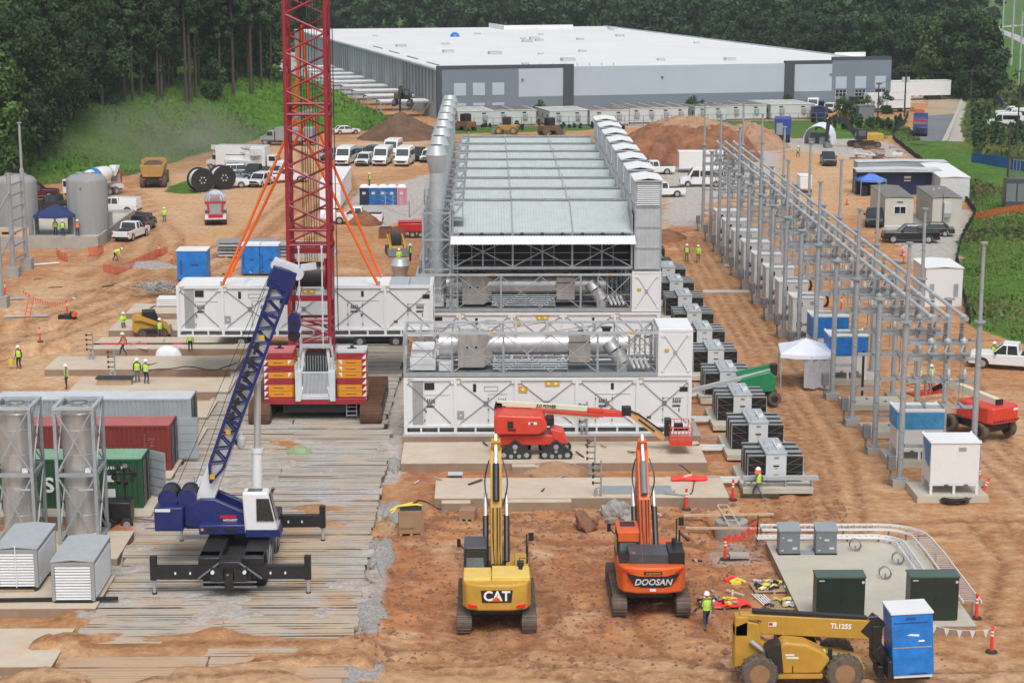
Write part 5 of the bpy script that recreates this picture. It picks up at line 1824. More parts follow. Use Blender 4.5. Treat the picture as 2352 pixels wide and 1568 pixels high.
def cabinet(name,label,loc,w=2.75,d=2.1,h=2.35,group='white switchgear cabinets under the frames',rz=0):
 t=thing(name,label,'cabinet',loc,rz,group)
 b=B('white_paint').bb(0,w,0,d,.6,.6+h).obj('body',t,bevel=.03)
 b=B('white_roof').bb(-.06,w+.06,-.06,d+.06,.6+h,.68+h)
 for x in(0,w):
  for y in(0,d):
   b.bb(x-.05,x+.05,y-.05,y+.05,.68+h,.76+h)
 b.obj('roof',t)
 b=B('white_paint').bb(-.02,w+.02,0,.12,.5,.6).bb(-.02,w+.02,d-.12,d,.5,.6)
 for x in(.02,w/2-.06,w-.16):
  for y in(.01,d-.13):
   b.bb(x,x+.14,y,y+.11,0,.5)
 b.obj('leg_frame',t)
 b=B('grey_panel').bb(w*.56,w*.72,-.012,0,.6+h*.8,.6+h*.9)
 b.mat('black').bb(w*.3,w*.38,-.03,-.0,.52,.57).bb(w*.7,w*.78,-.03,-.0,.52,.57)
 b.obj('nameplate',t)
 return t
def wrap_on(t,w,d,z0,z1,lid=True):
 B('tarp_blue').bb(-.05,w+.05,-.05,d+.05,z0,z1).obj('blue_wrap',t,bevel=.02)
cx0=24.75
c1=cabinet('switch_cabinet','white cabinet on legs nearest the camera, beside a coil of black cable',(24.75,100.9,.3))
b=B('tarp_blue').prism([(-.1,2.95),(-.1,1.9),(.0,1.6),(.12,2.95)],'x',-.04,-.015)
B('tarp_blue').add([(-.02,.1,2.9),(-.02,1.9,2.9),(-.02,1.2,1.7),(-.02,.3,1.5)],[(0,3,2,1)]).bb(2.76,2.8,.1,2.0,1.0,2.9).obj('torn_wrap',c1)
c2=cabinet('switch_cabinet','white cabinet half covered by a blue wrap, behind the nearest white cabinet',(24.45,108.2,.3))
B('tarp_sheer').bb(-.05,2.8,-.05,2.15,1.9,2.9).obj('blue_wrap',c2,bevel=.02)
k=0
for(y,kind)in((130.0,2),(137.3,1),(144.5,0),(151.7,0),(158.9,0),(166.1,0),(173.3,0),(180.5,0),(187.7,0),(194.9,0)):
 nm=ordn[k]
 if kind:
  t=cabinet('switch_cabinet','white cabinet with bright blue wrap round its %s'%('top, next to the white canopy' if kind==2 else 'upper half, beyond the canopy one'),(24.3,y,.3),2.7,2.1,2.5)
  B('tarp_blue').bb(-.05,2.75,-.05,2.15,1.7 if kind==2 else 1.5,3.05).obj('blue_wrap',t,bevel=.02)
  base=t
 elif k==2:
  t=cabinet('switch_cabinet','plain white cabinet in the row under the frames, just past the blue wrapped ones',(24.0,y,.3),2.4,2.2,2.6)
  B('navy_dark').bb(.3,.75,-.02,0,2.5,2.9).bb(.3,.75,-.02,0,.9,1.3).obj('vent',t)
  plain=t
 else:
  dup(plain,(24.0,y,.3),0,'plain white cabinet, number %s past the blue wrapped ones under the frames'%['two','three','four','five','six','seven','eight','nine'][k-3])
 k+=1
for y in(115.5,122.8):
 b=B('concrete_clean').bb(24.0,28.0,y-.7,y+1.9,-.1,.3)
 o=tag(b.obj('equipment_pad'),'empty concrete pad between frames, %s the telescopic red lift'%('nearer the blue wrapped cabinet than' if y<120 else 'closer to the white canopy than'),'concrete pad','equipment pads under the frames')
 b=B('galv_dark')
 for q in((24.8,.1),(25.8,1.0),(26.9,.2)):
  b.lathe([(.09,.3),(.09,.4)],(q[0],y+q[1],0),8)
 b.obj('anchor_bolt',o)
for i,y in enumerate([100.6,107.9]+[129.8+7.2*j for j in range(10)]):
 B_=B('concrete_clean').bb(24.0,28.0,y-.1,y+2.9,-.1,.3)
 tag(B_.obj('cabinet_pad'),'low concrete pad under a white cabinet, %s in the row'%(ordn[i]if i else 'the nearest'),'concrete pad','pads carrying the white cabinets')
for i,(u,v)in enumerate(((1980,908),(2068,1000))):
 q=P(u,v,0)
 tag(B('black').lathe([(.09,0),(.09,3.2)],n=8).obj('steel_tube',None,q),'slim black vertical pipe standing between frames, %s one'%('farther','nearer')[i],'pipe','black pipes among the frames')
for i,(u,v,y)in enumerate(((1852,655,176),(1890,690,168))):
 q=PY(u,v,y-8)
 b=B('black')
 for k in range(7):
  r=.5+.08*(k%3)
  b.path([(r*math.cos(a*.52)*.75,-.05*k,r*math.sin(a*.52))for a in range(13)],.035,4)
 b.path([(0,0,-.5),(.3,0,-1.6),(-.2,0,-1.9),(.5,0,-2.2)],.03,4)
 tag(b.obj('cable_coil',None,q),'coil of black cable hung on a frame beam, %s one'%('farther','nearer')[i],'cable coil','black cable coils on the frames')
q=G(2190,1152)
b=B('rubber')
for k in range(16):
 r=.55+.32*random.random()
 cx,cy=random.uniform(-.15,.15),random.uniform(-.1,.1)
 b.path([(cx+r*1.1*math.cos(a*.45+k),cy+r*math.sin(a*.45+k),.05+.02*k)for a in range(15)],.035,5)
tag(b.obj('cable_coil',None,q),'coil of thick black cable lying on the dirt by the nearest white cabinet','cable coil')
def canopy(name,label,loc,s,h,top,cover,rz=0,side=None,group=None):
 t=thing(name,label,'canopy',loc,rz,group)
 a=s/2
 b=B(cover)
 n=6
 vs=[(0,0,top)]
 ring=[]
 for i in range(4):
  c0=[(-a,-a),(a,-a),(a,a),(-a,a)][i];c1=[(-a,-a),(a,-a),(a,a),(-a,a)][(i+1)%4]
  for k in range(n):
   f_=k/n
   ring.append((c0[0]+(c1[0]-c0[0])*f_,c0[1]+(c1[1]-c0[1])*f_,h-.10*math.sin(math.pi*f_)))
 m=len(ring)
 mid=[(x*.5,y*.5,h+(top-h)*.42 if True else 0)for x,y,z in ring]
 b.add(vs+mid+ring,[(0,1+i,1+(i+1)%m)for i in range(m)]+[(1+i,1+m+i,1+m+(i+1)%m,1+(i+1)%m)for i in range(m)])
 val=[(x*1.01,y*1.01,z-.28)for x,y,z in ring]
 b.add(ring+val,[(i,m+i,m+(i+1)%m,(i+1)%m)for i in range(m)])
 b.obj('cover',t,smooth=20)
 b=B('galv_light')
 for x in(-a,a):
  for y in(-a,a):
   b.tube((x*.97,y*.97,0),(x*.97,y*.97,h),.04,n=6)
 b.each('leg',t)
 if side:
  b=B(side)
  pts=[(a,-a*.97-.12*math.sin(k*1.9)*.5,0)for k in range(2)]
  vs,fs=[],[]
  for i in range(13):
   x=-a*.1+(1.1*a)*i/12
   for j in range(5):
    vs.append((x,-a*.97+.10*math.sin(i*1.7+j),h-.2-(h-.25)*j/4+.05*math.sin(i*.9+j*2)))
  for i in range(12):
   for j in range(4):
    k=i*5+j
    fs.append((k,k+1,k+6,k+5))
  b.add(vs,fs).obj('side_curtain',t)
 return t
q0,q1=P(1845,893,0),P(1905,880,0)
canopy('shade_canopy','white shade canopy with a hanging side sheet beside the blue wrapped cabinet',(q0.x+.4,q0.y+1.8,0),3.7,2.5,3.3,'canopy_white',R(-6),'canopy_side')
def mat_material():
 m,nt,b=nodes_of('mat_timber')
 L=nt.links
 g=N(nt,'ShaderNodeNewGeometry')
 oi=N(nt,'ShaderNodeObjectInfo')
 tc=N(nt,'ShaderNodeTexCoord')
 def noise(sc,src,stretch=None,det=6.):
  n=N(nt,'ShaderNodeTexNoise',i_Scale=sc,i_Detail=det,i_Roughness=.65)
  mp=N(nt,'ShaderNodeMapping')
  if stretch:mp.inputs['Scale'].default_value=stretch
  L.new(src,mp.inputs[0]);L.new(mp.outputs[0],n.inputs['Vector'])
  return n.outputs['Fac']
 def rp(src,a,c):
  r=ramp(nt,a,c);L.new(src,r.inputs[0]);return r.outputs[0]
 pos=g.outputs['Position']
 c=mixc(nt,oi.outputs['Random'],(.415,.375,.32),(.455,.41,.35))
 c=mixc(nt,rp(noise(.9,pos,(.5,2.4,1),9),.48,.68),c,(.30,.26,.22))
 sx=N(nt,'ShaderNodeSeparateXYZ');L.new(pos,sx.inputs[0])
 fy=N(nt,'ShaderNodeMapRange',i_1=106.,i_2=97.,i_3=.25,i_4=.8);L.new(sx.outputs[1],fy.inputs[0])
 def by(s_):
  k=N(nt,'ShaderNodeMath',operation='MULTIPLY');L.new(s_,k.inputs[0]);L.new(fy.outputs[0],k.inputs[1]);return k.outputs[0]
 c=mixc(nt,by(rp(noise(.24,pos,(1,1.1,1),11),.42,.62)),c,(.52,.405,.28))
 c=mixc(nt,rp(noise(.14,pos,(1,1.3,1),12),.5,.62),c,mixc(nt,rp(noise(6,pos),.35,.65),(.36,.35,.34),(.52,.51,.495)))
 c=mixc(nt,by(rp(noise(.33,pos,(1,1.1,1),11),.5,.66)),c,(.50,.31,.17))
 so_=N(nt,'ShaderNodeSeparateXYZ');L.new(tc.outputs['Object'],so_.inputs[0])
 ab=N(nt,'ShaderNodeMath',operation='PINGPONG',i_1=.303);L.new(so_.outputs[1],ab.inputs[0])
 ln=ramp(nt,.84,.93);ml=N(nt,'ShaderNodeMath',operation='MULTIPLY',i_1=3.3);L.new(ab.outputs[0],ml.inputs[0]);L.new(ml.outputs[0],ln.inputs[0])
 a2=N(nt,'ShaderNodeMath',operation='ABSOLUTE');L.new(so_.outputs[1],a2.inputs[0])
 l2=ramp(nt,.55,.585);L.new(a2.outputs[0],l2.inputs[0])
 m1=N(nt,'ShaderNodeMath',operation='MULTIPLY');L.new(ln.outputs[0],m1.inputs[0]);L.new(rp(noise(.6,pos,(.45,3.3,1),4),.44,.54),m1.inputs[1])
 m2=N(nt,'ShaderNodeMath',operation='MULTIPLY');L.new(l2.outputs[0],m2.inputs[0]);L.new(rp(noise(.42,pos,(.6,1.5,1),4),.38,.52),m2.inputs[1])
 mm=N(nt,'ShaderNodeMath',operation='MAXIMUM');L.new(m1.outputs[0],mm.inputs[0]);L.new(m2.outputs[0],mm.inputs[1])
 c=mixc(nt,mm.outputs[0],c,(.06,.05,.042))
 near=N(nt,'ShaderNodeMapRange',i_1=79.,i_2=76.);L.new(sx.outputs[1],near.inputs[0])
 c=mixc(nt,near.outputs[0],c,mixc(nt,.6,c,(.50,.31,.17)))
 L.new(c,b.inputs['Base Color'])
 b.inputs['Roughness'].default_value=.92
 b.inputs['Specular IOR Level'].default_value=.2
 bp=N(nt,'ShaderNodeBump',i_Strength=.5,i_Distance=.05)
 L.new(noise(9.,pos,(.4,2,1)),bp.inputs['Height']);L.new(bp.outputs[0],b.inputs['Normal'])
 MATS['mat_timber']=m
mat_material()
mats=[]
rnd=random.Random(5)
for v in range(4):
 b=B('mat_timber')
 for k in range(4):
  a,c=(rnd.uniform(-.04,.04),rnd.uniform(-.04,.04))if k%2 else(0,0)
  z=rnd.uniform(.235,.25)
  b.bb(-3.05+a,3.05+c,-.6+k*.303,-.6+k*.303+.301,0,z)
 for x in(-2.5,2.5):
  b.mat('rust').bb(x-.04,x+.04,-.6,.6,.05,.12).mat('mat_timber')
 mats.append(b)
first=None
protos=[]
y=60.0
row=0
while y<146:
 for side in(0,1):
  x=(-9.12 if side else-15.25)+rnd.uniform(-.16,.16)-(.5 if y>116 else 0)+(.2 if y>128 else 0)
  if side==0 and y>136:continue
  if side==1 and rnd.random()<.0:continue
  vi=rnd.randrange(4)
  while len(protos)<=vi:
   protos.append(mats[len(protos)].obj('crane_mat',None))
  o=protos[vi]
  if not o.get('used'):
   o['used']=1
  else:
   o=o.copy();COL.objects.link(o)
  o.location=(x,y,rnd.uniform(-.02,.02))
  o.rotation_euler=(0,rnd.uniform(-.004,.004),rnd.uniform(-.006,.006)+(math.pi if rnd.random()<.5 else 0))
  tag(o,'weathered timber crane mat laid side by side with others in the mat road','timber mat','timber mats of the mat road')
 y+=1.222+(.0 if row%3 else .05)
 row+=1
for o in protos:
 if 'used' in o.keys():del o['used']
for o in COL.objects:
 if o.name.startswith('crane_mat')and 'used' in o.keys():del o['used']
def heap(name,label,cat,cx,cy,rx,ry,h,mat,seed=0,kind=None,n=26,rough=.35,flat=1.0,ang=0.,zb=None,group=None):
 rs=random.Random(seed)
 vs,fs=[],[]
 m=9 if rx<4 else 26
 n=n if rx<4 else 90
 for j in range(m+1):
  f_=j/m
  for k in range(n):
   a=2*math.pi*k/n
   wob=1+rough*(float(fbm(np.array([math.cos(a)*1.7+seed*3.1+20]),np.array([math.sin(a)*1.7+7.7+f_*.8]))[0])-.5)*1.6
   r=f_*wob
   x,y=rx*r*math.cos(a),ry*r*math.sin(a)
   z=h*(1-f_**flat)if f_<1 else-.25
   z+=h*rough*(.35 if rx<4 else .6)*(float(fbm(np.array([x/max(rx,ry)*(5 if rx<4 else 11)+40+seed]),np.array([y/max(rx,ry)*(5 if rx<4 else 11)+11]),6)[0])-.5)*(1-f_**3)
   vs.append((x,y,z))
 for j in range(m):
  for k in range(n):
   fs.append((j*n+k,(j+1)*n+k,(j+1)*n+(k+1)%n,j*n+(k+1)%n))
 b=B(mat).add(vs,fs)
 o=b.obj(name,None,(cx,cy,ground_z(cx,cy)if zb is None else zb),ang,smooth=60)
 return tag(o,label,cat,group,kind)
for i,(u,v,rx,ry)in enumerate(((868,1265,.75,3.6),(843,1400,.85,3.1),(805,1548,1.0,2.2),(905,1060,.6,2.4),(255,1345,.8,2.6),(222,1415,.8,2.2),(140,1560,.9,2.5),(890,1175,.9,2.2))):
 q=P(u,v,0)
 heap('gravel','','',q.x,q.y,rx,ry,.24,'gravel_pile',i,'stuff',30,1.2,1.3,0,0.02)
 o=COL.objects[-1]if False else None
for o in COL.objects:
 if o.name.startswith('gravel'):
  tag(o,'loose grey gravel heaped along the edge of the timber mats','gravel','gravel along the mat road','stuff')
def container(label,loc,L_,mat,roof,doorx=None,group='shipping containers'):
 t=thing('shipping_container',label,'container',loc,0,group)
 w,h=2.44,2.75
 b=B(mat)
 n=int(L_/.28)
 b.corr((-L_+.1,.06,.12),(L_-.2,0,0),(0,0,h-.24),(0,-1,0),n,.045)
 b.bb(-L_+.05,-.05,.08,w-.05,.1,h-.06)
 for x in(-L_,-.14):
  b.bb(x,x+.14,-.0,.14,0,h);b.bb(x,x+.14,w-.14,w,0,h)
 b.bb(-L_+.14,-.14,.0,.12,0,.14).bb(-L_+.14,-.14,0,.1,h-.12,h)
 b.bb(-.08,-.02,.14,w-.14,0,.14).bb(-.08,-.02,.14,w-.14,h-.12,h)
 b.obj('wall',t)
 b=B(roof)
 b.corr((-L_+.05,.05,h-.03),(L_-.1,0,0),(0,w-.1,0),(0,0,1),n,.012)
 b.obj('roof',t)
 b=B('black_matt').bb(-.05,.005,.18,w-.18,.16,h-.14)
 b.mat('galv_dark')
 for y in(.35,.75,1.65,2.05):
  b.tube((.03,y,.15),(.03,y,h-.15),.025,n=5)
 b.obj('end_opening',t)
 if doorx:
  b=B('cont_grey')
  if doorx=='x':
   for k in range(5):
    b.bb(.02,1.2,w-.02,w+.04,.15+k*.5,.15+k*.5+.42)
   b.bb(.0,1.22,w+.0,w+.03,.1,h-.1)
  else:
   b.T=Matrix.Translation((0,w,0))@Matrix.Rotation(R(-38),4,'Z')
   for k in range(5):
    b.bb(.02,1.2,-.05,.04,.15+k*.5,.15+k*.5+.42)
   b.bb(0,1.22,-.02,.02,.1,h-.1)
  b.obj('door',t)
 return t
xg,xr,xn=PX(440,3,112.4),PX(394,2,106),PX(331,1.5,98.7)
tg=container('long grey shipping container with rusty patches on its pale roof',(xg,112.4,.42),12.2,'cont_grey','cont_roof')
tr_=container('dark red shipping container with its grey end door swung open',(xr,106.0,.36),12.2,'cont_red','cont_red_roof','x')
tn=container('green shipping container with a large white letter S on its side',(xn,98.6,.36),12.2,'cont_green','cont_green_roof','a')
lettering('S',1.15,'helmet_white',tn,(-5.1,-.06,1.3),FRONT,sx=1.15)
lettering('SMU 814179 7',.22,'helmet_white',tn,(-1.55,-.02,2.28),FRONT)
lettering('45G1',.16,'helmet_white',tn,(-1.5,-.02,2.0),FRONT)
B('white').bb(-2.0,-1.55,-.02,.0,1.5,1.85).bb(-1.95,-1.5,-.02,0,.5,1.1).obj('placard',tn)
lettering('T\nC\nL\nU\n4\n0\n2',.2,'cont_red_roof',tr_,(-1.5,-.02,1.55),FRONT)
lettering('22G1\n45\n80',.2,'cont_red_roof',tr_,(-1.1,-.02,1.75),FRONT)
def stack_module(label,loc):
 t=thing('stack_module',label,'stack module',loc,0,'braced stack modules standing on the pad')
 w,d,h=2.1,2.5,7.1
 b=B('steel_warm').lathe([(.88,.25),(.88,6.75),(.84,6.8),(.84,6.4)],(w/2,d/2,0),28)
 for z in(1.4,2.9,4.6,5.9):
  b.mat('steel').lathe([(.885,z),(.895,z+.01),(.895,z+.04),(.885,z+.05)],(w/2,d/2,0),28)
 b.obj('silencer',t)
 b=B('galv')
 for x in(0,w-.16):
  for y in(0,d-.16):
   b.bb(x,x+.16,y,y+.16,0,h)
 b.mat('galv_light')
 for y in(0,d-.16):
  b.bb(.0,w,y-.01,y+.17,h,h+.14)
 for x in(0,w-.16):
  b.bb(x-.01,x+.17,.17,d-.17,h,h+.14)
 b.beam((.1,.1,h+.06),(w-.1,d-.1,h+.06),.07);b.beam((.1,d-.1,h+.05),(w-.1,.1,h+.05),.07)
 b.mat('galv')
 for z in(.0,3.6):
  for y in(.01,d-.15):
   b.bb(.16,w-.16,y,y+.14,z,z+.18)
  for x in(.01,w-.15):
   b.bb(x,x+.14,.16,d-.16,z,z+.18)
 for z0,z1 in((.2,3.6),(3.8,h)):
  for y in(.05,d-.05):
   b.beam((.1,y,z0),(w-.1,y,z1),.07);b.beam((.1,y-.006,z1),(w-.1,y-.006,z0),.07)
  for x in(.05,w-.05):
   b.beam((x,.1,z0),(x,d-.1,z1),.07);b.beam((x-.006,.1,z1),(x-.006,d-.1,z0),.07)
 b.obj('frame',t)
 b=B('galv_dark').path([(w/2+.5*math.cos(a*.5),d/2+.4*math.sin(a*.5),h+.12)for a in range(14)],.035,5)
 b.mat('galv_light').bb(w-.95,w-.2,-.03,.0,2.9,3.0)
 b.obj('lifting_ring',t)
 b=B('white').bb(w-.6,w-.3,.1,.4,3.8,4.0).bb(w-.5,w-.2,.1,.5,.2,.5)
 b.obj('cable_box',t)
 return t
sx0=PX(118,7.4,92.1)
stack_module('tall braced steel stack module standing before the green container letter S',(sx0+.1,92.1,.36))
stack_module('tall braced steel stack module cut by the left edge of the photo',(sx0-3.1,92.1,.36))
def hood(label,loc,rz=0):
 t=thing('louvred_hood',label,'louvred hood',loc,rz,'louvred hoods on the ground')
 w,d,h=2.0,3.9,1.95
 b=B('grey_panel')
 b.bb(.1,w-.1,.12,d-.1,0.1,h-.1)
 for x in(0,w-.16):
  for y in(0,d-.16):
   b.bb(x,x+.16,y,y+.16,.05,h)
 b.bb(-.01,w+.01,-.01,.16,h-.2,h).bb(-.01,.16,.16,d,h-.15,h).bb(w-.15,w+.01,.16,d,h-.15,h)
 b.mat('black').bb(.1,w-.1,-.06,d,-.02,.06)
 b.obj('frame',t)
 b=B('white_roof')
 for k in range(12):
  z=.12+k*.137
  b.hexa([(.18,-.02,z),(w-.18,-.02,z),(w-.18,.12,z+.08),(.18,.12,z+.08)],[(.18,-.02,z+.05),(w-.18,-.02,z+.05),(w-.18,.12,z+.125),(.18,.12,z+.125)])
  for s_,x in((1,w),(-1,0)):
   b.hexa([(x+s_*.02,.17,z),(x+s_*.02,d-.17,z),(x-s_*.1,d-.17,z+.08),(x-s_*.1,.17,z+.08)][::s_],[(x+s_*.02,.17,z+.05),(x+s_*.02,d-.17,z+.05),(x-s_*.1,d-.17,z+.125),(x-s_*.1,.17,z+.125)][::s_])
 b.obj('louvre',t)
 b=B('galv_light').prism([(-.03,h),(w/2,h+.09),(w+.03,h),(w+.03,h+.05),(w/2,h+.15),(-.03,h+.05)],'y',-.05,d+.05)
 b.obj('roof',t)
 return t
hx=PX(121,1,83.3)
hood('white louvred hood with a grey roof sitting on the pad left of the mobile crane',(hx,83.4,.38))
o=hood('white louvred hood tied down with a strap, cut by the left edge of the photo',(hx-3.0,85.0,.5))
B('white').bb(.95,1.0,-.06,-.04,.0,2.2).obj('strap',o)
B('wood').bb(-.5,1.8,-.1,.05,-.12,-.03).obj('timber',o)
q=P(270,1381,.36)
b=B('black').beam((-9,-.1,.1),(0,.15,.1),.16,.16)
tag(b.obj('steel_beam',None,(q.x,q.y,.36)),'long black steel beam lying on the pad in front of the louvred hoods','steel beam')
q=P(285,1215,0)
t=thing('light_tower','black trailer light tower with folded lamp heads in front of the green container','light tower',(q.x-.2,q.y+.4,0))
B('black').bb(-1.0,.6,-.5,.6,.5,1.5).obj('body',t,bevel=.06)
B('black').bb(.2,.3,0,.1,1.4,3.4).bb(-.6,.9,-.03,.07,2.9,3.0).obj('mast',t)
b=B('black')
for k in range(9):
 a=k*.7
 b.tube((.25+.5*math.cos(a),-.1,2.95+.4*math.sin(a)),(.25+.62*math.cos(a),-.22,2.95+.5*math.sin(a)),.14,n=8)
b.each('lamp',t)
for xx in(-.6,.4):
 wheel('wheel',t,(xx,-.55,.33),.33,.2,'y')
B('galv_dark').beam((.6,0,.5),(2.0,-.1,.35),.08).obj('tow_bar',t)
def tank(label,loc,r=2.15,h=6.3):
 t=thing('storage_tank',label,'tank',loc,0,'grey storage tanks')
 B('tank_grey').lathe([(r,0),(r,h-.75),(r*.97,h-.55),(r*.8,h-.22),(r*.45,h),(.3,h+.03)],n=40).obj('shell',t)
 b=B('tank_grey').lathe([(.5,h-.02),(.5,h+.14)],(-.6,-.3,0),14).lathe([(.3,h-.1),(.3,h+.12)],(.8,.2,0),12)
 b.each('hatch',t)
 b=B('galv_dark').lathe([(.12,-.05),(.12,.05)],(-.2,-r,h*.78),10,'y')
 b.obj('nozzle',t)
 return t
tb=P(194,540,.9)
tank('plain grey cylindrical tank with a worker standing at its foot',(tb.x,tb.y+2.2,.9))
tb2=P(25,545,.9)
tank('grey cylindrical tank behind the steel posts at the left edge',(tb2.x+.2,tb2.y+2.5,.9))
c0=P(226,571,0)
bx0,by0=c0.x,c0.y
b=B('concrete_grey').bb(-18,-.25,0,.25,-.3,1.25).bb(-.25,0,0,21,-.3,1.25).bb(-18,-.25,20.7,21,-.3,1.25)
b.mat('concrete_clean').bb(-18,-.25,.25,20.7,-.2,.9)
b.mat('concrete_grey').bb(-5,-.25,9,9.3,.9,2.6)
tag(b.obj('containment_wall',None,(bx0,by0,0)),'low concrete containment wall around the grey storage tanks','concrete wall')
t=thing('busbar_gantry','lone steel gantry with ladder-like cross beams at the left edge of the photo','switch frame',(0,0,0))
qa,qb,qc=P(31,622,.5),P(61,606,.5),P(3,690,.5)
for q,h in((qa,9.2),(qb,13.6),(qc,9.0)):
 b=B('post_steel').lathe([(.24,0),(.22,min(h,9.2)),(.13,min(h,9.2)+.05),(.12,h),(.24,h+.02),(.24,h+.12)],tuple(q),10)
 o=b.obj('post',t)
 B('concrete_grey').bb(q.x-.6,q.x+.6,q.y-.6,q.y+.6,-.1,1.1 if h>10 else .9).obj('footing',o)
for z in(1.6,2.8,4.0,5.2,6.4,7.6,8.6):
 B('galv').beam((qa.x,qa.y,z),(qb.x,qb.y,z),.15).obj('cross_beam',t)
B('galv').beam((qa.x,qa.y,4),(qc.x,qc.y,4),.15).beam((qa.x,qa.y,8),(qc.x,qc.y,8),.15).beam((qa.x,qa.y,2.8),(qa.x-3,qa.y,2.8),.15).obj('cross_beam',t)
q=P(30,560,.2)
b=B('plank').bb(-2.2,2.2,0,.3,-.2,2.0).mat('black').bb(-.6,.9,-.02,0,1.3,1.55).bb(-.6,.8,-.02,0,.7,.95)
tag(b.obj('wooden_crate',None,(q.x,q.y-2,.2)),'pale plywood crate behind the steel posts at the left edge','crate')
canopy('shade_canopy','navy blue shade canopy with workers under it beside the grey tank',(P(122,542,.9).x,P(122,542,.9).y+1.5,.9),4.2,2.3,3.2,'navy_canopy',R(8))
def reel(label,loc,rz):
 t=thing('cable_reel',label,'cable reel',loc,rz,'cable reels by the parked cars')
 for s_ in(-1,1):
  b=B('black').lathe([(1.55,s_*.85-.07),(1.55,s_*.85+.07)],(0,0,1.55),30,'x')
  o=b.obj('flange',t)
  b=B('trailer_wall')
  for k in range(6):
   a=k*math.pi/3
   b.lathe([(.1,s_*.93),(.1,s_*.935)],(0,.38*math.cos(a),1.55+.38*math.sin(a)),8,'x')
  b.obj('hub_hole',o)
 B('white').lathe([(1.3,-.8),(1.3,.8)],(0,0,1.55),30,'x').obj('cable_drum',t)
 return t
q=P(458,443,0)
r1=reel('large cable reel with a black face and a white drum, nearer the concrete mixer',(q.x,q.y+1.3,0),R(-62))
dup(r1,(q.x+2.4,q.y+4.0,0),R(-62),'large black cable reel half hidden behind the nearer reel')
def bundle(label,u,v,L_,rows,per,rz=0,dz=.34):
 q=P(u,v,0)
 t=thing('steel_bundle',label,'steel bundle',(q.x,q.y,0),rz,'bundles of galvanised steel')
 rs=random.Random(int(u))
 for r in range(rows):
  b=B(['galv_light','galv','galv_dark'][r%3])
  a,c=rs.uniform(-.8,.3),rs.uniform(-.5,.8)
  for k in range(per):
   b.bb(a,L_+c,k*.36,k*.36+.26,.12+r*dz,.12+r*dz+.2)
  b.obj('steel_beam',t)
 b=B('wood')
 for x in(.8,L_-.8):
  b.bb(x,x+.15,-.1,per*.36+.1,0,.12)
 b.obj('timber',t)
 return t
bundle('stack of galvanised steel beams left of the blue wrapped pair',500,592,5.5,5,6)
bundle('stack of galvanised steel beams behind the blue wrapped pair',560,590,6.5,4,6,R(-2))
bundle('stack of galvanised steel beams seen through the red boom',650,585,5.0,3,6)
def wrapcab(label,u,v,w,h=2.8,d=2.2):
 q=P(u,v,0)
 t=thing('wrapped_cabinet',label,'wrapped cabinet',(q.x,q.y,0),0,'blue wrapped electrical cabinets')
 B('tarp_blue').bb(0,w,0,d,.1,h).obj('blue_wrap',t,bevel=.04)
 B('white_roof').bb(-.05,w+.05,-.05,d+.05,h,h+.12).obj('lid',t)
 b=B('tarp_dark').bb(w*.45,w*.7,-.012,0,h*.5,h*.56).bb(w*.1,w*.16,-.012,0,h*.2,h*.7)
 b.obj('strap',t)
 return t
wrapcab('broad blue wrapped cabinet standing alone left of the steel beams',408,645,2.8)
wrapcab('blue wrapped cabinet touching its twin, the left one of the pair',555,632,1.75)
wrapcab('blue wrapped cabinet touching its twin, right beside the red boom',598,632,1.75)
q=P(783,481,0)
t=thing('wrapped_container','long white plastic wrapped container behind the red boom','container',(q.x,q.y,0))
B('wrap').bb(-2.6,0,0,18,.1,3.1).obj('wrap',t,bevel=.08)
B('white_roof').bb(-2.65,.05,-.05,18,3.1,3.18).obj('roof',t)
def toilet(label,loc,m,g='portable toilets in a row'):
 t=thing('portable_toilet',label,'portable toilet',loc,0,g)
 B(m).bb(0,1.12,0,1.15,0,2.1).obj('cabin',t,bevel=.04)
 B('white_roof').hexa([(-.03,-.03,2.1),(1.15,-.03,2.1),(1.15,1.18,2.1),(-.03,1.18,2.1)],[(.2,.2,2.45),(.92,.2,2.45),(.92,.95,2.45),(.2,.95,2.45)]).obj('roof',t,bevel=.05)
 B('trailer_wall').bb(.35,.75,-.015,0,1.3,1.6).obj('sign',t)
 B('black').bb(.2,.22,-.012,0,.1,2.0).bb(.88,.9,-.012,0,.1,2.0).obj('door_seam',t)
 return t
q=P(826,471,0)
for i,(m,l)in enumerate((('toilet_navy','navy portable toilet at the left end of the toilet row'),('toilet_blue','blue portable toilet next to the navy one'),('toilet_blue','blue portable toilet in the middle of the toilet row'),('toilet_blue','blue portable toilet next to the pink one'),('toilet_pink','pink portable toilet at the end of the row behind the fence'))):
 toilet(l,(q.x+i*1.13+(.05 if i==4 else 0),q.y,0),m)
q=P(918,640,0)
t=thing('exhaust_cowl','galvanised stack cap waiting on the ground behind the hanging enclosure','stack cap',(q.x,q.y+1,0))
B('galv_light').lathe([(.55,0),(.9,1.1),(.95,1.15),(.6,1.75),(.55,1.75)],n=24).obj('cone',t)
def skin_body(J,E,seed=0):
 me=bpy.data.meshes.new('tmpb')
 names=list(J)
 me.from_pydata([J[n][:3]for n in names],[(names.index(a),names.index(b))for a,b in E],[])
 o=bpy.data.objects.new('tmpb',me)
 COL.objects.link(o)
 md=o.modifiers.new('skin','SKIN')
 md.use_smooth_shade=True
 sv=me.skin_vertices[0].data if me.skin_vertices else None
 if sv is None:
  me.attributes.new('skin','FLOAT','POINT')
 for i,n in enumerate(names):
  sv[i].radius=(J[n][3],J[n][4]if len(J[n])>4 else J[n][3])
  sv[i].use_root=n=='pelvis'
 o.modifiers.new('sub','SUBSURF').levels=1
 r=bpy.data.meshes.new_from_object(o.evaluated_get(bpy.context.evaluated_depsgraph_get()))
 bpy.data.objects.remove(o)
 bpy.data.meshes.remove(me)
 return r
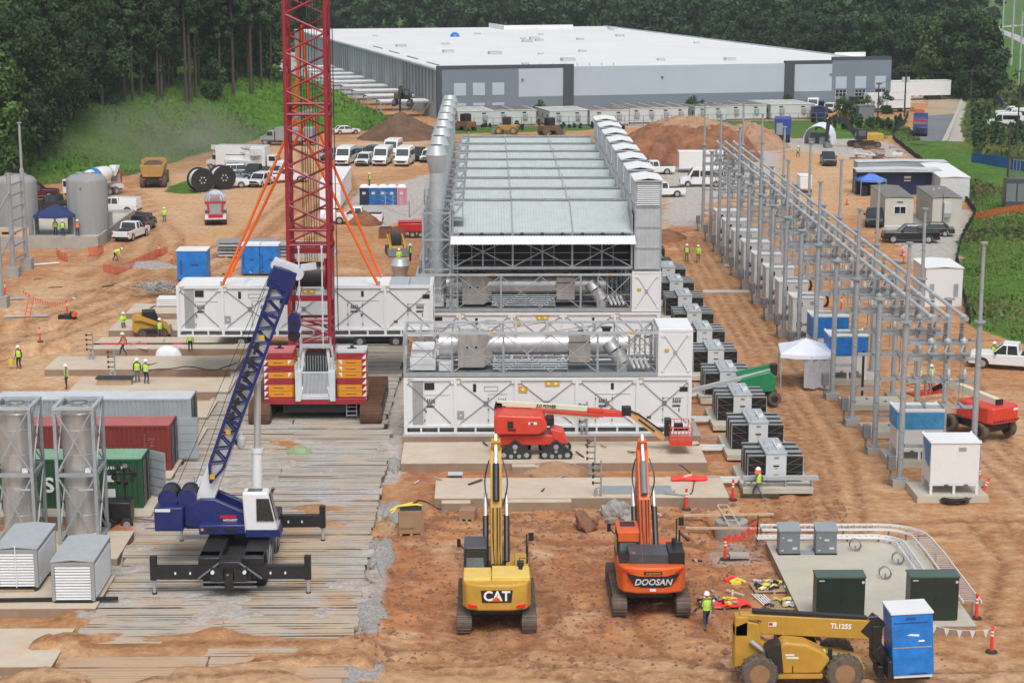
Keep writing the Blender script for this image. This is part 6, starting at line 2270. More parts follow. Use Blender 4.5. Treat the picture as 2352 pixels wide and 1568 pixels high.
def lerp(a,b,f_):
 return tuple(a[i]+(b[i]-a[i])*f_ for i in range(3))
def make_pose(pose):
 lean={'bend':1.15,'walk':.06}.get(pose,0)
 pz=.93
 def tr(x,y,z):
  return(x,y*math.cos(lean)+z*math.sin(lean),pz+z*math.cos(lean)-y*math.sin(lean))
 J={'pelvis':(0,0,pz,.15,.12),'waist':tr(0,0,.17)+(.15,.11),'chest':tr(0,.01,.38)+(.175,.12),'collar':tr(0,0,.52)+(.10,.085),'neck':tr(0,.01,.58)+(.058,)}
 hl=lean*.4
 J['head']=tr(0,.04,.68)+(.085,.1)
 J['crown']=tr(0,.03,.80)+(.07,.085)
 E=[('pelvis','waist'),('waist','chest'),('chest','collar'),('collar','neck'),('neck','head'),('head','crown')]
 st={'walk':.30,'bend':.22,'stride':.38}.get(pose,.03)
 for s_,sg in(('l',-1),('r',1)):
  fw=st*sg
  hip=(sg*.1,0,pz-.07)
  ank=(sg*.12,fw,.09+(.05 if fw<-.2 else 0))
  knee=lerp(hip,ank,.5);knee=(knee[0],knee[1]+.05+(.06 if pose!='stand' else 0),knee[2])
  J['hip'+s_]=hip+(.095,)
  J['knee'+s_]=knee+(.066,)
  J['calf'+s_]=lerp(knee,ank,.35)+(.062,)
  J['ank'+s_]=ank+(.046,)
  J['toe'+s_]=(ank[0]+sg*.02,ank[1]+.16,.045,.042,.035)
  E+=[('pelvis','hip'+s_),('hip'+s_,'knee'+s_),('knee'+s_,'calf'+s_),('calf'+s_,'ank'+s_),('ank'+s_,'toe'+s_)]
  sh=tr(sg*.19,0,.47)
  if pose=='bend':el,wr=tr(sg*.22,.26,.36),tr(sg*.16,.46,.30)
  elif pose=='point' and sg>0:el,wr=tr(sg*.42,.18,.50),tr(sg*.66,.3,.58)
  elif pose=='cross':el,wr=tr(sg*.26,.04,.20),tr(-sg*.04,.2,.26)
  elif pose=='reach' and sg>0:el,wr=tr(sg*.24,.2,.30),tr(sg*.2,.42,.42)
  elif pose in('walk','stride'):el,wr=tr(sg*.25,-.12*sg-.02,.20),tr(sg*.26,-.22*sg+.1,.0)
  else:el,wr=tr(sg*.25,-.03,.18),tr(sg*.27,.06,-.06)
  J['sh'+s_]=sh+(.078,)
  J['el'+s_]=el+(.05,)
  J['wr'+s_]=wr+(.034,)
  E+=[('collar','sh'+s_),('sh'+s_,'el'+s_),('el'+s_,'wr'+s_)]
  d=Vector(wr)-Vector(el);d.normalize()
  pm=Vector(wr)+d*.06
  J['palm'+s_]=tuple(pm)+(.036,.022)
  E.append(('wr'+s_,'palm'+s_))
  side=d.cross(Vector((sg,.2,0))).normalized()if abs(d.z)>.5 else Vector((0,0,1)).cross(d).normalized()
  for k,ln in enumerate((.075,.085,.08,.062)):
   off=side*((k-1.5)*.021)
   a=pm+d*.03+off
   c=pm+d*(.03+ln)+off*1.15+Vector((0,.02,0))
   J['f%d%s'%(k,s_)]=tuple(a)+(.0105,)
   J['g%d%s'%(k,s_)]=tuple(c)+(.0085,)
   E+=[('palm'+s_,'f%d%s'%(k,s_)),('f%d%s'%(k,s_),'g%d%s'%(k,s_))]
  th_=pm-side*.045+d*.03
  J['t'+s_]=tuple(th_)+(.011,)
  E.append(('palm'+s_,'t'+s_))
 me=skin_body(J,E)
 segs=[(Vector(J[a][:3]),Vector(J[b][:3]),a,b)for a,b in E]
 def kind(p):
  best,bk=1e9,0
  for a,c,na,nb in segs:
   d=c-a
   t_=min(1,max(0,(p-a).dot(d)/max(d.dot(d),1e-9)))
   q=(a+d*t_-p).length
   if q<best:
    best=q
    n=nb
    if n[:3]in('hip','kne','cal'):bk=0
    elif n[:3]in('ank',):bk=0 if t_<.75 else 3
    elif n[:3]=='toe':bk=3
    elif n in('neck','head','crown')or n[0]in 'fgt' or n[:4]=='palm':bk=2
    else:bk=1
  return bk
 idx=[kind(p.center)for p in me.polygons]
 for k in range(4):me.materials.append(MATS[['denim','grey_cloth','skin','boots'][k]])
 me.polygons.foreach_set('material_index',idx)
 me.polygons.foreach_set('use_smooth',[True]*len(me.polygons))
 def shell(x,y,z):return tr(x,y,z)
 rings=[(.00,.185,.150),(.14,.19,.150),(.30,.21,.155),(.42,.215,.150),(.50,.17,.12)]
 vb=B('vest_lime')
 vs,fs=[],[]
 n=14
 for(z,rx,ry)in rings:
  for k in range(n):
   a=2*math.pi*k/n
   vs.append(shell(rx*math.cos(a),ry*math.sin(a),z))
 m=len(rings)
 for j in range(m-1):
  for k in range(n):
   fs.append((j*n+k,j*n+(k+1)%n,(j+1)*n+(k+1)%n,(j+1)*n+k))
 vb.add(vs,fs)
 vb.mat('trailer_wall')
 sv=[]
 for z,rx,ry in((.16,.197,.157),(.205,.199,.158)):
  for k in range(n):
   a=2*math.pi*k/n
   sv.append(shell(rx*math.cos(a),ry*math.sin(a),z))
 vb.add(sv,[(k,(k+1)%n,n+(k+1)%n,n+k)for k in range(n)])
 hb=B('helmet_white')
 hv,hf=[],[]
 hc=Vector(tr(0,.03,.77))
 prof=[(.150,-.01),(.145,.01),(.128,.02),(.122,.07),(.095,.12),(.04,.145),(.005,.148)]
 for r,z in prof:
  for k in range(14):
   a=2*math.pi*k/14
   f_=1.25 if(r>.14 and math.sin(a)>.5)else 1.1
   hv.append(tr(r*math.cos(a),.03+r*f_*math.sin(a),.74+z))
 for j in range(len(prof)-1):
  for k in range(14):
   hf.append((j*14+k,j*14+(k+1)%14,(j+1)*14+(k+1)%14,(j+1)*14+k))
 hb.add(hv,hf+[tuple(range(14))[::-1]])
 fb=B('skin')
 nz=tr(0,.135,.66)
 return me,vb,hb
POSES={}
def person(pose,label,u,v,head,z=None,trousers='denim',top='grey_cloth',vest='vest_lime',group=None,pos=None,s=1.0):
 if pose not in POSES:
  me,vb,hb=make_pose(pose)
  r=bpy.data.objects.new('person',me)
  COL.objects.link(r)
  ves=vb.obj('vest',r,smooth=80);hel=hb.obj('hard_hat',r,smooth=60)
  POSES[pose]=(r,[ves,hel])
  fresh=True
 else:
  r0,ks=POSES[pose]
  r=r0.copy();COL.objects.link(r)
  for k in ks:
   c=k.copy();COL.objects.link(c);c.parent=r
  fresh=False
 for i,m in((0,trousers),(1,top)):
  r.material_slots[i].link='OBJECT'
  r.material_slots[i].material=MATS[m]
 for c in r.children if not fresh else POSES[pose][1]:
  if c.name.startswith('vest'):
   c.material_slots[0].link='OBJECT'
   c.material_slots[0].material=MATS[vest]
 p=pos or(G(u,v)if z is None else P(u,v,z))
 r.location=p
 r.rotation_euler=(0,0,R(head))
 r.scale=(s,s,s)
 tag(r,label,'person',group)
 return r
def person_v(r,m):
 for c in COL.objects:
  if c.parent is r and c.name.startswith('vest'):
   c.material_slots[0].link='OBJECT';c.material_slots[0].material=MATS[m]
person('stride','person in a lime vest and jeans walking between the orange excavator and the telehandler',1622,1444,10)
r=person('stride','person in a white hard hat with an orange neck shade walking past the nearest transformer',1741,1143,60,None,'grey_cloth','grey_cloth')
B('vest_orange').lathe([(.10,1.50),(.19,1.42),(.17,1.58),(.11,1.66)],(0,.06,0),12).obj('neck_shade',r)
r=person('stand','person in a lime vest carrying a yellow bucket along the trench',44,847,160,None,'black_matt','black_matt')
t=thing('bucket','yellow bucket held by the worker beside the trench','bucket',(r.location.x-.55,r.location.y-.1,r.location.z+.35))
B('safety_yellow').lathe([(.17,0),(.22,.42),(.2,.42),(.15,.05)],n=14).obj('pail',t)
B('black').path([(-.2,0,.42),(0,0,.72),(.2,0,.42)],.015,5).obj('handle',t)
person('stand','person in a lime vest half hidden behind the long grey container',154,893,90,None)
person('stand','person with hands down, paired with the pointing colleague on the pad',316,879,200,.4,'grey_cloth','black_matt')
person('point','person pointing with one arm, standing beside a colleague on the pad',336,882,-20,.4)
person('stride','person in an orange vest walking on the pad near the red and black pipe',284,817,70,.4,vest='vest_orange')
person('stand','person in a lime shirt standing on the pad in front of the hanging enclosure',438,809,20,.4,'black_matt','vest_lime')
person('cross','person with folded arms standing by the rear of the yellow skid steer',284,766,215,None,'grey_cloth','vest_lime')
person('stand','person in a yellow vest right in front of the yellow skid steer',368,781,10,None,'khaki','grey_cloth')
person('stand','person in a lime shirt walking away on the open dirt road near the concrete mixer',378,512,5,None,'grey_cloth','vest_lime')
person('bend','person bending over beside the concrete containment wall',264,600,-75,None,'denim','vest_lime')
person('stand','person in an orange vest standing on the bund at the foot of the grey tank',179,543,15,.9,vest='vest_orange')
person('stand','person in grey under the navy canopy, the one farthest from the tank',128,541,180,.9,'black_matt','grey_cloth')
person('stand','person in a lime vest under the navy canopy, closest to the grey tank',145,543,0,.9)
person('stand','person in a lime shirt on the dirt lane, the one nearer the transformers',1577,601,180,None,'khaki','grey_cloth')
person('walk','person in a lime shirt on the dirt lane, the one nearer the gantries',1603,603,175,None,'khaki','vest_lime')
person('walk','small dark figure of a person walking near the white tent',1833,362,150,None,'black_matt','black_matt')
person('reach','person in a lime vest reaching towards the door of the white pickup by the grass',2281,838,-70,None)
person('stand','person in a lime vest facing the skid steer, seen from behind near the stack cap',917,612,0,None,'black_matt','vest_lime')
person('stand','person in a black shirt and lime vest beside the skid steer bucket',943,601,60,None,'black_matt','black_matt')
person('stand','person in a lime vest near the far end of the white wrapped container',849,428,60,None,'grey_cloth','grey_cloth')
m=ol.matrix_basis
for i,dx in enumerate((-.75,.35)):
 q=m@Vector((dx,5.1,1.67))
 person('reach','person with lime sleeves in the red lift basket, %s'%('the left one of the two','the right one of the two')[i],0,0,20,None,'grey_cloth','vest_lime',pos=q)
CARS={}
def _arch(y0,r,z0,n=6):
 return[(y0-r*math.cos(math.pi*k/n),z0+r*math.sin(math.pi*k/n))for k in range(n+1)]
def make_car(kind):
 L,W_,H,wb,wr={'pickup':(5.9,1.98,1.92,3.7,.42),'suv':(4.9,1.92,1.76,2.9,.38),'sedan':(4.7,1.82,1.45,2.8,.34),'van':(5.9,2.05,2.65,3.7,.37),'jeep':(4.3,1.85,1.85,2.6,.42),'cap':(5.9,1.98,1.92,3.7,.42)}[kind]
 t=thing('parked_'+('pickup' if kind in('pickup','cap')else 'van' if kind=='van' else 'car'),'x',{'pickup':'pickup truck','cap':'pickup truck','van':'van'}.get(kind,'car'))
 a,z0=L/2,.38
 belt={'pickup':1.18,'suv':1.05,'sedan':.92,'van':1.25,'jeep':1.15,'cap':1.18}[kind]
 hood=belt-(.06 if kind!='van' else .1)
 fy,ry=wb/2+.05,-wb/2+.05
 bottom=[(-a,z0+.1),(-a+.1,z0)]+_arch(ry,wr+.07,z0)+_arch(fy,wr+.07,z0)+[(a-.1,z0),(a,z0+.15)]
 if kind=='van':
  top=[(a,.95),(a-.35,1.2),(a-1.0,1.35),(a-1.75,H-.12),(a-2.2,H),(-a+.1,H),(-a,H-.15)]
 else:
  ce={'pickup':-.25*a,'cap':-.25*a}.get(kind,-a+(.05 if kind!='sedan' else .9))
  top=[(a,hood-.25),(a-.12,hood-.04),(a*.42,belt),(-a,belt),(-a,belt)]
  top=top[:-1]
 b=B('car_paint').prism(bottom+top,'x',-W_/2,W_/2)
 b.obj('body',t,bevel=.05 if kind!='van' else .09)
 h=W_/2
 if kind=='van':
  b=B('glass')
  b.hexa([(-h+.12,a-1.02,1.38),(h-.12,a-1.02,1.38),(h-.12,a-1.2,1.38),(-h+.12,a-1.2,1.38)],[(-h+.18,a-1.66,H-.25),(h-.18,a-1.66,H-.25),(h-.18,a-1.85,H-.25),(-h+.18,a-1.85,H-.25)])
  for s_ in(-1,1):
   b.prism([(a-1.3,1.38),(a-1.75,2.2),(a-2.5,2.2),(a-2.5,1.35)],'x',s_*h-.01,s_*h+.012)
   if True:
    b.prism([(a-2.65,1.4),(a-2.65,2.15),(-a+.3,2.15),(-a+.3,1.4)],'x',s_*h-.01,s_*h+.012)
  b.each('window',t)
  b=B('black').bb(-.6,.6,a-.02,a+.02,.6,.92)
  b.obj('grille',t)
 else:
  g0,g1=a*.42,{'pickup':-.24*a,'cap':-.24*a,'sedan':-a+.55}.get(kind,-a+.06)
  r0,r1=g0-.75,{'pickup':g1+.12,'cap':g1+.12,'sedan':g1+.6}.get(kind,g1+(.25 if kind=='suv' else .06))
  if kind=='jeep':r0=g0-.3
  b=B('glass').hexa([(-h+.06,g1,belt),(h-.06,g1,belt),(h-.06,g0,belt),(-h+.06,g0,belt)],[(-h+.2,r1,H-.06),(h-.2,r1,H-.06),(h-.2,r0,H-.06),(-h+.2,r0,H-.06)])
  b.obj('window',t)
  b=B('car_paint').hexa([(-h+.17,r1-.04,H-.08),(h-.17,r1-.04,H-.08),(h-.17,r0+.05,H-.08),(-h+.17,r0+.05,H-.08)],[(-h+.22,r1,H),(h-.22,r1,H),(h-.22,r0-.05,H),(-h+.22,r0-.05,H)])
  for s_ in(-1,1):
   b.beam((s_*(h-.08),g0,belt),(s_*(h-.2),r0,H-.06),.07)
   b.beam((s_*(h-.08),g1+.02,belt),(s_*(h-.2),r1,H-.06),.14)
   ym=(g0+g1)/2-.1
   b.beam((s_*(h-.055),ym,belt),(s_*(h-.19),ym,H-.06),.08)
   if kind=='suv':b.beam((s_*(h-.055),g1+.8,belt),(s_*(h-.19),g1+.85,H-.06),.12)
  b.obj('roof',t)
  b=B('black').bb(-.55,.55,a-.02,a+.02,.62,.9).bb(-h+.1,h-.1,a-.03,a+.04,.38,.55)
  b.bb(-h+.1,h-.1,-a-.06,-a+.03,.42,.6)
  b.obj('bumper',t)
  if kind=='pickup':
   B('black_matt').bb(-h+.12,h-.12,-a+.1,g1-.12,belt-.3,belt+.006).obj('cargo_bed',t)
  if kind=='cap':
   B('car_paint').hexa([(-h+.03,-a+.02,belt),(h-.03,-a+.02,belt),(h-.03,g1-.03,belt),(-h+.03,g1-.03,belt)],[(-h+.15,-a+.1,H-.02),(h-.15,-a+.1,H-.02),(h-.15,g1-.05,H-.02),(-h+.15,g1-.05,H-.02)]).obj('bed_cap',t,bevel=.04)
 b=B('glass_blue')
 for s_ in(-1,1):
  b.bb(s_*(h-.28)-.16,s_*(h-.28)+.16,a-.05,a+.025,hood-.38,hood-.2)
 b.each('headlight',t)
 b=B('red_light')
 for s_ in(-1,1):
  b.bb(s_*(h-.1)-.08,s_*(h-.1)+.08,-a-.02,-a+.04,belt-.35,belt-.05)
 b.each('tail_light',t)
 b=B('black')
 for s_ in(-1,1):
  yy=(a-1.5)if kind=='van' else a*.42-.3
  b.bb(s_*(h+.12)-.11,s_*(h+.12)+.11,yy-.06,yy+.06,belt+.02,belt+.22)
 b.each('mirror',t)
 for s_ in(-1,1):
  for y in(fy,ry):
   wheel('wheel',t,(s_*(h-.13),y,wr),wr,.25,'x','rubber','galv',16,.62)
 return t
mk('car_paint',(.74,.75,.76),.25,var=.03,dirt=.15,dirtc=(.5,.38,.27))
def car(kind,label,u,v,head,col='white',group=None,z=None):
 p=G(u,v)if z is None else P(u,v,z)
 sw={}if col=='white' else{'car_paint':col}
 if kind not in CARS:
  CARS[kind]=make_car(kind)
  t=CARS[kind]
  t.location,t.rotation_euler=p,(0,0,R(head))
  t['label']=label
  if group:t['group']=group
  if sw:
   for c in kids(t):
    for s_ in c.material_slots:
     nm=s_.material.name
     if nm in sw:
      s_.link='OBJECT'
      s_.material=MATS[sw[nm]]
  return t
 t=dup(CARS[kind],p,R(head),label,group,sw or None)
 if not group and 'group' in t.keys():del t['group']
 if not sw:
  for c in kids(t):
   for s_ in c.material_slots:
    s_.link='DATA'
 return t
pk='vehicles parked beyond the red boom'
car('van','white passenger van facing the camera, closest to the red boom',793,378,172,group=pk)
car('suv','white estate car between the first two white passenger vans',837,379,172,group=pk)
car('van','white passenger van facing the camera, between the estate car and the last front van',879,378,172,group=pk)
car('van','white passenger van parked in the rear row behind the other vans',902,360,172,group=pk)
car('van','white passenger van facing the camera, closest to the exhaust stacks',929,379,172,group=pk)
car('suv','dark car parked behind the white estate car',855,362,172,'dark_car',pk)
car('suv','dark car squeezed behind the van closest to the red boom',822,366,172,'blue_grey_car',pk)
car('pickup','dark pickup parked to the right of the last white van',962,367,172,'dark_car',pk)
car('suv','white car partly hidden by the foremost exhaust stack',985,371,172,group=pk)
car('suv','pale blue car showing through the red boom',757,366,172,'silver_car',pk)
pl_='pickups and cars parked left of the red boom'
car('pickup','white pickup at the front left corner of the parked cars, beside the cable reels',520,431,-80,group=pl_)
car('sedan','pale blue saloon parked behind the front left white pickup',540,414,-78,'blue_grey_car',pl_)
car('suv','grey car in the middle of the parked rows left of the red boom',556,405,-80,'silver_car',pl_)
car('sedan','dark saloon in the rear of the rows left of the red boom',545,398,-80,'dark_car',pl_)
car('suv','white car facing the camera at the right end of the front row',597,427,165,group=pl_)
car('suv','white car half covered by the orange slings',640,408,150,group=pl_)
car('pickup','white pickup just left of the red boom chord',655,418,-75,group=pl_)
car('pickup','dark pickup behind the white trucks left of the slings',585,408,170,'dark_car',pl_)
car('sedan','lone white saloon parked at the foot of the grass slope',795,308,-70)
car('pickup','white pickup parked beside the brown soil heap, in front of the slings',820,513,88)
car('pickup','white pickup with open bed seen from behind near the containment wall',302,548,-12)
car('jeep','black off-road car parked beyond the white pickup with the open bed',331,527,-5,'dark_car')
car('cap','white pickup with a canopy over its bed behind the grey tank',266,489,80)
car('pickup','dark grey pickup behind the navy canopy',126,483,75,'dark_car')
car('pickup','maroon pickup at the left edge behind the farther tank',80,455,-85,'maroon_car')
car('pickup','long black pickup on the gravel in front of the beige site offices',2090,556,86,'black_car')
car('sedan','dark saloon tucked behind the long black pickup',2140,541,80,'dark_car')
car('pickup','dark grey pickup facing the camera beside the beige office with a window',2008,516,168,'dark_car')
car('pickup','white pickup on the dirt with a worker at its door, cut by the right edge',2318,845,70)
car('van','long white cargo van on the gravel behind the bus bars',1612,428,88)
car('pickup','white pickup nose showing beside the vent towers, farther one',1500,400,95)
car('pickup','white pickup nose showing beside the vent towers, nearer one',1519,452,100)
for i,(u,v,k)in enumerate(((2305,292,'van'),(2338,282,'van'),(2322,268,'pickup'),(2345,300,'suv'))):
 car(k,['white van at the near end of the lot by the right edge','white van just behind the nearest one at the right edge','white pickup beyond the vans at the right edge','dark car beside the vans at the right edge'][i],u,v,80,'dark_car' if i==3 else 'white','vehicles in the lot by the right edge',z=0)
for i,(u,v,k,h)in enumerate(((1868,256,'van',165),(1905,258,'suv',160),(1924,252,'van',165),(1890,268,'suv',170))):
 car(k,['white van parked in front of the dark corner wall of the warehouse','white car between the two vans by the warehouse','white van nearest the warehouse entrance canopy','dark car near the small trees by the warehouse'][i],u,v,h,'dark_car' if i==3 else 'white','vehicles by the warehouse entrance')
car('suv','white car seen between the site trailers',1232,262,170,group='vehicles by the site trailers')
car('pickup','dark pickup with a bright blue roof load near the white tent',1902,378,175,'dark_car')
def mixer(label,u,v,head):
 t=thing('concrete_mixer',label,'mixer truck',G(u,v),R(head),'concrete mixer trucks')
 B('black').bb(-1.1,1.1,-4.2,4.0,.55,.95).obj('chassis',t)
 b=B('white_paint').lathe([(.5,-3.6),(.95,-2.6),(1.22,-.6),(1.15,.9),(.55,2.0)],(0,0,0),24,'y')
 b.T=None
 d=b.obj('drum',t,loc=(0,0,2.35),rot=(R(-9),0,0))
 B('tarp_blue').lathe([(1.24,-.55),(1.235,.2)],(0,0,0),24,'y').lathe([(.8,-2.95),(.9,-2.7)],(0,0,0),24,'y').obj('drum_stripe',d)
 b=B('white_paint').bb(-1.2,1.2,2.4,4.3,.8,2.6)
 c=b.obj('cab',t,bevel=.1)
 B('glass').bb(-1.0,1.0,4.28,4.32,1.7,2.4).bb(-1.21,-1.19,2.9,4.0,1.7,2.4).bb(1.19,1.21,2.9,4.0,1.7,2.4).each('window',c)
 b=B('white_paint').prism([(-4.6,3.6),(-3.9,3.6),(-3.2,2.4),(-3.7,2.3)],'x',-.55,.55).bb(-1.2,1.2,-4.4,-3.0,.75,1.25)
 b.obj('chute',t)
 b=B('red_paint').bb(-1.15,-.8,-4.45,-4.35,2.5,2.8).bb(.8,1.15,-4.45,-4.35,2.5,2.8).bb(-.8,.8,-4.45,-4.4,.95,1.3).bb(-.9,-.7,-4.5,-4.4,1.4,2.6).bb(.7,.9,-4.5,-4.4,1.4,2.6).bb(-1.1,1.1,-4.5,-4.4,2.6,2.78)
 b.obj('rear_guard',t)
 B('grey_panel').bb(-.65,.65,-4.44,-4.38,1.4,2.5).obj('rear_plate',t)
 for s_ in(-1,1):
  for y in(-3.0,-1.7,3.0):
   wheel('wheel',t,(s_*1.05,y,.52),.52,.4,'x','rubber_dusty','galv',16)
 return t
m1=mixer('red and white concrete mixer seen from behind on the open dirt',496,507,8)
dup(m1,G(215,452),R(150),'blue striped white concrete mixer rising behind the grey tank')
def dumper():
 t=thing('dump_truck','yellow dump truck driving off in its own dust at the foot of the slope','dump truck',G(356,424),R(6))
 b=B('dump_yellow').prism([(-1.25,1.5),(1.25,1.5),(1.6,3.0),(-1.6,3.0)],'y',-4.4,0.2)
 b.hexa([(-1.6,.1,2.2),(1.6,.1,2.2),(1.6,.5,2.2),(-1.6,.5,2.2)],[(-1.7,.1,3.4),(1.7,.1,3.4),(1.7,.4,3.4),(-1.7,.4,3.4)])
 b.obj('dump_body',t,bevel=.05)
 B('soil_brown').hexa([(-1.4,-4.0,2.9),(1.4,-4.0,2.9),(1.4,0,2.9),(-1.4,0,2.9)],[(-.6,-2.8,3.25),(.6,-2.8,3.25),(.6,-1,3.35),(-.6,-1,3.35)]).obj('soil_load',t)
 B('dump_yellow').bb(-1.3,1.3,.8,2.4,1.2,3.4).bb(-1.2,1.2,2.4,4.6,1.2,2.3).path([(1.3,.8,3.3),(2.0,1.0,3.3),(2.0,1.0,2.6)],.06).obj('cab',t,bevel=.08)
 B('glass').bb(-1.1,1.1,.77,.8,2.4,3.2).obj('rear_window',t)
 B('black').bb(-1.1,1.1,-4.2,4,.7,1.4).obj('frame',t)
 B('red_light').bb(-1.2,-.9,-4.25,-4.2,1.1,1.3).bb(.9,1.2,-4.25,-4.2,1.1,1.3).each('tail_light',t)
 for s_ in(-1,1):
  for y in(-3.2,-1.3,3.0):
   wheel('wheel',t,(s_*1.35,y,.85),.85,.65,'x','rubber_dusty','dump_yellow',18)
 return t
dumper()
def boxtruck(label,u,v,head,lb=6.,boxm='white_paint',cabm='white_paint',boom=False,H=3.1,name='box_truck'):
 t=thing(name,label,'truck',G(u,v),R(head),'trucks parked beyond the slings' if v<410 and u<760 else None)
 B('black').bb(-1.1,1.1,-lb,2.6,.5,.9).obj('chassis',t)
 if boom:
  b=B(boxm).bb(-1.2,1.2,-lb,.2,.8,1.7)
  b.obj('body',t)
  b=B('white_paint').bb(-.4,.4,-lb+.6,-lb+1.6,1.7,2.7).beam((0,-lb+1.1,2.8),(0,2.6,3.0),.45,.4).beam((0,2.6,3.3),(0,-lb+.5,3.5),.35,.3).bb(-.6,.6,-lb-.6,-lb+.5,2.4,3.4)
  b.obj('lift_boom',t,bevel=.04)
 else:
  B(boxm).bb(-1.25,1.25,-lb,.2,.8,H).obj('box',t,bevel=.04)
  b=B('ink').bb(-1.26,-1.25,-lb+1.5,-1.5,2.3,2.4).bb(1.25,1.26,-lb+1.5,-1.5,2.3,2.4)
  b.obj('lettering',t)
 B(cabm).prism([(.4,.7),(.4,2.35),(1.5,2.35),(1.9,1.55),(2.8,1.4),(2.85,.7)],'x',-1.1,1.1).obj('cab',t,bevel=.07)
 B('glass').hexa([(-1,1.93,1.6),(1,1.93,1.6),(1,1.83,1.6),(-1,1.83,1.6)],[(-1,1.6,2.25),(1,1.6,2.25),(1,1.5,2.25),(-1,1.5,2.25)]).bb(1.09,1.115,.7,1.6,1.55,2.2).bb(-1.115,-1.09,.7,1.6,1.55,2.2).each('window',t)
 for s_ in(-1,1):
  for y in(-lb+1.3,1.9):
   wheel('wheel',t,(s_*.98,y,.48),.48,.32,'x','rubber_dusty','galv',14)
 return t
boxtruck('white bucket truck with a folded boom left of the box truck',520,391,55,5.5,boom=True,name='bucket_truck')
boxtruck('white box truck parked behind the slings',612,393,-100,7.0,H=3.6)
boxtruck('grey flatbed truck farther up beside the red boom',640,333,80,6.0,'silver_car','silver_car',H=2.9)
boxtruck('white box truck with a lettered side near the warehouse entrance',1990,258,100,8.5,H=3.7)
def semi(label,u,v,head,m='navy',H=3.7,box=False):
 t=thing('semi_truck',label,'truck',G(u,v),R(head))
 B(m).prism([(-2.0,.8),(-2.0,H),(-.6,H),(.6,2.7),(1.0,1.9),(2.6,1.7),(2.7,.6)],'x',-1.2,1.2).obj('cab',t,bevel=.1)
 B('red_paint').bb(-1.22,1.22,-.2,.75,2.45,2.7).obj('visor_stripe',t)
 B('glass').hexa([(-1.05,.98,1.95),(1.05,.98,1.95),(1.05,.9,1.95),(-1.05,.9,1.95)],[(-1.05,.68,2.6),(1.05,.68,2.6),(1.05,.6,2.6),(-1.05,.6,2.6)]).obj('windscreen',t)
 B('black').bb(-1.2,1.2,-9,2.6,.5,.9).bb(-.7,.7,2.68,2.72,.8,1.5).obj('chassis',t)
 B('silver_car').bb(-1.25,1.25,-9,-2.3,.95,1.25).obj('flatbed',t)
 for s_ in(-1,1):
  for y in(-8,-6.8,-1.6,1.9):
   wheel('wheel',t,(s_*1.0,y,.5),.5,.35,'x','rubber','galv',14)
 return t
semi('blue semi truck with a red stripe parked on the paved road',2113,312,167)
def tipper():
 t=thing('blue_tipper','bright blue tipper body truck facing away beside the white tent','truck',G(1797,325),R(-9))
 B('tarp_dark').prism([(-1.25,1.2),(1.25,1.2),(1.35,3.9),(-1.35,3.9)],'y',-2.5,2.5).obj('tipper_body',t,bevel=.05)
 B('silver_car').bb(-1.0,-.0,-2.56,-2.5,1.3,3.2).obj('rear_door',t)
 B('black').bb(-1.2,1.2,-2.7,4.5,.5,1.2).obj('chassis',t)
 B('tarp_dark').bb(-1.2,1.2,2.8,4.6,.8,2.7).obj('cab',t)
 for s_ in(-1,1):
  for y in(-1.6,3.6):
   wheel('wheel',t,(s_*1.05,y,.5),.5,.35,'x','rubber','galv',14)
tipper()
def skid_steer(label,u,v,head):
 t=thing('skid_steer',label,'skid steer',G(u,v),R(head),'yellow tracked skid steers')
 for s_ in(-1,1):
  crawler_belt('crawler_track',t,s_*.8,-1.25,1.15,.42,.8,'track')
 B('cat_yellow').prism([(-1.6,.55),(-1.6,1.6),(-1.2,1.9),(-.6,1.7),(.5,.9),(1.0,.8),(1.0,.4),(-1.3,.4)],'x',-.6,.6).obj('body',t,bevel=.05)
 B('black').prism([(-.9,1.4),(-.8,2.15),(.2,2.15),(.55,1.2),(.5,.9)],'x',-.5,.5).obj('cab',t,bevel=.04)
 b=B('cat_yellow')
 for s_ in(-1,1):
  b.prism([(-1.5,1.5),(-1.45,1.85),(-.9,1.85),(1.1,1.0),(1.5,.35),(1.25,.3),(.9,.8),(-.9,1.45)],'x',s_*.75-.08,s_*.75+.08)
 b.each('lift_arm',t)
 B('galv_dark').prism([(1.35,.1),(1.35,.75),(1.5,.75),(1.6,.2),(2.2,.12),(2.2,.05)],'x',-1.05,1.05).obj('bucket',t)
skid_steer('yellow skid steer beside the end of the hanging enclosure',352,772,-78)
skid_steer('yellow skid steer with its bucket down near the grey stack frames',910,583,190)
def trailer_box(name,label,cat,u,v,head,L_,w,z0,z1,m,roofm,rnd_=.0):
 t=thing(name,label,cat,G(u,v),R(head))
 B(m).bb(-w/2,w/2,0,L_,z0,z1).obj('body',t,bevel=rnd_ or .04)
 B(roofm).bb(-w/2-.02,w/2+.02,-.02,L_+.02,z1,z1+.07).obj('roof',t)
 for s_ in(-1,1):
  for y in(L_*.45,L_*.45+.9):
   wheel('wheel',t,(s_*(w/2-.1),y,.38),.38,.22,'x','rubber','galv',12)
 return t
trailer_box('equipment_trailer','dark red towable machine parked beside the rusty skips','trailer',915,545,-88,3.4,1.7,.6,1.7,'red_paint','red_paint',.2)
trailer_box('box_trailer','big white box trailer standing on the gravel behind the bus bars','trailer',1660,395,90,6.3,2.6,.6,2.9,'white_paint','white_roof')
trailer_box('box_trailer','white trailer with a black window stripe seen between the gantry posts','trailer',1842,438,180,3,1.6,.5,2.2,'white_paint','white_roof',.15)
q=G(900,548)
b=B('rust').bb(-1.4,.0,0,1.6,0,1.1).bb(.1,1.4,.1,1.7,0,1.1)
b.mat('black_matt').bb(-1.3,-.1,.1,1.5,1.1,1.11)
tag(b.obj('rusty_skip',None,q),'pair of joined rusty steel skips beside the red towable machine','skip')
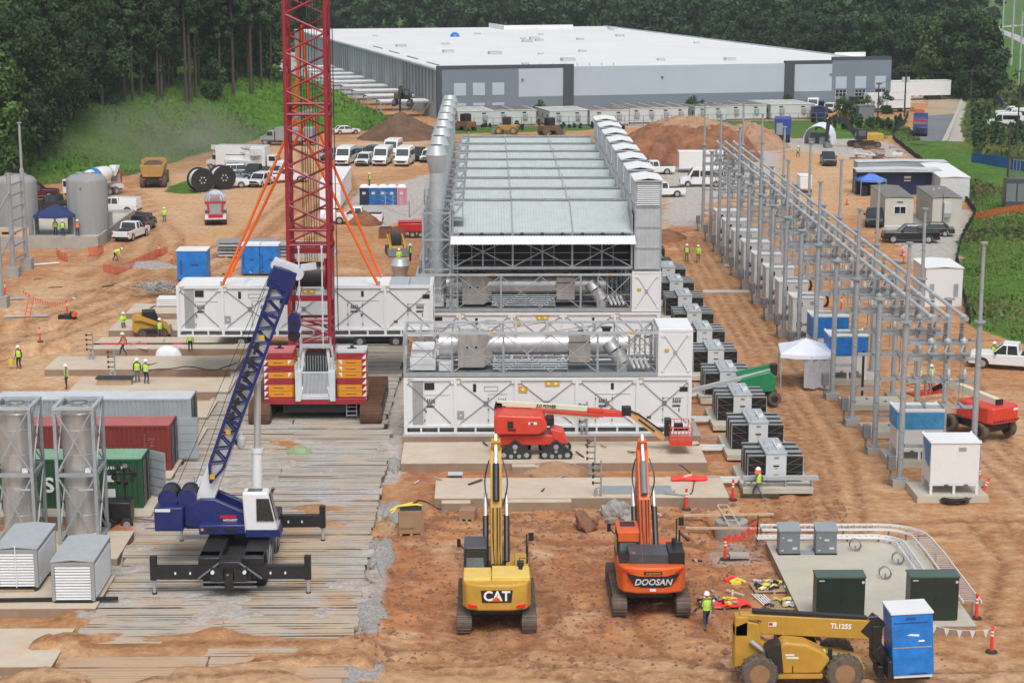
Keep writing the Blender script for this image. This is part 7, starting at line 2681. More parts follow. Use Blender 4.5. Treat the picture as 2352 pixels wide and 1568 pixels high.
heap('soil_heap','small heap of reddish soil beside the parked white pickup','soil heap',G(838,520).x,G(838,520).y+1.2,2.2,1.3,1.6,'soil_red',3,None,26,.5,1.3)
wa=R(13.6)
wt=thing('warehouse','vast white roofed warehouse with blue grey walls behind the trailers','warehouse',(-9.3,347.5,0),wa)
WL,WD,WH=91,190,9.3
BZ,MZ=0,3.9
b=B('ware_light')
cuts=[(0,.9,'d'),(.9,15.6,'m'),(15.6,24.2,'l'),(24.2,26.2,'d'),(26.2,68.6,'l'),(68.6,70.6,'d'),(70.6,78.5,'l'),(78.5,91,'m')]
for x0,x1,k in cuts:
 up='ware_dark' if k=='d' else 'ware_mid' if k=='m' else 'ware_light'
 zt=WH+(.5 if k!='l' or x0<26 or x0>68 else 0)+(.6 if x0>78 else 0)
 f_=-.25 if k=='d' else 0
 b.mat('ware_dark' if k=='d' else 'ware_mid').bb(x0,x1,f_,.6,0,MZ)
 b.mat(up).bb(x0,x1,f_,.6,MZ,zt-.7)
 b.mat('ware_dark' if zt>WH else 'ware_light').bb(x0,x1,f_-.02,.6,zt-.7,zt)
b.mat('ware_light').bb(0,.6,.6,WD,0,WH).bb(WL-.6,WL,.6,WD,0,WH+.2)
b.mat('galv_dark')
y=3.0
while y<WD-4:
 b.bb(-.05,0,y,y+.25,3.2,WH-.2)if int(y)%3 else b.bb(-.12,0,y,y+1.1,3.2,WH)
 y+=3.1
b.mat('white_roof').bb(-.15,0,.5,WD,WH-.3,WH+.05)
b.bb(.6,WL-.6,WD-.6,WD,0,WH)
b.obj('wall',wt,smooth=0)
b=B('ware_roof').bb(.1,WL-.1,.62,WD,WH-.5,WH-.02)
b.bb(56,76,WD-18,WD-17.6,WH,WH+1.2).bb(56,56.5,WD-17.6,WD,WH,WH+1.2)
b.bb(84,84.4,.6,12,WH,WH+1.0).bb(84.4,WL,12,12.4,WH,WH+1.3)
b.obj('roof',wt,smooth=0)
rs=random.Random(11)
b=B('galv_light')
spots=[(rs.uniform(6,86),rs.uniform(6,170))for _ in range(34)]
for x,y in spots[:22]:
 s_=rs.uniform(.5,1.3)
 b.bb(x,x+s_*2,y,y+s_*1.6,WH,WH+.5*s_)
for y in(10,32,54,76):
 b.mat('galv_dark').bb(2.2+y*.02,2.5+y*.02,y,y+11,WH,WH+.12)
b.mat('galv_light')
for x in range(8):
 b.bb(18+x*2.4,18.2+x*2.4,2.5,2.7,WH,WH+.5)
b.each('roof_unit',wt,smooth=0)
b=B('ware_light')
for x in(3.2,6.8,10.5,79.3,83.4,87.6):
 b.bb(x,x+2.3,-.06,0,4.3,6.6)
 if x<20:b.bb(x,x+2.3,-.06,0,2.4,2.9)
b.each('wall_panel',wt,smooth=0)
for x in(79.3,83.4,87.6):
 b=B('glass').bb(x,x+2.3,-.05,0,2.9,4.0).bb(x,x+2.3,-.05,0,.3,2.2)
 b.mat('white')
 for k in range(4):
  b.bb(x+k*.74,x+k*.74+.06,-.09,-.05,.3,4.0)
 for z in(1.2,3.4):
  b.bb(x,x+2.3,-.09,-.05,z,z+.06)
 b.obj('window',wt,smooth=0)
b=B('glass').bb(71.2,73.6,-.05,0,.2,2.0).bb(75,77,-.05,0,.2,2.0)
b.each('window',wt,smooth=0)
B('black').bb(82.2,87.2,-1.6,0,2.4,2.7).obj('entrance_canopy',wt)
b=B('galv_dark')
for x in(16.1,43.5,78.0):
 b.bb(x,x+.4,-.3,0,7.0,7.25)
b.each('wall_lamp',wt)
b=B('white_roof')
for k in range(9):
 y=6+k*14
 b.bb(-9.5,-.2,y,y+4.5,3.0+.0,3.15)
b.each('dock_canopy',wt,smooth=0)
b=B('galv')
for k in range(9):
 y=6+k*14
 for yy in(y,y+4.4):
  b.bb(-9.5,-9.3,yy,yy+.15,0,3.0);b.bb(-9.4,-.2,yy,yy+.12,2.7,3.0)
 for x in(-7,-4.5,-2):b.beam((x,y,.2),(x+2,y,2.8),.08)
b.obj('dock_frame',wt)
b=B('tarp_blue').lathe([(1.3,WH),(1.1,WH+.6),(.4,WH+1.1)],(33,132,0),14)
tag(b.obj('blue_tarp_pile',None),'blue tarpaulin covered pile on the white warehouse roof','tarp')
o=COL.objects['blue_tarp_pile'];o.location=(-9.3,347.5,0);o.rotation_euler=(0,0,wa)
def strip(name,left,right,mat,z=.04):
 b=B(mat)
 n=len(left)
 vs=[]
 for row in(left,right):
  for u,v in row:
   p=P(u,v,0)
   vs.append((p.x,p.y,max(ground_z(p.x,p.y),0)+z))
 b.add(vs,[(i,n+i,n+i+1,i+1)for i in range(n-1)])
 return struct(b.obj(name))
strip('dock_yard',[(640,190),(640,150),(650,100)],[(1004,262),(900,195),(760,100)],'yard_conc')
strip('road',[(2085,330),(2096,307),(2112,282),(2121,267)],[(2150,350),(2166,333),(2188,285),(2194,262)],'asphalt',.06)
strip('dusty_road',[(2121,267),(2132,240),(2131,222),(2125,210)],[(2194,262),(2202,245),(2204,228),(2180,212)],'road_dusty',.06)
strip('kerb',[(2162,336),(2190,270),(2203,240),(2205,225)],[(2175,340),(2197,270),(2210,240),(2212,225)],'concrete_clean',.16)
strip('far_road',[(2280,68),(2300,78),(2330,92),(2352,104),(2400,125)],[(2280,62),(2305,70),(2335,80),(2352,88),(2400,106)],'yard_conc',.1)
strip('far_road',[(2262,66),(2300,64),(2360,60)],[(2262,64),(2300,61),(2360,56)],'yard_conc',.1)
def site_trailer(label,u0,u1,v,depth,H=3.0,roof='trailer_roof',units=2,win=True,rot=13,g='white site trailers before the warehouse'):
 p0,p1=P(u0,v,0),P(u1,v-3,0)
 w=(p1-p0).length
 depth*=.62
 H=2.75
 t=thing('site_trailer',label,'site trailer',(p0.x,p0.y,0),R(rot),g)
 b=B('trailer_wall').bb(0,w,0,depth,.35,H)
 b.mat('galv_dark').bb(.1,w-.1,.1,depth-.1,0,.35)
 b.obj('wall',t)
 b=B(roof).bb(-.06,w+.06,-.06,depth+.06,H,H+.08)
 b.mat('white_roof')
 for k in range(units+1):
  x=k*w/units
  b.bb(x-.06,x+.06,-.08,depth+.08,H+.08,H+.12)
 b.bb(-.1,w+.1,-.1,.08,H+.05,H+.13)
 b.obj('roof',t)
 b=B('grey_panel')
 for k in range(units):
  x=(k+.5)*w/units
  b.bb(x-.4,x+.4,-.35,0,1.2,2.1)
 b.each('air_conditioner',t)
 b=B('glass')
 for k in range(3):
  y=depth*(k+.5)/3
  b.bb(-.02,0,y-.4,y+.4,1.2,2.1)
 for k in range(units):
  x=(k+.5)*w/units
  b.bb(x-.5,x+.2,-.03,0,2.25,2.5)
 b.each('window',t)
 return t
lot=[(1052,1130,293,16,'trailer_roof',2,'low white site trailer behind the foremost exhaust stacks'),(1132,1228,291,15,'trailer_roof_dark',2,'site trailer with a patchy dark roof second from the exhaust stacks'),(1262,1345,292,16,'trailer_roof',2,'white double site trailer centred between the dark wall strip and the vent towers'),(1355,1440,291,16,'trailer_roof_dark',2,'grimy roofed site trailer directly behind the vent towers'),(1446,1580,286,20,'trailer_roof_dark',4,'widest site trailer with four units and striped dark roof'),(1596,1660,282,12,'trailer_roof_dark',2,'short site trailer behind the red earth mound'),(1668,1755,278,16,'trailer_roof_dark',2,'dark roofed site trailer right of the red earth mound'),(1770,1866,276,18,'trailer_roof',2,'clean white site trailer at the right end of the row')]
for u0,u1,v,dp,rf,n_,lb in lot:
 site_trailer(lb,u0,u1,v,dp,3.0,rf,n_)
def bld(name,label,cat,u0,u1,v,depth,H,wallm,roofm,rot=0,z0=0.,group=None):
 p0=G(u0,v)
 w=abs(PX(u1,p0.z+1,p0.y)-PX(u0,p0.z+1,p0.y))
 t=thing(name,label,cat,p0,R(rot),group)
 B(wallm).bb(0,w,0,depth,z0,H).obj('wall',t)
 B(roofm).prism([(-.08,H),(w/2,H+.12),(w+.08,H),(w+.08,H+.08),(w/2,H+.2),(-.08,H+.08)],'y',-.08,depth+.08).obj('roof',t)
 return t,w
t,w=bld('site_office','beige site office with a square window facing the camera','site office',2031,2096,522,11,3.3,'site_beige','site_roof',-3)
B('white').bb(w*.3,w*.75,-.05,0,1.5,2.4).mat('glass').bb(w*.34,w*.52,-.07,-.05,1.58,2.32).bb(w*.54,w*.72,-.07,-.05,1.58,2.32).obj('window',t)
B('ink').bb(w*.42,w*.62,-.02,0,2.75,2.9).obj('sign',t)
B('glass').bb(w,w+.04,2,2.5,1.3,2.2).bb(w,w+.04,5,5.5,1.3,2.2).bb(w,w+.04,8,8.5,1.3,2.2).each('window',t)
B('white').bb(0,w,-.03,0,0.05,.2).obj('skirting',t)
t,w=bld('site_office','beige site office with an air conditioner on its end wall, beside the grass','site office',2140,2206,525,10.5,3.4,'site_beige','site_roof',-3)
B('trailer_wall').bb(w*.38,w*.62,-.5,0,1.3,2.9).mat('grey_panel').bb(w*.38,w*.62,-.52,-.5,1.3,1.8).obj('air_conditioner',t)
B('black').bb(w*.34,w*.36,-.06,0,.2,3.8).obj('conduit',t)
B('glass').bb(w,w+.04,3,3.5,1.4,2.2).bb(w,w+.04,7.5,8,1.4,2.2).each('window',t)
b=B('trailer_roof').lathe([(.14,3.4),(.14,3.75)],(w*.35,6,0),8).lathe([(.14,3.4),(.14,3.75)],(w*.6,7,0),8)
b.each('vent',t)
t,w=bld('site_container','pale container behind the beige offices, set against the grass bank','container',2158,2225,462,16,2.9,'cont_roof','white_roof',-4)
t,w=bld('site_container','long navy container with a sign and a ribbed white eave','container',1966,2160,447,2.6,3.1,'navy_dark','cont_roof',0)
B('trailer_roof').corr((-.2,-1.2,2.95),(w+.2,0,0),(0,1.2,.2),(0,0,1),60,.05).obj('eave',t)
B('ink').bb(w*.55,w*.66,-.05,0,1.6,2.5).mat('white').bb(w*.565,w*.645,-.07,-.05,2.05,2.35).bb(w*.565,w*.645,-.07,-.05,1.7,1.85).obj('sign',t)
t,w=bld('site_container','grey roofed container behind the navy one','container',1968,2175,425,2.6,3.0,'cont_grey','cont_roof',0)
canopy('shade_canopy','bright blue shade canopy in front of the long navy container',(G(2003,452).x,G(2003,452).y+1.5,0),3.3,2.2,3.0,'blue_canopy',R(4))
q=G(2002,452)
b=B('black').bb(-1.2,-.4,0,.8,0,1.3).bb(-.2,.5,.2,.9,0,1.5).mat('trailer_wall').bb(.7,1.2,.3,.8,.2,1.2)
tag(b.obj('tool_crate',None,(q.x,q.y+.6,0)),'dark tool boxes in the shade of the bright blue canopy','tool box')
t,w=bld('white_cabin','white equipment cabin with two grey louvres behind the last bus bar','cabin',2124,2209,704,5.0,3.35,'white_paint','white_roof',0)
B('grey_panel').bb(.35,.75,-.05,0,.9,2.0).bb(2.45,2.85,-.05,0,.9,2.0).each('louvre',t)
q=P(918,325,0)
heap('soil_heap','big smooth heap of brown soil with an excavator on top','soil heap',q.x,q.y+6,7.6,7,4.2,'soil_brown',2,None,40,.3,1.15)
q=P(1590,383,0)
heap('earth_mound','long red earth mound with rubble on its right, before the site trailers','earth mound',q.x,q.y+10,11.2,10,5.0,'soil_red',6,None,72,.55,4.2,0.02)
heap('rubble_crest','pale rubble crest along the top of the red earth mound','rubble',q.x+.6,q.y+12.5,8.5,5,1.7,'soil_tan',16,None,50,1.1,1.6,0,4.4)
q=P(1735,350,0)
heap('earth_mound','tan rubble heap leaning on the right end of the red earth mound','earth mound',q.x,q.y+9,6.5,8,4.0,'soil_tan',8,None,40,.6,1.3)
def far_excavator(label,loc,rz,m,cabm,pose):
 t=thing('excavator',label,'excavator',loc,rz)
 for s_ in(-1,1):
  crawler_belt('crawler_track',t,s_*1.3,-2.2,2.3,.6,.95,'track')
 B(m).bb(-1.4,1.4,-2.7,.9,1.1,2.2).obj('house',t,bevel=.12)
 B('black').bb(-1.45,-.45,.1,1.9,1.3,3.0).obj('cab',t,bevel=.08)
 B('glass_blue').bb(-1.3,-.6,1.9,1.93,1.9,2.8).bb(-1.47,-1.45,.4,1.6,1.9,2.8).each('window',t)
 bm,ti,bk=pose
 b=B(cabm).prism([(1.0,1.6),(1.5,1.5),(bm[0]+.4,bm[1]),(ti[0]+.2,ti[1]),(ti[0]-.2,ti[1]+.4),(bm[0]-.3,bm[1]+.6)],'x',-.3,.3)
 b.obj('boom',t)
 B(cabm).prism([(ti[0]-.3,ti[1]+.3),(ti[0]+.35,ti[1]+.1),(bk[0]+.15,bk[1]),(bk[0]-.15,bk[1])],'x',-.2,.2).obj('stick',t)
 B('galv_dark').prism([(bk[0]-.2,bk[1]),(bk[0]+.3,bk[1]-.1),(bk[0]+.2,bk[1]-.9),(bk[0]-.7,bk[1]-1.1),(bk[0]-1.0,bk[1]-.6)],'x',-.65,.65).obj('bucket',t)
 return t
q=PY(925,272,330)
far_excavator('dusty excavator perched on the brown soil heap, bucket hanging towards the camera',(q.x,330,4.0),R(176),'soil_brown','black_matt',((2.8,3.0),(3.8,2.4),(4.1,-1.6)))
q=G(1985,338)
far_excavator('black and yellow excavator with its long boom over the white tent',(q.x,q.y,0),R(100),'cat_yellow','black_matt',((3.4,4.2),(6.0,4.4),(6.4,1.0)))
for i,(u,v,m)in enumerate(((1165,308,'dump_yellow'),(1262,310,'soil_brown'),(1070,300,'rust'))):
 t=thing('wheel_loader',['yellow roller with red wheels in front of the low site trailers','dusty brown dark cabbed loader near the grey roofs','rusty red utility machine beside the exhaust stack tops'][i],'loader',G(u,v),R([80,-60,40][i]))
 B(m).bb(-.9,.9,-1.8,1.5,.7,1.6).obj('body',t,bevel=.1)
 B('black').bb(-.75,.75,-.6,.7,1.6,2.9).obj('cab',t,bevel=.05)
 for s_ in(-1,1):
  for y in(-1.2,1.3):
   wheel('wheel',t,(s_*.85,y,.65),.65,.45,'x','rubber_dusty',m,14)
 B('galv_dark').bb(-1.1,1.1,2.0,2.5,.1,.8).beam((0,1.2,1.2),(0,2.2,.5),.5,.3).obj('bucket',t)
q=G(1840,334)
t=thing('white_tent','white arched shelter tent with an open front among the machines','tent',(q.x+2.6,q.y+.5,0),R(-17))
prof=[(2.2*math.cos(math.pi*k/10),3.0*math.sin(math.pi*k/10)**.7)for k in range(11)]
b=B('canopy_white')
b.add([(x,y,z)for y in(0,3.5,7)for x,z in prof],[(j*11+k,j*11+k+1,(j+1)*11+k+1,(j+1)*11+k)for j in range(2)for k in range(10)])
b.obj('cover',t)
b=B('white')
for y in(0,3.5,7):
 b.path([(x*1.01,y,z*1.01)for x,z in prof],.06,5)
b.each('hoop',t)
b=B('galv_dark').bb(-1.5,1.5,3,3.1,0,1.7).bb(-1.2,-.4,.6,1.4,0,1.0).bb(.3,1.2,.8,1.6,0,1.2)
b.obj('dark_interior',t)
def upole(label,u,v,h,r=.16,arms=((-.3,1.2),),z=None,mat='pole_wood',box=False,g='utility poles on the right'):
 p=G(u,v)
 t=thing('utility_pole',label,'utility pole',p,0,g)
 B(mat).lathe([(r,-.2),(r*.65,h)],n=8).obj('pole',t)
 b=B('galv_dark' if mat!='pole_wood' else 'pole_wood')
 for dz,w in arms:
  b.bb(-w,w,-.08,.08,h+dz-.1,h+dz+.08)
  for x in(-w+.1,0,w-.1):
   b.bb(x-.05,x+.05,-.05,.05,h+dz+.08,h+dz+.35)
 b.obj('cross_arm',t)
 if box:
  B('cont_roof').lathe([(.3,h-3.4),(.3,h-2.4)],(-.45,0,0),10).lathe([(.3,h-3.4),(.3,h-2.4)],(.45,0,0),10).each('transformer_can',t)
upole('wooden pole carrying two transformer cans at the head of the paved road',2077,268,9.8,.18,((-.3,1.1),(-1.3,.9)),box=True)
upole('short wooden pole in front of the right warehouse windows',2016,270,6.5,.16,((-.3,.5),))
upole('dark pole on the verge right of the paved road',2228,255,8,.14,((-.3,.9),))
upole('wooden pole on the grass closest to the beige offices',2311,470,9,.16,((-.2,.2),))
upole('tall pale steel pole at the top right corner',2322,150,26,.35,((-2,1.6),(-5,1.6)),mat='galv_light')
upole('tall pale steel pole just left of the corner one',2300,120,25,.3,((-2,1.5),(-5,1.5)),mat='galv_light')
upole('dark steel pole by the right edge above the white vans',2340,200,17,.25,((-1,1.2),(-3,1.2)),mat='galv_light')
upole('slim pole among the bushes behind the blue fence',2290,205,11,.14,((-.3,1.0),))
upole('slim pole at the right edge near the blue screen fence',2335,345,12,.15,((-.3,.9),))
for i,(u,v,h)in enumerate(((1330,70,8),(1348,72,9),(1585,80,9),(1845,108,9))):
 upole('thin pole before the far woods, %s'%['left one of the close pair above the warehouse roof','right one of the close pair above the warehouse roof','alone above the right half of the roof','above the right end of the roof'][i],u,v,h+8,.15,((-.3,1.2),),g='thin poles behind the warehouse')
p=G(2318,475)
t=thing('electrical_kiosk','dark grey electrical kiosk with two doors on the grass by the right edge','kiosk',(p.x+.8,p.y,p.z),R(-3))
B('cab_grey_dk').bb(-1.3,2.2,0,1.6,0,3.3).obj('body',t,bevel=.05)
B('cab_grey').bb(-1.2,-.1,-.04,0,.6,2.7).bb(.1,1.2,-.04,0,.6,2.7).each('door',t)
b=B('galv_dark')
for k in range(4):b.tube((-.8+k*.4,.8,3.3),(-.8+k*.4,.8,5.6),.06,n=6)
b.mat('pole_wood').bb(-1.0,.7,.7,.9,5.5,5.8)
b.obj('riser_pipe',t)
def screen(name,label,pts,h,m,cat='fence',t_=.04):
 b=B(m)
 P3=[G(u,v)for u,v in pts]
 rs_=random.Random(len(pts)+int(pts[0][0]))
 sub=[]
 for p,q in zip(P3,P3[1:]):
  n=max(2,int((q-p).length/1.4))
  for k in range(n):
   m_=p+(q-p)*(k/n)
   sub.append(Vector((m_.x+rs_.uniform(-.12,.12),m_.y,max(ground_z(m_.x,m_.y),0))))
 sub.append(P3[-1])
 hs_=[h*rs_.uniform(.8,1.1)for _ in sub]
 for i in range(len(sub)-1):
  p,q=sub[i],sub[i+1]
  d=(q-p).normalized();nn=Vector((-d.y,d.x,0))*t_
  b.hexa([p-nn,q-nn,q+nn,p+nn],[p-nn+Vector((0,0,hs_[i])),q-nn+Vector((0,0,hs_[i+1])),q+nn+Vector((0,0,hs_[i+1])),p+nn+Vector((0,0,hs_[i]))])
 return tag(b.obj(name),label,cat)
screen('silt_fence','sagging black silt fence along the foot of the green bank',[(2050,318),(2080,345),(2120,375),(2185,425),(2225,470),(2240,490),(2205,560),(2196,600),(2212,680),(2228,745)],.75,'silt_black')
screen('silt_fence','dark silt fence beside the blue semi truck',[(2052,308),(2078,285),(2085,268)],1.1,'silt_black')
screen('blue_screen','long blue screen fence across the grass at the right',[(2232,372),(2300,385),(2360,396)],1.5,'silt_blue')
screen('blue_screen','short blue screen fence near the dark woods',[(2262,195),(2300,240),(2310,262)],1.2,'silt_blue')
screen('orange_netting','orange safety netting along the grass beside the kiosk',[(2240,505),(2270,500),(2320,490),(2360,485)],.9,'netting','netting')
screen('orange_netting','red netting across the closed end of the dusty road',[(2128,222),(2160,216),(2190,222)],.8,'netting','netting')
screen('orange_netting','orange netting in front of the red and white toilets by the road',[(2090,255),(2110,260),(2122,262)],.8,'netting','netting')
screen('retaining_wall','low timber retaining wall in front of the red earth mound',[(1465,378),(1545,378)],1.3,'wood','retaining wall',.12)
p=P(2040,232,0)
t=thing('white_trailer','large white semi trailer standing right of the warehouse','trailer',(p.x,p.y,0),R(12))
B('white_paint').bb(0,14,0,2.6,1.0,4.0).mat('black').bb(9,12,.2,2.4,.2,1.0).obj('body',t)
B('white_roof').bb(-.05,14.05,-.05,2.65,4.0,4.08).obj('roof',t)
toilet('pinkish portable toilet by the road end',(G(2062,246).x,G(2062,246).y,0),'toilet_pink','toilets by the road end')
toilet('dark blue portable toilet beside the pinkish one by the road end',(G(2045,245).x,G(2045,245).y,0),'toilet_navy','toilets by the road end')
t,w=bld('green_container','grey green container beside the parked trucks near the warehouse','container',1972,2008,276,3,2.5,'cab_grey','cab_grey',0)
t,w=bld('blue_skip','dark blue skip container at the right end of the white site trailers','container',1868,1894,278,3,2.4,'navy_dark','navy_dark',0)
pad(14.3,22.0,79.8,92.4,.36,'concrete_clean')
def green_cab(label,x,y):
 t=thing('green_cabinet',label,'cabinet',(x,y,.37),0,'dark green cabinets on the equipment pad')
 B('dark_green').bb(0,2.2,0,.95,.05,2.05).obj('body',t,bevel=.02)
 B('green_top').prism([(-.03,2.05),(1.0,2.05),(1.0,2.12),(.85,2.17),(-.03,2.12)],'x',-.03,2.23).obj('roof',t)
 b=B('black').bb(1.09,1.11,-.012,0,.15,1.98).bb(1.16,1.22,-.03,0,.95,1.1)
 b.obj('door_seam',t)
 b=B('trailer_wall').bb(.1,.35,-.012,0,1.9,1.95).lathe([(.07,-.012),(.07,0)],(2.1,0,1.85),10,'y')
 b.each('label',t)
 return t
green_cab('dark green double door cabinet standing behind the telehandler boom',PX(1876,1,80.4),80.4)
green_cab('dark green double door cabinet beside the blue wrapped crate',PX(2092,1,80.4),80.4)
def grey_cab(label,u):
 t=thing('grey_cabinet',label,'cabinet',(PX(u,1,90.0),90.0,.37),0,'small grey cabinets at the pad edge')
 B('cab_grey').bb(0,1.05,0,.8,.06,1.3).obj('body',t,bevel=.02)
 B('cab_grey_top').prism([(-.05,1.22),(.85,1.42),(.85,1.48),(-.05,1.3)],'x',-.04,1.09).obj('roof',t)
 b=B('trailer_wall').bb(.42,.65,-.012,0,.72,.82).bb(.68,.92,-.012,0,.28,.4).bb(.12,.22,-.012,0,.2,.26).bb(.15,.25,-.012,0,.86,.92)
 b.each('label',t)
 B('black').bb(-.03,1.08,-.02,.82,0,.06).obj('base',t)
grey_cab('small grey cabinet at the left end of the cable trays',1791)
grey_cab('small grey cabinet by the cable trays, one step right of its twin',1876)
b=B('cab_grey_top').bb(0,1.0,0,.5,0,.05)
tag(b.obj('steel_plate',None,(PX(1836,.4,90.2),90.1,.38)),'grey plate lying on the pad between the two small grey cabinets','plate')
def tray(name,label,pts,w,z):
 t=thing(name,label,'cable tray',(0,0,0),0,'cable trays around the equipment pad')
 P_=[Vector((*p,z))for p in pts]
 lefts,rights=[],[]
 for i,p in enumerate(P_):
  d=(P_[min(i+1,len(P_)-1)]-P_[max(i-1,0)]).normalized()
  n=Vector((-d.y,d.x,0))*w/2
  lefts.append(p+n);rights.append(p-n)
 b=B('helmet_white')
 for side in(lefts,rights):
  for a,c in zip(side,side[1:]):
   b.beam(a,c,.04,.12)
 b.obj('side_rail',t)
 b=B('galv_light')
 tot=0
 for i in range(len(P_)-1):
  L_=(P_[i+1]-P_[i]).length
  k=max(1,int(L_/.28))
  for j in range(k):
   f_=j/k
   b.beam(lefts[i].lerp(lefts[i+1],f_),rights[i].lerp(rights[i+1],f_),.05,.03)
 b.obj('rung',t)
 b=B('galv_dark')
 for i in range(0,len(P_),2):
  b.bb(P_[i].x-.04,P_[i].x+.04,P_[i].y-.04,P_[i].y+.04,.0,z)
 b.obj('support',t)
 return t
arc=lambda cx,cy,r:[(cx+r*math.sin(R(a)),cy+r*math.cos(R(a)))for a in range(0,91,15)]
tray('cable_tray','wide white ladder tray bending round the far corner of the equipment pad',[(14.2,93.4),(16.5,93.4),(18.5,93.4)]+arc(20.4,91.6,1.8)+[(22.3,89),(22.3,85),(22.3,81.8)],.85,.75)
tray('cable_tray','narrow white ladder tray running inside the wide one',[(13.8,92.2),(16.5,92.2),(18.5,92.2)]+arc(19.8,91.0,1.2)+[(21.0,89),(21.0,85),(21.0,82)],.42,.62)
rs=random.Random(4)
for i,(x,y)in enumerate(((18.6,90.6),(19.2,86.2),(20.3,88.4))):
 b=B('galv_dark')
 for k in range(3):
  b.path([(.28*math.cos(a*.5),.1*k+.1*math.sin(a*.4),.3+.28*math.sin(a*.5))for a in range(14)],.02,4)
 b.tube((0,0,0),(0,0,.3),.03,n=5)
 tag(b.obj('cable_loop',None,(x,y,.37)),['loop of thin cable sticking up near the far tray on the pad','loop of cable between the two green cabinets','loop of cable beside the right hand tray'][i],'cable','cable loops on the equipment pad')
def delineator(label,u,v,tilt=(0,0,0),z=None):
 p=G(u,v)if z is None else P(u,v,z)
 global DEL
 if DEL is None:
  t=thing('delineator_post',label,'traffic post',p,tilt,'red delineator posts')
  B('rubber').lathe([(.28,0),(.26,.06),(.08,.1)],n=10).obj('base',t)
  B('safety_red').lathe([(.085,.06),(.06,1.1),(.075,1.12),(.075,1.2)],n=10).obj('pole',t)
  b=B('helmet_white').lathe([(.079,.76),(.077,.84)],n=10).lathe([(.075,.92),(.073,1.0)],n=10)
  b.obj('reflective_band',t)
  DEL=t
  return t
 return dup(DEL,p,tilt,label)
DEL=None
for u,v,l,tl in((1683,1148,'red delineator post on the dirt left of the nearest transformer',0),(1576,1170,'red delineator post at the edge of the lower concrete pad',0),(2242,1420,'red delineator post at the far right corner of the equipment pad',0),(2277,1497,'red delineator post nearest the camera, right of the blue crate',0),(2248,1118,'red delineator post standing upright behind the nearest white cabinet',0),(2252,1142,'red delineator post leaning over beside the cable coil',(0,R(22),0)),(1665,1285,'red delineator post holding the pennant rope',0),(12,678,'red delineator post at the left edge above the trenches',0),(154,722,'red delineator post at the end of the drooping pennants',0),(92,785,'red delineator post beside the lower trench',0),(366,588,'red delineator post at the far end of the orange netting',0),(395,610,'red delineator post left of the broad blue wrapped cabinet',0),(1945,470,'red delineator post on the bare dirt before the blue canopy',0),(2072,588,'red delineator post of the pair on the gravel below the black pickup, farther one',0),(2075,605,'red delineator post of the pair on the gravel below the black pickup, nearer one',0),(2014,535,'red delineator post at the nose of the black pickup',0),(1932,713,'orange post seen between gantries beyond the canopy',0)):
 delineator(l,u,v,tl or(0,0,0))
def pennants(label,p,q,n,sag,m='safety_red'):
 b=B(m)
 p,q=Vector(p),Vector(q)
 f=lambda t_:p+(q-p)*t_-Vector((0,0,sag*4*t_*(1-t_)))
 for k in range(10):
  b.tube(f(k/10),f((k+1)/10),.012,n=4)
 d=(q-p).normalized()
 for k in range(n):
  c=f((k+.5)/n)
  b.hexa([c-d*.14+Vector((0,-.01,-.01)),c+d*.14+Vector((0,-.01,-.01)),c+d*.14+Vector((0,.01,-.01)),c-d*.14+Vector((0,.01,-.01))][::-1],[c+Vector((-.005,-.03,-.36)),c+Vector((.005,-.03,-.36)),c+Vector((.005,-.01,-.36)),c+Vector((-.005,-.01,-.36))][::-1])
 return tag(b.obj('pennant_rope'),label,'pennant rope','ropes of red pennants')
a_,c_=G(1665,1285),G(1738,1262)
for dx,dy in((0,0),(.2,1.2)):
 q=c_+Vector((dx,dy,0))
 tag(B('black').lathe([(.03,0),(.025,1.5)],n=6).obj('rebar_stake',None,q),'thin black stake holding the pennants by the slab, %s one'%('nearer' if dx==0 else 'farther'),'stake')
pennants('red pennants strung between a delineator post and a black stake',a_+Vector((0,0,1.15)),c_+Vector((0,0,1.2)),6,.15)
pennants('red pennants hanging in a second row behind the first',a_+Vector((.1,.5,1.2)),c_+Vector((.2,1.2,1.3)),5,.3)
pennants('long drooping rope of red pennants above the left trenches',G(52,688)+Vector((0,0,.9)),G(154,722)+Vector((0,0,1.1)),18,.5)
pennants('red pennants on a rope by the blue backed gravel lane',P(1615,512)+Vector((0,0,1)),P(1660,508)+Vector((0,0,1)),5,.2)
pennants('white and pink pennants along the front of the equipment pad',P(2130,1455)+Vector((0,0,.5)),P(2277,1497)+Vector((0,0,1.1)),5,.2,'helmet_white')
def carton(label,u,v,sx,sy,h,rz,open_=False):
 t=thing('cardboard_box',label,'box',G(u,v),R(rz))
 b=B('cardboard').bb(-sx/2,sx/2,0,sy,.12,h)
 b.obj('body',t)
 b=B('wood')
 for x in(-sx/2+.1,0,sx/2-.1):
  b.bb(x-.06,x+.06,0,sy,0,.12)
 b.obj('pallet',t)
 if open_:
  b=B('cardboard').hexa([(-sx/2,-.02,h-.3),(sx*.1,-.02,h-.3),(sx*.1,0,h-.3),(-sx/2,0,h-.3)],[(-sx/2,-.05,h-.9),(sx*.1,-.05,h-.9),(sx*.1,-.03,h-.9),(-sx/2,-.03,h-.9)])
  b.bb(sx/2-.02,sx/2+.25,.2,sy,h-.02,h+.02)
  b.obj('flap',t)
  B('black_matt').bb(-sx/2+.08,sx/2-.08,.08,sy-.08,h,h+.01).obj('opening',t)
  b=B('safety_yellow').path([(-sx*.85,.5,h-.1),(-sx*.5,.6,h+.12),(.3,.8,h+.12),(.6,.7,h+.1)],.06).path([(-sx*.8,.3,h-.2),(-sx*.5,.7,h+.08),(.1,.9,h+.2)],.05)
  b.obj('yellow_hose',t)
 return t
carton('large open cardboard crate with a yellow hose draped over its rim',945,1230,1.3,1.3,1.35,4,True)
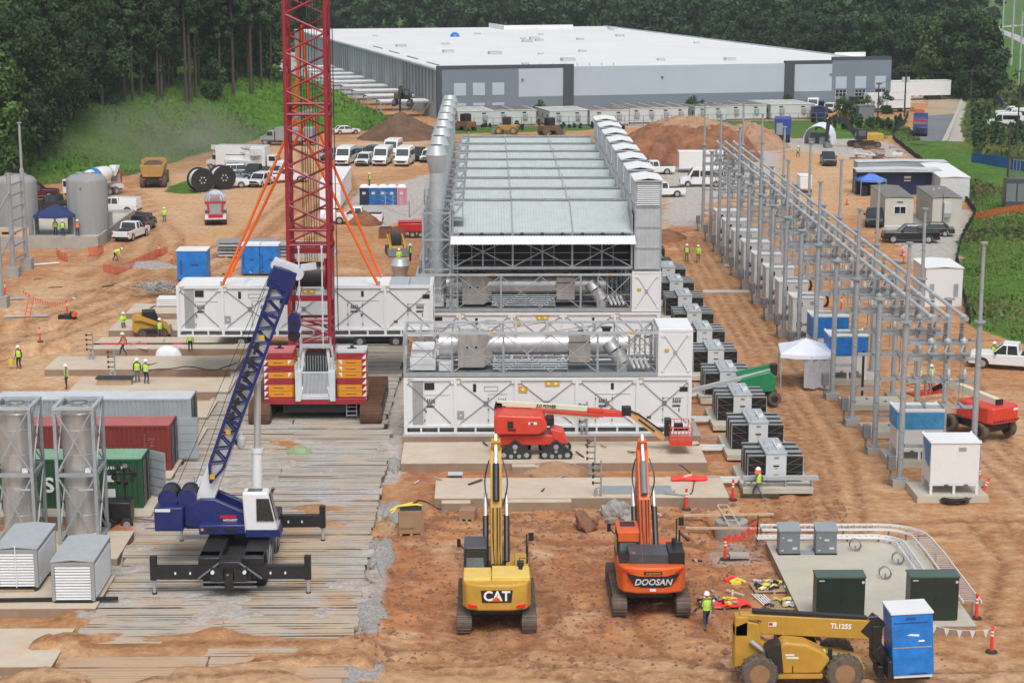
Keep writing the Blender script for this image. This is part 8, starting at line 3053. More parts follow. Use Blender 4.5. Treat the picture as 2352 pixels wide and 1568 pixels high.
carton('small cardboard box on the dirt left of the yellow excavator boom',1072,1197,.85,.9,.6,-8)
p=P(1466,1128,.43)
t=thing('steel_plate','broad blue grey steel plate lying on the lower concrete pad','plate',(p.x,p.y,.43))
B('cab_grey_top').bb(-1.95,1.9,-.5,1.0,0,.05).obj('sheet',t)
p=P(1046,1102,0)
t=thing('storage_bin','black plastic bin with a pale lid between the concrete pads','bin',G(1046,1105))
B('cab_grey_dk').hexa([(-.35,-.2,0),(.35,-.2,0),(.35,.3,0),(-.35,.3,0)],[(-.4,-.25,.42),(.4,-.25,.42),(.4,.35,.42),(-.4,.35,.42)]).obj('tub',t)
B('cont_roof').bb(-.43,.43,-.28,.38,.42,.48).obj('lid',t)
q=P(688,1040,.2)
mk('green_tarp_m',(.27,.37,.19),.6,var=.3,vs=3,bump=.6,bs=6)
heap('green_tarp','domed green tarpaulin bundle lying on the timber mats','tarp',q.x,q.y,.8,.55,.45,'green_tarp_m',9,None,24,.3,2.4,0,.2)
q=P(1582,1104,.43)
b=B('safety_red').path([(-1.0,0,.12),(-.5,.05,.16),(.3,-.03,.15),(.95,.05,.1)],.16,8).path([(-.9,.25,.1),(.2,.2,.15),(1.1,.2,.08)],.13,8)
b.mat('helmet_white').beam((-.3,-.2,.32),(.2,.3,.3),.07)
tag(b.obj('red_roll',None,(q.x,q.y,.42)),'rolled bright red netting on the lower concrete pad','netting roll')
for i,(u,v,s_)in enumerate(((1345,1215,.75),(1398,1185,.5),(1415,1178,.6),(1440,1195,.55),(1428,1170,.45),(1452,1182,.5),(1405,1200,.35),(1460,1200,.4),(1385,1176,.3),(1360,1205,.35))):
 rs2=random.Random(i)
 me_v=[]
 b=B('rock_red' if i in(0,9)else 'rock')
 n=9
 vs,fs=[],[]
 for j in range(6):
  ph=math.pi*j/5
  for k in range(n):
   a=2*math.pi*k/n
   r=s_*rs2.uniform(.75,1.15)
   vs.append((r*math.sin(ph)*math.cos(a)*1.2,r*math.sin(ph)*math.sin(a),r*.62*math.cos(ph)))
 for j in range(5):
  for k in range(n):
   fs.append((j*n+k,(j+1)*n+k,(j+1)*n+(k+1)%n,j*n+(k+1)%n))
 b.add(vs,fs)
 g_=G(u,v)
 lab='reddish boulder lying alone left of the rubble' if i==0 else 'broken grey concrete chunk in the rubble between the excavators'
 tag(b.obj('boulder' if i==0 else 'concrete_chunk',None,g_+Vector((0,0,s_*.35)),(rs2.random(),rs2.random(),rs2.random()*6),smooth=30),lab,'rock',None if i==0 else 'concrete chunks in the rubble')
b=B('rust')
tag(B('galv').path([(0,0,.3),(1.2,.2,.55),(1.9,.1,.1)],.06).path([(-.5,0,.3),(-.9,.3,.7)],.05).obj('bent_rebar',None,G(1440,1190)),'bent steel pipe poking from the rubble','pipe')
q=P(1680,1190,0)
t=thing('manhole','grey concrete manhole with a round lid in an open pit under planks','manhole',(q.x,q.y,-.55))
B('concrete_grey').lathe([(.9,-.6),(.9,.45),(.75,.5)],n=20).obj('chamber',t)
B('galv_dark').lathe([(.5,.5),(.5,.56)],n=20).obj('lid',t)
for i,(u0,v0,u1,v1,l)in enumerate(((1570,1183,1777,1180,'pale plank across the manhole pit, farther one'),(1575,1212,1775,1213,'pale plank across the manhole pit, nearer one'))):
 tag(B('plank').beam(P(u0,v0,.12),P(u1,v1,.12),.16,.09).obj('plank'),l,'plank','planks across the pit')
b=B('plank')
for s_ in(0,.55):b.beam(P(1648,1160,.2)+Vector((s_,0,0)),P(1660,1208,.2)+Vector((s_+.35,0,0)),.07)
for k in range(5):b.beam(P(1648,1160,.2).lerp(P(1660,1208,.2),k/4+.001)+Vector((.07*k,0,.03)),P(1648,1160,.2).lerp(P(1660,1208,.2),k/4)+Vector((.55+.07*k,0,.03)),.06)
tag(b.obj('ladder'),'wooden ladder lying over the manhole pit','ladder')
q=P(1698,1278,.02)
tag(B('concrete_grey').bb(-.5,.5,-.3,.4,0,.14).obj('concrete_slab',None,q),'small loose concrete slab below the red pennants','slab')
def pallet(label,u,v,rz,kind):
 t=thing('material_pallet',label,'pallet',G(u,v),R(rz),'pallets of fittings by the equipment pad')
 b=B('wood')
 for k in range(6):b.bb(-.9,.9,-.6+k*.22,-.6+k*.22+.15,.12,.16)
 for x in(-.85,0,.75):b.bb(x,x+.1,-.6,.65,0,.12)
 b.obj('deck',t)
 rs3=random.Random(kind)
 for m,n in(('safety_yellow',9),('galv',8),('black',5),('helmet_white',4)):
  b=B(m)
  for k in range(n):
   x,y=rs3.uniform(-.8,.8),rs3.uniform(-.5,.5)
   L_=rs3.uniform(.2,.6)
   a=rs3.uniform(0,3)
   b.path([(x,y,.2+rs3.random()*.12),(x+L_*.5*math.cos(a),y+L_*.5*math.sin(a),.3),(x+L_*math.cos(a),y+L_*math.sin(a),.2)],rs3.uniform(.04,.09),6)
  b.obj({'safety_yellow':'yellow_strap','galv':'pipe_fitting','black':'valve','helmet_white':'conduit_elbow'}[m],t)
 return t
pallet('pallet of yellow straps and fittings on a red sheet beside the walking worker',1652,1392,12,1)
b=B('safety_red')
vs=[(x*.32,y*.25,.05+.14*random.random()-(.05 if x in(0,6)else 0))for y in range(5)for x in range(7)]
b.add(vs,[(y*7+x,y*7+x+1,y*7+x+8,y*7+x+7)for y in range(4)for x in range(6)])
q=G(1640,1398)
tag(b.obj('red_sheet',None,(q.x,q.y-.25,q.z+.02),R(14),smooth=60),'crumpled bright red sheet under the pallet of fittings','sheet')
pallet('pallet of pipes with yellow wrapping against the equipment pad edge',1770,1355,4,2)
pallet('stack of metal frames with a red rag near the telehandler boom',1815,1395,-6,3)
b=B('helmet_white')
for k in range(5):b.tube((k*.13,0,.08),(k*.13+.35,-1.5,.08),.035,n=6)
tag(b.obj('white_pipe',None,G(1728,1368)),'handful of thin white pipes laid on the dirt','pipe bundle')
for i,(u,v)in enumerate(((1678,1335),(1690,1340))):
 b=B('safety_red' if i==0 else 'safety_yellow').bb(-.25,.25,-.15,.15,0,.12).path([(-.3,0,.1),(.1,.2,.2),(.5,.1,.05)],.07)
 tag(b.obj('rag',None,G(u,v)),['red rag on the dirt right of the orange excavator','yellow rag touching the red one on the dirt'][i],'rag')
def manifold(label,u,v,z):
 p=P(u,v,z)
 t=thing('valve_manifold',label,'valve manifold',(p.x,p.y,0),0,'pipe manifolds on the concrete pads')
 B('galv').tube((.1,0,0),(.1,0,2.5),.05,n=8).tube((-.2,0,0),(-.2,0,.9),.05,n=8).tube((-.2,0,.9),(.1,0,.95),.05,n=8).obj('pipe',t)
 b=B('black')
 for k in range(4):b.tube((.1,0,1.2+.36*k),(-.35,0,1.2+.36*k),.035,n=6).bb(-.4,-.3,-.08,.08,1.12+.36*k,1.28+.36*k)
 b.obj('valve',t)
 B('galv').lathe([(.11,.25),(.11,.32)],(-.2,0,0),10).lathe([(.11,.25),(.11,.32)],(.1,0,0),10).lathe([(.1,.6),(.1,.8)],(.1,0,0),10).lathe([(.1,.6),(.1,.8)],(-.2,0,0),10).obj('flange',t)
 return t
mf=manifold('valve manifold on the upper concrete pad below the red lift basket',1362,1098,0)
for l,u,v in(('valve manifold on the lower concrete pad beside the steel plate',1376,1156),('valve manifold at the foot of the foremost white enclosure',1344,1010),('valve manifold by the pads far left, behind the grey container',262,880),('valve manifold beside the red and black pipe on the left pads',212,838)):
 q=P(u,v,0)
 dup(mf,(q.x,q.y,0),0,l)
q=P(212,800,.1)
b=B('black').tube((0,0,.25),(11,.1,.25),.2,n=10)
b.mat('red_paint').tube((.6,0,.25),(4.2,.04,.25),.215,n=10).tube((6.2,.05,.25),(7.0,.06,.25),.215,n=10)
tag(b.obj('pipe',None,(q.x,q.y+.1,.05)),'long red and black pipe lying between the left pads','pipe')
q=P(385,808,.4)
heap('white_sack','crumpled white sack at the pad edge near the hanging enclosure','sack',q.x,q.y,1.0,.5,.5,'wrap',4,None,20,.5,2,0,.4)
q=P(262,885,.4)
t=thing('timber_pallet','small stack of timber with a black sheet on the pad behind the grey container','pallet',(q.x,q.y,.42))
B('wood').bb(-1.2,1.2,0,.8,0,.45).obj('timber',t)
B('black').bb(-1.3,1.3,-.1,.9,.45,.5).obj('sheet',t)
q=P(365,668,.4)
t=thing('rebar_pile','tangle of grey steel offcuts left of the hanging enclosure','steel pile',(q.x,q.y,.3))
for m in('galv','galv_light','galv_dark'):
 b=B(m)
 for k in range(34):
  x,y=rs.gauss(0,.9),rs.gauss(0,.6)
  a,e=rs.uniform(0,6.3),rs.uniform(-.25,.3)
  L_=rs.uniform(.5,1.5)
  b.beam((x,y,.1+abs(rs.gauss(0,.35))),(x+L_*math.cos(a),y+L_*math.sin(a),.3+L_*e+.2*rs.random()),rs.uniform(.03,.1))
 b.obj('steel_offcut',t)
q=P(395,705,.4)
t=thing('panel_stack','low stack of white panels beside the hanging enclosure','panel stack',(q.x,q.y,.4))
for k in range(4):B('white_roof').bb(-1.3,1.6,0,1.6,.1+k*.17,.22+k*.17).obj('panel',t)
B('black').bb(-1.2,1.5,.1,1.5,0,.1).obj('base',t)
q=G(345,612)
heap('gravel_heap','low pile of grey gravel on the dirt left of the blue wrapped cabinets','gravel heap',q.x,q.y,3.0,1.4,.6,'gravel_pile',5,None,26,.5,1.5)
q=G(720,590)
heap('gravel_heap','pale gravel heap right of the red boom near the slings','gravel heap',q.x,q.y+.5,2.3,2.0,.9,'gravel_pile',7,None,26,.5,1.5)
for i,(u,v,L_,l)in enumerate(((60,730,3.6,'grey pipe lying across the upper trench on the left'),(95,612,2.8,'white pipe near the foot of the steel gantry'),(20,690,2.5,'short grey pipe by the left edge footing'),(455,615,2.2,'white board on the dirt before the gravel pile'))):
 tag(B(['galv','white','galv','white'][i]).tube((-L_/2,0,.12),(L_/2,.4 if i!=1 else 1.5,.12),.1,n=8).obj('pipe',None,G(u,v)),l,'pipe')
b=B('net_orange')
for s_ in(-.2,.2):b.beam((s_,0,0),(s_+.4,.7,2.2),.05)
for k in range(6):b.beam((-.2+.07*k,.12*k,.35*k+.2),(.2+.07*k,.12*k,.35*k+.2),.04)
tag(b.obj('ladder',None,G(60,742)),'orange ladder leaning out of the left trench','ladder')
q=G(168,732)
t=thing('trench_pump','small dark pump with an orange cap at the end of the left trench','pump',q)
B('black').lathe([(.3,0),(.3,.6)],(0,0,0),10).bb(-1.2,-.2,-.3,.3,0,.35).obj('body',t)
B('net_orange').lathe([(.2,-.6),(.2,.05)],(.2,0,.45),10,'y').obj('cap',t)
screen('orange_netting','orange netting curving along the dirt road near the bending worker',[(240,625),(265,632),(330,605),(368,588),(385,580)],.8,'netting','netting')
screen('orange_netting','red netting lying by the corner of the containment wall',[(205,588),(228,590),(238,578)],1.0,'netting','netting')
screen('orange_netting','red netting heap between the tank bund and the trenches',[(130,585),(140,598),(155,602)],.8,'netting','netting')
t=thing('wire_fence','thin wire mesh fence panels round the portable toilets','fence',(0,0,0))
pts=[P(868,470),P(940,500),P(975,470),P(985,430)]
b=B('galv_light')
for p_,q_ in zip(pts,pts[1:]):
 n=max(2,int((q_-p_).length/2.6))
 for k in range(n+1):
  m_=p_+(q_-p_)*(k/n)
  b.bb(m_.x-.03,m_.x+.03,m_.y-.03,m_.y+.03,0,1.9)
 for z in(.1,.7,1.3,1.85):
  b.tube(p_+Vector((0,0,z)),q_+Vector((0,0,z)),.014,n=4)
b.obj('panel',t)
for i,(u,v)in enumerate(((752,502),(765,498),(742,500))):
 q=G(u,v)
 heap('bulk_bag',['white bulk bag at the front bumper of the white pickup','white bulk bag behind the white pickup nose','white bulk bag nearest the red boom'][i],'bag',q.x,q.y,.55,.5,.9,'wrap',20+i,None,14,.3,4)
q=G(1535,555)
heap('soil_heap','dark red spoil heap behind the green transformers','soil heap',q.x,q.y+2,2.2,3.2,1.1,'soil_red',14,None,26,.5,1.4)
heap('soil_heap','loose orange spoil pushed against the upper concrete pad','soil heap',P(1280,1090).x,P(1280,1090).y+.8,2.8,1.1,.75,'soil_tan',15,None,30,.5,1.4)
for i,(u,v,L_)in enumerate(((1690,672,6.0),(1710,612,4.0),(1745,1142,2.2))):
 tag(B('trailer_wall' if i<2 else 'bark').beam((-L_/2,0,.12),(L_/2,-.1,.12),.5 if i<2 else .16,.18).obj('beam',None,G(u,v)),['pale beam lying across the dirt lane beside the transformers','pale beam lying farther up the dirt lane','dark log beside the walking worker at the nearest transformer'][i],'beam')
rs=random.Random(21)
for i in range(26):
 u,v=rs.uniform(1960,2075),rs.uniform(340,372)
 m=rs.choice(['rust','wood','galv_light','white','concrete_grey','rust','black'])
 b=B(m)
 s_=rs.uniform(.3,1.0)
 if i%3:b.bb(-s_,s_,-s_*.4,s_*.4,0,s_*.5)
 else:b.tube((-s_*2,0,.2),(s_*2,.3,.25),.12,n=6)
 tag(b.obj('scrap_piece',None,G(u,v),rs.uniform(0,3)),'scrap lying in the jumbled dump above the grey roofed container','scrap','scrap pieces of the dump by the bank')
for i in range(14):
 u=rs.uniform(2060,2170);v=rs.uniform(206,224)
 b=B(rs.choice(['net_orange','white','safety_red','helmet_white'])).bb(-.6,.6,-.1,.1,0,1.0)
 tag(b.obj('road_barrier',None,G(u,v),rs.uniform(0,3)),'red and white barrier closing the end of the dusty road','barrier','barriers at the road end')
stv,stf=[],[]
for i in range(2600):
 x,y=rs.uniform(-6,20),rs.uniform(76,101)
 s_=rs.uniform(.04,.11)*(1+1.6*(rs.random()>.94))
 z=ground_z(x,y)
 n=len(stv)
 for dx,dy,dz in((1,0,0),(0,1,0),(-1,0,0),(0,-1,0),(0,0,.9),(.1,.1,-.6)):
  stv.append((x+s_*dx*rs.uniform(.7,1.3),y+s_*dy*rs.uniform(.7,1.3),z+s_*dz+.01))
 stf+=[(n,n+1,n+4),(n+1,n+2,n+4),(n+2,n+3,n+4),(n+3,n,n+4)]
b=B('rock_red')
b.add(stv,stf)
tag(b.obj('pebbles',smooth=0),'small stones scattered over the churned red soil','stones',None,'stuff')
def wire(label,a,c,sag,r=.02):
 a,c=Vector(a),Vector(c)
 pts=[a+(c-a)*(i/10)-Vector((0,0,sag*4*(i/10)*(1-i/10)))for i in range(11)]
 return tag(B('black').path(pts,r,4).obj('power_line'),label,'power line','sagging power lines')
def top(u,v,h):return G(u,v)+Vector((0,0,h))
for dx in(-.9,0,.9):
 s_=['left','middle','right'][int(dx/.9)+1]
 o_=Vector((dx,0,0))
 wire('sagging wire, %s one from the transformer can pole towards the short pole'%s_,top(2077,268,9.6)+o_,top(2016,270,6.3)+o_*.4,.7,.025)
 wire('sagging wire, %s one between the tall corner pole and the pole by the vans'%s_,top(2322,150,24)+o_,top(2340,200,16)+o_,2,.04)
 wire('sagging wire, %s one from the can pole to the verge pole across the road'%s_,top(2077,268,9.6)+o_,top(2228,255,7.8)+o_,1,.025)
t=thing('wire_fence','long wire mesh fence in front of the white site trailers','fence',(0,0,0))
b=B('galv_dark')
a_,c_=P(1045,297),P(1895,283)
for k in range(41):
 m_=a_+(c_-a_)*(k/40)
 b.bb(m_.x-.05,m_.x+.05,m_.y-.05,m_.y+.05,0,1.9)
for z in(.1,1.0,1.85):b.tube(a_+Vector((0,0,z)),c_+Vector((0,0,z)),.03,n=4)
b.obj('panel',t)
rs=random.Random(33)
spots=[((210,560),(690,830),34),((900,1010),(1640,1170),26),((20,620),(400,720),16),((1500,1180),(1760,1420),18)]
for(u0,v0),(u1,v1),n in spots:
 for k in range(n):
  u,v=rs.uniform(u0,u1),rs.uniform(v0,v1)
  q=P(u,v,0)
  if-5.5<q.x<13.6 and q.y>99:q.z=.42 if(107.5<q.y<112 or 100.2<q.y<104)else ground_z(q.x,q.y)
  elif q.x<-18 and q.y>98:q.z=.4
  else:q.z=ground_z(q.x,q.y)
  L_=rs.uniform(.25,1.3)
  b=B(rs.choice(['plank','wood','galv','black','rust','white','concrete_grey','bark']))
  b.beam((-L_/2,0,.05),(L_/2,0,.06+rs.uniform(0,.08)),rs.uniform(.05,.16),rs.uniform(.03,.09))
  tag(b.obj('lumber_scrap',None,q,rs.uniform(0,3.1)),'offcut of lumber or pipe left lying about the work area','scrap','offcuts littering the work area')
for i,pts in enumerate(([(900,1185),(960,1150),(1020,1172),(1065,1150)],[(1560,1090),(1600,1120),(1585,1160)],[(340,870),(420,860),(500,868),(545,850)])):
 P3=[G(u,v)+Vector((0,0,.06))for u,v in pts]
 if i==2:P3=[Vector((p.x,p.y,.46))for p in P3]
 if i==1:P3=[Vector((p.x,p.y,.47))for p in P3]
 f=[]
 for a_,c_ in zip(P3,P3[1:]):
  f+=[a_.lerp(c_,k/6)+Vector((0,.25*math.sin(k*1.0),0))for k in range(6)]
 tag(B('black').path(f+[P3[-1]],.035,5).obj('hose'),['black hose snaking past the cardboard crate','black cable lying at the end of the lower pad','black hose lying on the pad behind the grey container'][i],'hose')
def leaf_mat(name,a,c,hi):
 m,nt,b=nodes_of(name)
 L=nt.links
 tc,oi,g=N(nt,'ShaderNodeTexCoord'),N(nt,'ShaderNodeObjectInfo'),N(nt,'ShaderNodeNewGeometry')
 col=mixc(nt,oi.outputs['Random'],a,c)
 n1=N(nt,'ShaderNodeTexNoise',i_Scale=.35,i_Detail=3.);L.new(g.outputs['Position'],n1.inputs['Vector'])
 r1=ramp(nt,.42,.68);L.new(n1.outputs['Fac'],r1.inputs[0])
 col=mixc(nt,r1.outputs[0],col,hi)
 n2=N(nt,'ShaderNodeTexNoise',i_Scale=.06,i_Detail=2.);L.new(g.outputs['Position'],n2.inputs['Vector'])
 r2=ramp(nt,.4,.7,(.6,.6,.6,1),(1.15,1.15,1.15,1));L.new(n2.outputs['Fac'],r2.inputs[0])
 col=mixc(nt,1.,col,r2.outputs[0],'MULTIPLY')
 L.new(col,b.inputs['Base Color'])
 b.inputs['Roughness'].default_value=.7
 b.inputs['Specular IOR Level'].default_value=.25
 MATS[name]=m
leaf_mat('leaf_dark',(.026,.064,.019),(.040,.088,.024),(.062,.125,.032))
leaf_mat('leaf_far',(.028,.068,.026),(.042,.090,.032),(.066,.125,.042))
leaf_mat('leaf_bright',(.05,.12,.022),(.07,.14,.025),(.10,.18,.03))
def crown_np(rs,h0,h1,rad,nblob,nleaf,size,pine=False):
 cs=[]
 for k in range(nblob):
  t=rs.rand()
  z=h0+(h1-h0)*t
  prof=math.sin(math.pi*min(1,.18+.8*t))if not pine else(1.05-t)**.7
  r=rad*prof*rs.uniform(.25,.8)
  a=rs.rand()*6.283
  cs.append((r*math.cos(a),r*math.sin(a),z,rad*rs.uniform(.28,.5)*(.55 if pine else 1)))
 cs=np.array(cs)
 pick=rs.randint(0,nblob,nleaf)
 d=rs.randn(nleaf,3);d/=np.linalg.norm(d,axis=1,keepdims=True)
 d[:,2]*=.75
 p=cs[pick,:3]+d*cs[pick,3:4]*rs.uniform(.75,1.1,(nleaf,1))
 nrm=d+rs.randn(nleaf,3)*.45
 nrm/=np.linalg.norm(nrm,axis=1,keepdims=True)
 up=rs.randn(nleaf,3)
 t1=np.cross(nrm,up);t1/=np.linalg.norm(t1,axis=1,keepdims=True)
 t2=np.cross(nrm,t1)
 s_=size*rs.uniform(.6,1.35,(nleaf,1))
 q=np.stack([p-t1*s_,p+t2*s_*.6,p+t1*s_,p-t2*s_*.6],1)
 return q
def crown_mesh(name,q,mat):
 n=len(q)
 return np_mesh(name,q.reshape(-1,3),np.arange(n*4).reshape(n,4),MATS[mat],smooth=False)
def trunk_b(h,r,rs,limbs=5,lo=.45):
 b=B('bark')
 b.lathe([(r*1.3,-.6),(r,.6),(r*.8,h*.5),(r*.25,h)],n=7)
 for k in range(limbs):
  z=h*(lo+(.95-lo)*k/limbs)
  a=rs.rand()*6.283
  l=h*.16
  b.tube((0,0,z),(l*math.cos(a),l*math.sin(a),z+l*.6),r*.35,r*.1,n=5,cap=False)
 return b
rs=np.random.RandomState(12)
PROTO={}
for kind,(n_,h,h0,rad,nb,nl,sz,pine,mt)in{'pine':(4,23,10,3.4,34,3600,.27,True,'leaf_dark'),'broad':(4,19,3.5,4.6,30,4600,.29,False,'leaf_dark'),'bright':(2,13,1.2,4.6,30,5200,.27,False,'leaf_bright'),'far':(3,18,2,5.0,20,2200,.46,False,'leaf_far'),'bushy':(2,8,.4,3.0,16,1800,.26,False,'leaf_dark')}.items():
 PROTO[kind]=[]
 for i in range(n_):
  q=crown_np(rs,h0,h*.97,rad,nb,nl,sz,pine)
  PROTO[kind].append((crown_mesh('crown',q,mt),trunk_b(h*.93,.26 if kind!='bushy' else .12,rs).obj('trunk')))
for lst in PROTO.values():
 for cm,to in lst:
  COL.objects.unlink(to)
def tree(kind,x,y,label,group,s=1.0,mat=None):
 cm,to=PROTO[kind][rs.randint(len(PROTO[kind]))]
 nm={'pine':'pine_tree','broad':'broadleaf_tree','bright':'broadleaf_tree','far':'broadleaf_tree','bushy':'bushy_tree'}[kind]
 t=thing(nm,label,'tree',(x,y,ground_z(x,y)-.1),rs.rand()*6.28,group)
 t.scale=(s*rs.uniform(.9,1.1),s*rs.uniform(.9,1.1),s)
 c=bpy.data.objects.new('crown',cm);COL.objects.link(c);c.parent=t
 k=to.copy();COL.objects.link(k);k.parent=t
 if mat:
  c.material_slots[0].link='OBJECT';c.material_slots[0].material=MATS[mat]
 return t
edge=[G(*p)for p in((-40,420),(60,395),(97,372),(150,318),(200,268),(235,248),(300,246),(400,243),(500,232),(587,218),(640,196))]
edge+=[Vector((-45,372,0)),Vector((-56,420,0)),Vector((-75,490,0))]
pts=[]
for p,q in zip(edge,edge[1:]):
 L_=(q-p).length
 for k in range(int(L_/3.6)+1):
  m=p+(q-p)*(k/(int(L_/3.6)+1))
  d=(q-p).normalized()
  n=Vector((-d.y,d.x,0))
  for row in range(3):
   o=m+n*(1.5+row*4.2+rs.uniform(-1.2,1.2))+d*rs.uniform(-1.3,1.3)
   pts.append((o.x,o.y,row))
for x,y,row in pts:
 right=y>282
 kind='pine' if rs.rand()<(.8 if right else .35)else 'broad'
 lab={'pine':'tall dark pine with a bare trunk at the edge of the left woods','broad':'dark leafy tree with a low crown among the left woods'}[kind]
 if row==0 and kind=='broad' and right and rs.rand()<.6:kind,lab='bushy','low dark bushy tree in the undergrowth at the top of the grass slope'
 tree(kind,x,y,lab,'trees at the edge of the left woods',rs.uniform(.82,1.2))
for x,y,row in pts[2::3]:
 if y>255 and rs.rand()<.5:tree('bushy',x+2.2,y-2,'low dark bushy tree in the undergrowth at the top of the grass slope','trees at the edge of the left woods',rs.uniform(.45,.8))
p=G(30,420)
tree('bright',p.x-1,p.y-2,'bright green leafy tree at the left edge nearest the site',None,1.25)
tree('bright',p.x-8,p.y+3,'bright green leafy tree cut by the left edge of the photo',None,1.2)
tree('broad',P(160,330).x,P(160,330).y+6,'dark tree leaning over the foot of the slope at the left',None,.8)
def woods(name,label,spots,kinds,nleaf,size,mat):
 qs=[]
 for x,y,s in spots:
  h=18*s
  q=crown_np(rs,min(1.5,h*.1),h,4.6*s,10,nleaf,size,rs.rand()<kinds)
  q=q+np.array([x,y,ground_z(x,y)])
  qs.append(q)
 q=np.concatenate(qs)
 o=bpy.data.objects.new(name,crown_mesh(name,q,mat))
 COL.objects.link(o)
 return tag(o,label,'woods',None,'stuff')
sp=[]
for k in range(150):
 y=rs.uniform(255,400)
 x0=np.interp(y,[250,276,300,330,400],[-72,-72,-64,-54,-66])
 sp.append((x0-rs.uniform(4,42),y+rs.uniform(4,12),rs.uniform(1.1,1.5)))
woods('woods','dark mass of woods filling the upper left behind the edge trees',sp,.6,900,.48,'leaf_dark')
sp=[]
for k in range(460):
 u=rs.uniform(600,2330)
 y=rs.uniform(575,720)if u<1350 else rs.uniform(np.interp(u,[1350,1900,2100,2330],[560,470,430,520])+8,700)
 if u>2262 and y<640:continue
 sp.append((PX(u,5,y),y,rs.uniform(.9,1.4)))
woods('woods','hazy green woods stretching along the top behind the warehouse',sp,.25,520,.75,'leaf_far')
for k in range(46):
 f=k/45
 u=1640+640*f+rs.uniform(-8,8)
 y=np.interp(u,[1640,1900,2030,2100,2200,2275],[500,465,440,418,400,388])+rs.uniform(0,9)
 tree('far',PX(u,3,y),y,'leafy green tree at the near edge of the woods right of the warehouse','trees at the edge of the right woods',rs.uniform(.8,1.05)*(1.0 if u>2000 else .85),'leaf_dark' if rs.rand()<.5 else None)
y=408
tree('far',PX(2140,3,405),405,'tall yellowish green tree standing out at the right end of the woods',None,1.0,'leaf_bright')
tree('far',PX(2225,3,396),396,'very dark rounded tree at the right end of the woods',None,1.05,'leaf_dark')
tree('far',PX(2262,3,394),394,'dark ivy covered tree by the slope with the power poles',None,.95,'leaf_dark')
for i,(u,v,s)in enumerate(((1178,262,.5),(1212,268,.5),(1240,280,.5),(1508,262,.5),(1590,274,.55),(1612,268,.4),(1808,262,.5),(1935,268,.5),(1950,272,.45),(1990,268,.5),(2036,262,.55),(1970,262,.4))):
 q=G(u,v)
 lab='young leafy sapling '+['left of the white double site trailer','touching the white double site trailer','by the white car between the site trailers','behind the widest site trailer','above the red earth mound','right of the earth mound crest','behind the clean white site trailer','by the blue skip container','among the parked white vans','in front of the lettered box truck','beside the pole with transformer cans','before the dark corner wall'][i]
 tree('bushy',q.x,q.y,lab,'saplings by the site trailers',s,'leaf_bright' if i%2 else None)
sp=[]
for k in range(130):
 u,v=rs.uniform(2215,2360),rs.uniform(190,350)
 if 2245<u and 250<v<300 and u>2280:continue
 if v>235+(2262-u)*.0 and u<2232:continue
 q=G(u,v)
 sp.append((q.x,q.y,rs.uniform(.06,.16)))
woods('shrubs','low green scrub covering the slope at the right edge',sp,0,60,.3,'leaf_far')
sp=[]
for k in range(60):
 u=rs.uniform(1860,2075);v=rs.uniform(281,300)
 q=G(u,v);sp.append((q.x,q.y,rs.uniform(.05,.09)))
for k in range(50):
 q=G(rs.uniform(1045,1450),rs.uniform(283,300));sp.append((q.x,q.y,rs.uniform(.03,.06)))
woods('shrubs','green verge growth below the site trailers and warehouse yard',sp,0,60,.28,'leaf_dark')
def grass_patch(name,label,polys,n,size,mat):
 qs=[]
 for poly,m in polys:
  x0,y0=np.min(poly,0);x1,y1=np.max(poly,0)
  x,y=rs.uniform(x0,x1,m),rs.uniform(y0,y1,m)
  k=polydist(x,y,poly)>.3
  x,y=x[k],y[k]
  z=np.array([ground_z(a,b)for a,b in zip(x,y)])
  a=rs.rand(len(x))*3.14
  s=size*rs.uniform(.5,1.3,len(x))*np.clip(fbm(x*.12,y*.12)*2.0-.3,.35,1.4)
  dx,dy=np.cos(a)*s*.55,np.sin(a)*s*.55
  ln=rs.randn(len(x),2)*.3*s[:,None]
  p0=np.stack([x-dx,y-dy,z-.05],1);p1=np.stack([x+dx,y+dy,z-.05],1)
  p2=np.stack([x+dx*.4+ln[:,0],y+dy*.4+ln[:,1],z+s],1);p3=np.stack([x-dx*.7+ln[:,0],y-dy*.7+ln[:,1],z+s*.8],1)
  qs.append(np.stack([p0,p1,p2,p3],1))
 q=np.concatenate(qs)
 o=bpy.data.objects.new(name,crown_mesh(name,q,mat));COL.objects.link(o)
 return tag(o,label,'grass',None,'stuff')
leaf_mat('grass_blade',(.10,.22,.03),(.10,.22,.03),(.16,.29,.048))
leaf_mat('grass_dry',(.105,.165,.036),(.105,.165,.036),(.235,.215,.10))
hp=[(-85,240),(-59.2,248),(-49.2,258),(-44,288),(-36,315),(-24,324),(-9,326),(-20,352),(-36,380),(-85,320)]
grass_patch('grass','green grass covering the slope on the left',[(hp,60000)],0,.42,'grass_blade')
bp1=[tuple(p)for p in bank_front]+[(60,138),(64,200),(66,300)]+pp((2120,325),(2090,292),(2040,284))
grass_patch('grass','rough grass covering the bank at the right',[(bp1,52000)],0,.38,'grass_dry')
grass_patch('grass','weedy grass on the far right slope below the power poles',[(pp((2214,345),(2206,285),(2222,228),(2300,205),(2375,200),(2375,390),(2232,372)),26000)],0,.8,'grass_dry')
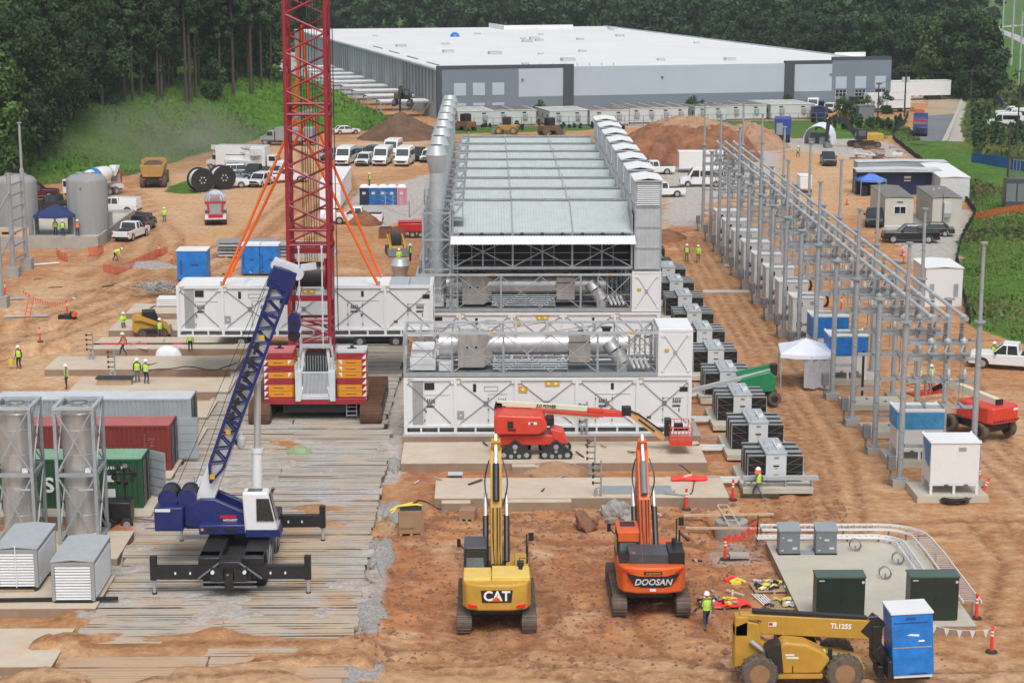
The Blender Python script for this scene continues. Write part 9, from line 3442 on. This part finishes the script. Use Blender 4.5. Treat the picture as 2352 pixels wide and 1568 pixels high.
def volume(name,x0,x1,y0,y1,z0,z1,col,dens,dust=False):
 b=B('white').bb(x0,x1,y0,y1,z0,z1)
 o=b.obj(name,smooth=0)
 m=bpy.data.materials.new(name)
 m.use_nodes=True
 nt=m.node_tree
 nt.nodes.clear()
 out=N(nt,'ShaderNodeOutputMaterial')
 pv=N(nt,'ShaderNodeVolumePrincipled',i_Density=dens,i_Anisotropy=.2)
 pv.inputs['Color'].default_value=(*col,1)
 nt.links.new(pv.outputs[0],out.inputs['Volume'])
 if dust:
  tc=N(nt,'ShaderNodeTexCoord')
  sp=N(nt,'ShaderNodeVectorMath',operation='SUBTRACT');sp.inputs[1].default_value=(.5,.5,.12)
  nt.links.new(tc.outputs['Generated'],sp.inputs[0])
  sc=N(nt,'ShaderNodeVectorMath',operation='MULTIPLY');sc.inputs[1].default_value=(2,2,1.15)
  nt.links.new(sp.outputs[0],sc.inputs[0])
  ln=N(nt,'ShaderNodeVectorMath',operation='LENGTH');nt.links.new(sc.outputs[0],ln.inputs[0])
  fo=N(nt,'ShaderNodeMapRange',i_1=1.,i_2=.1);nt.links.new(ln.outputs['Value'],fo.inputs[0])
  nz=N(nt,'ShaderNodeTexNoise',i_Scale=.11,i_Detail=4.);nt.links.new(tc.outputs['Object'],nz.inputs['Vector'])
  r=ramp(nt,.38,.68);nt.links.new(nz.outputs['Fac'],r.inputs[0])
  m1=N(nt,'ShaderNodeMath',operation='MULTIPLY');nt.links.new(fo.outputs[0],m1.inputs[0]);nt.links.new(r.outputs[0],m1.inputs[1])
  m2=N(nt,'ShaderNodeMath',operation='MULTIPLY',i_1=dens);nt.links.new(m1.outputs[0],m2.inputs[0])
  nt.links.new(m2.outputs[0],pv.inputs['Density'])
 o.data.materials.clear()
 o.data.materials.append(m)
 o['kind']='stuff'
 return o
S.cycles.volume_step_rate=4.0
S.cycles.volume_max_steps=128
S.cycles.volume_bounces=0
if True:volume('haze',-440,480,-20,1620,-3,70,(.80,.89,.95),.00018)
d=volume('dust',-72,-30,248,318,-.5,9,(.88,.82,.72),.11,True)
d['label']='thin cloud of pale dust drifting over the grass slope'
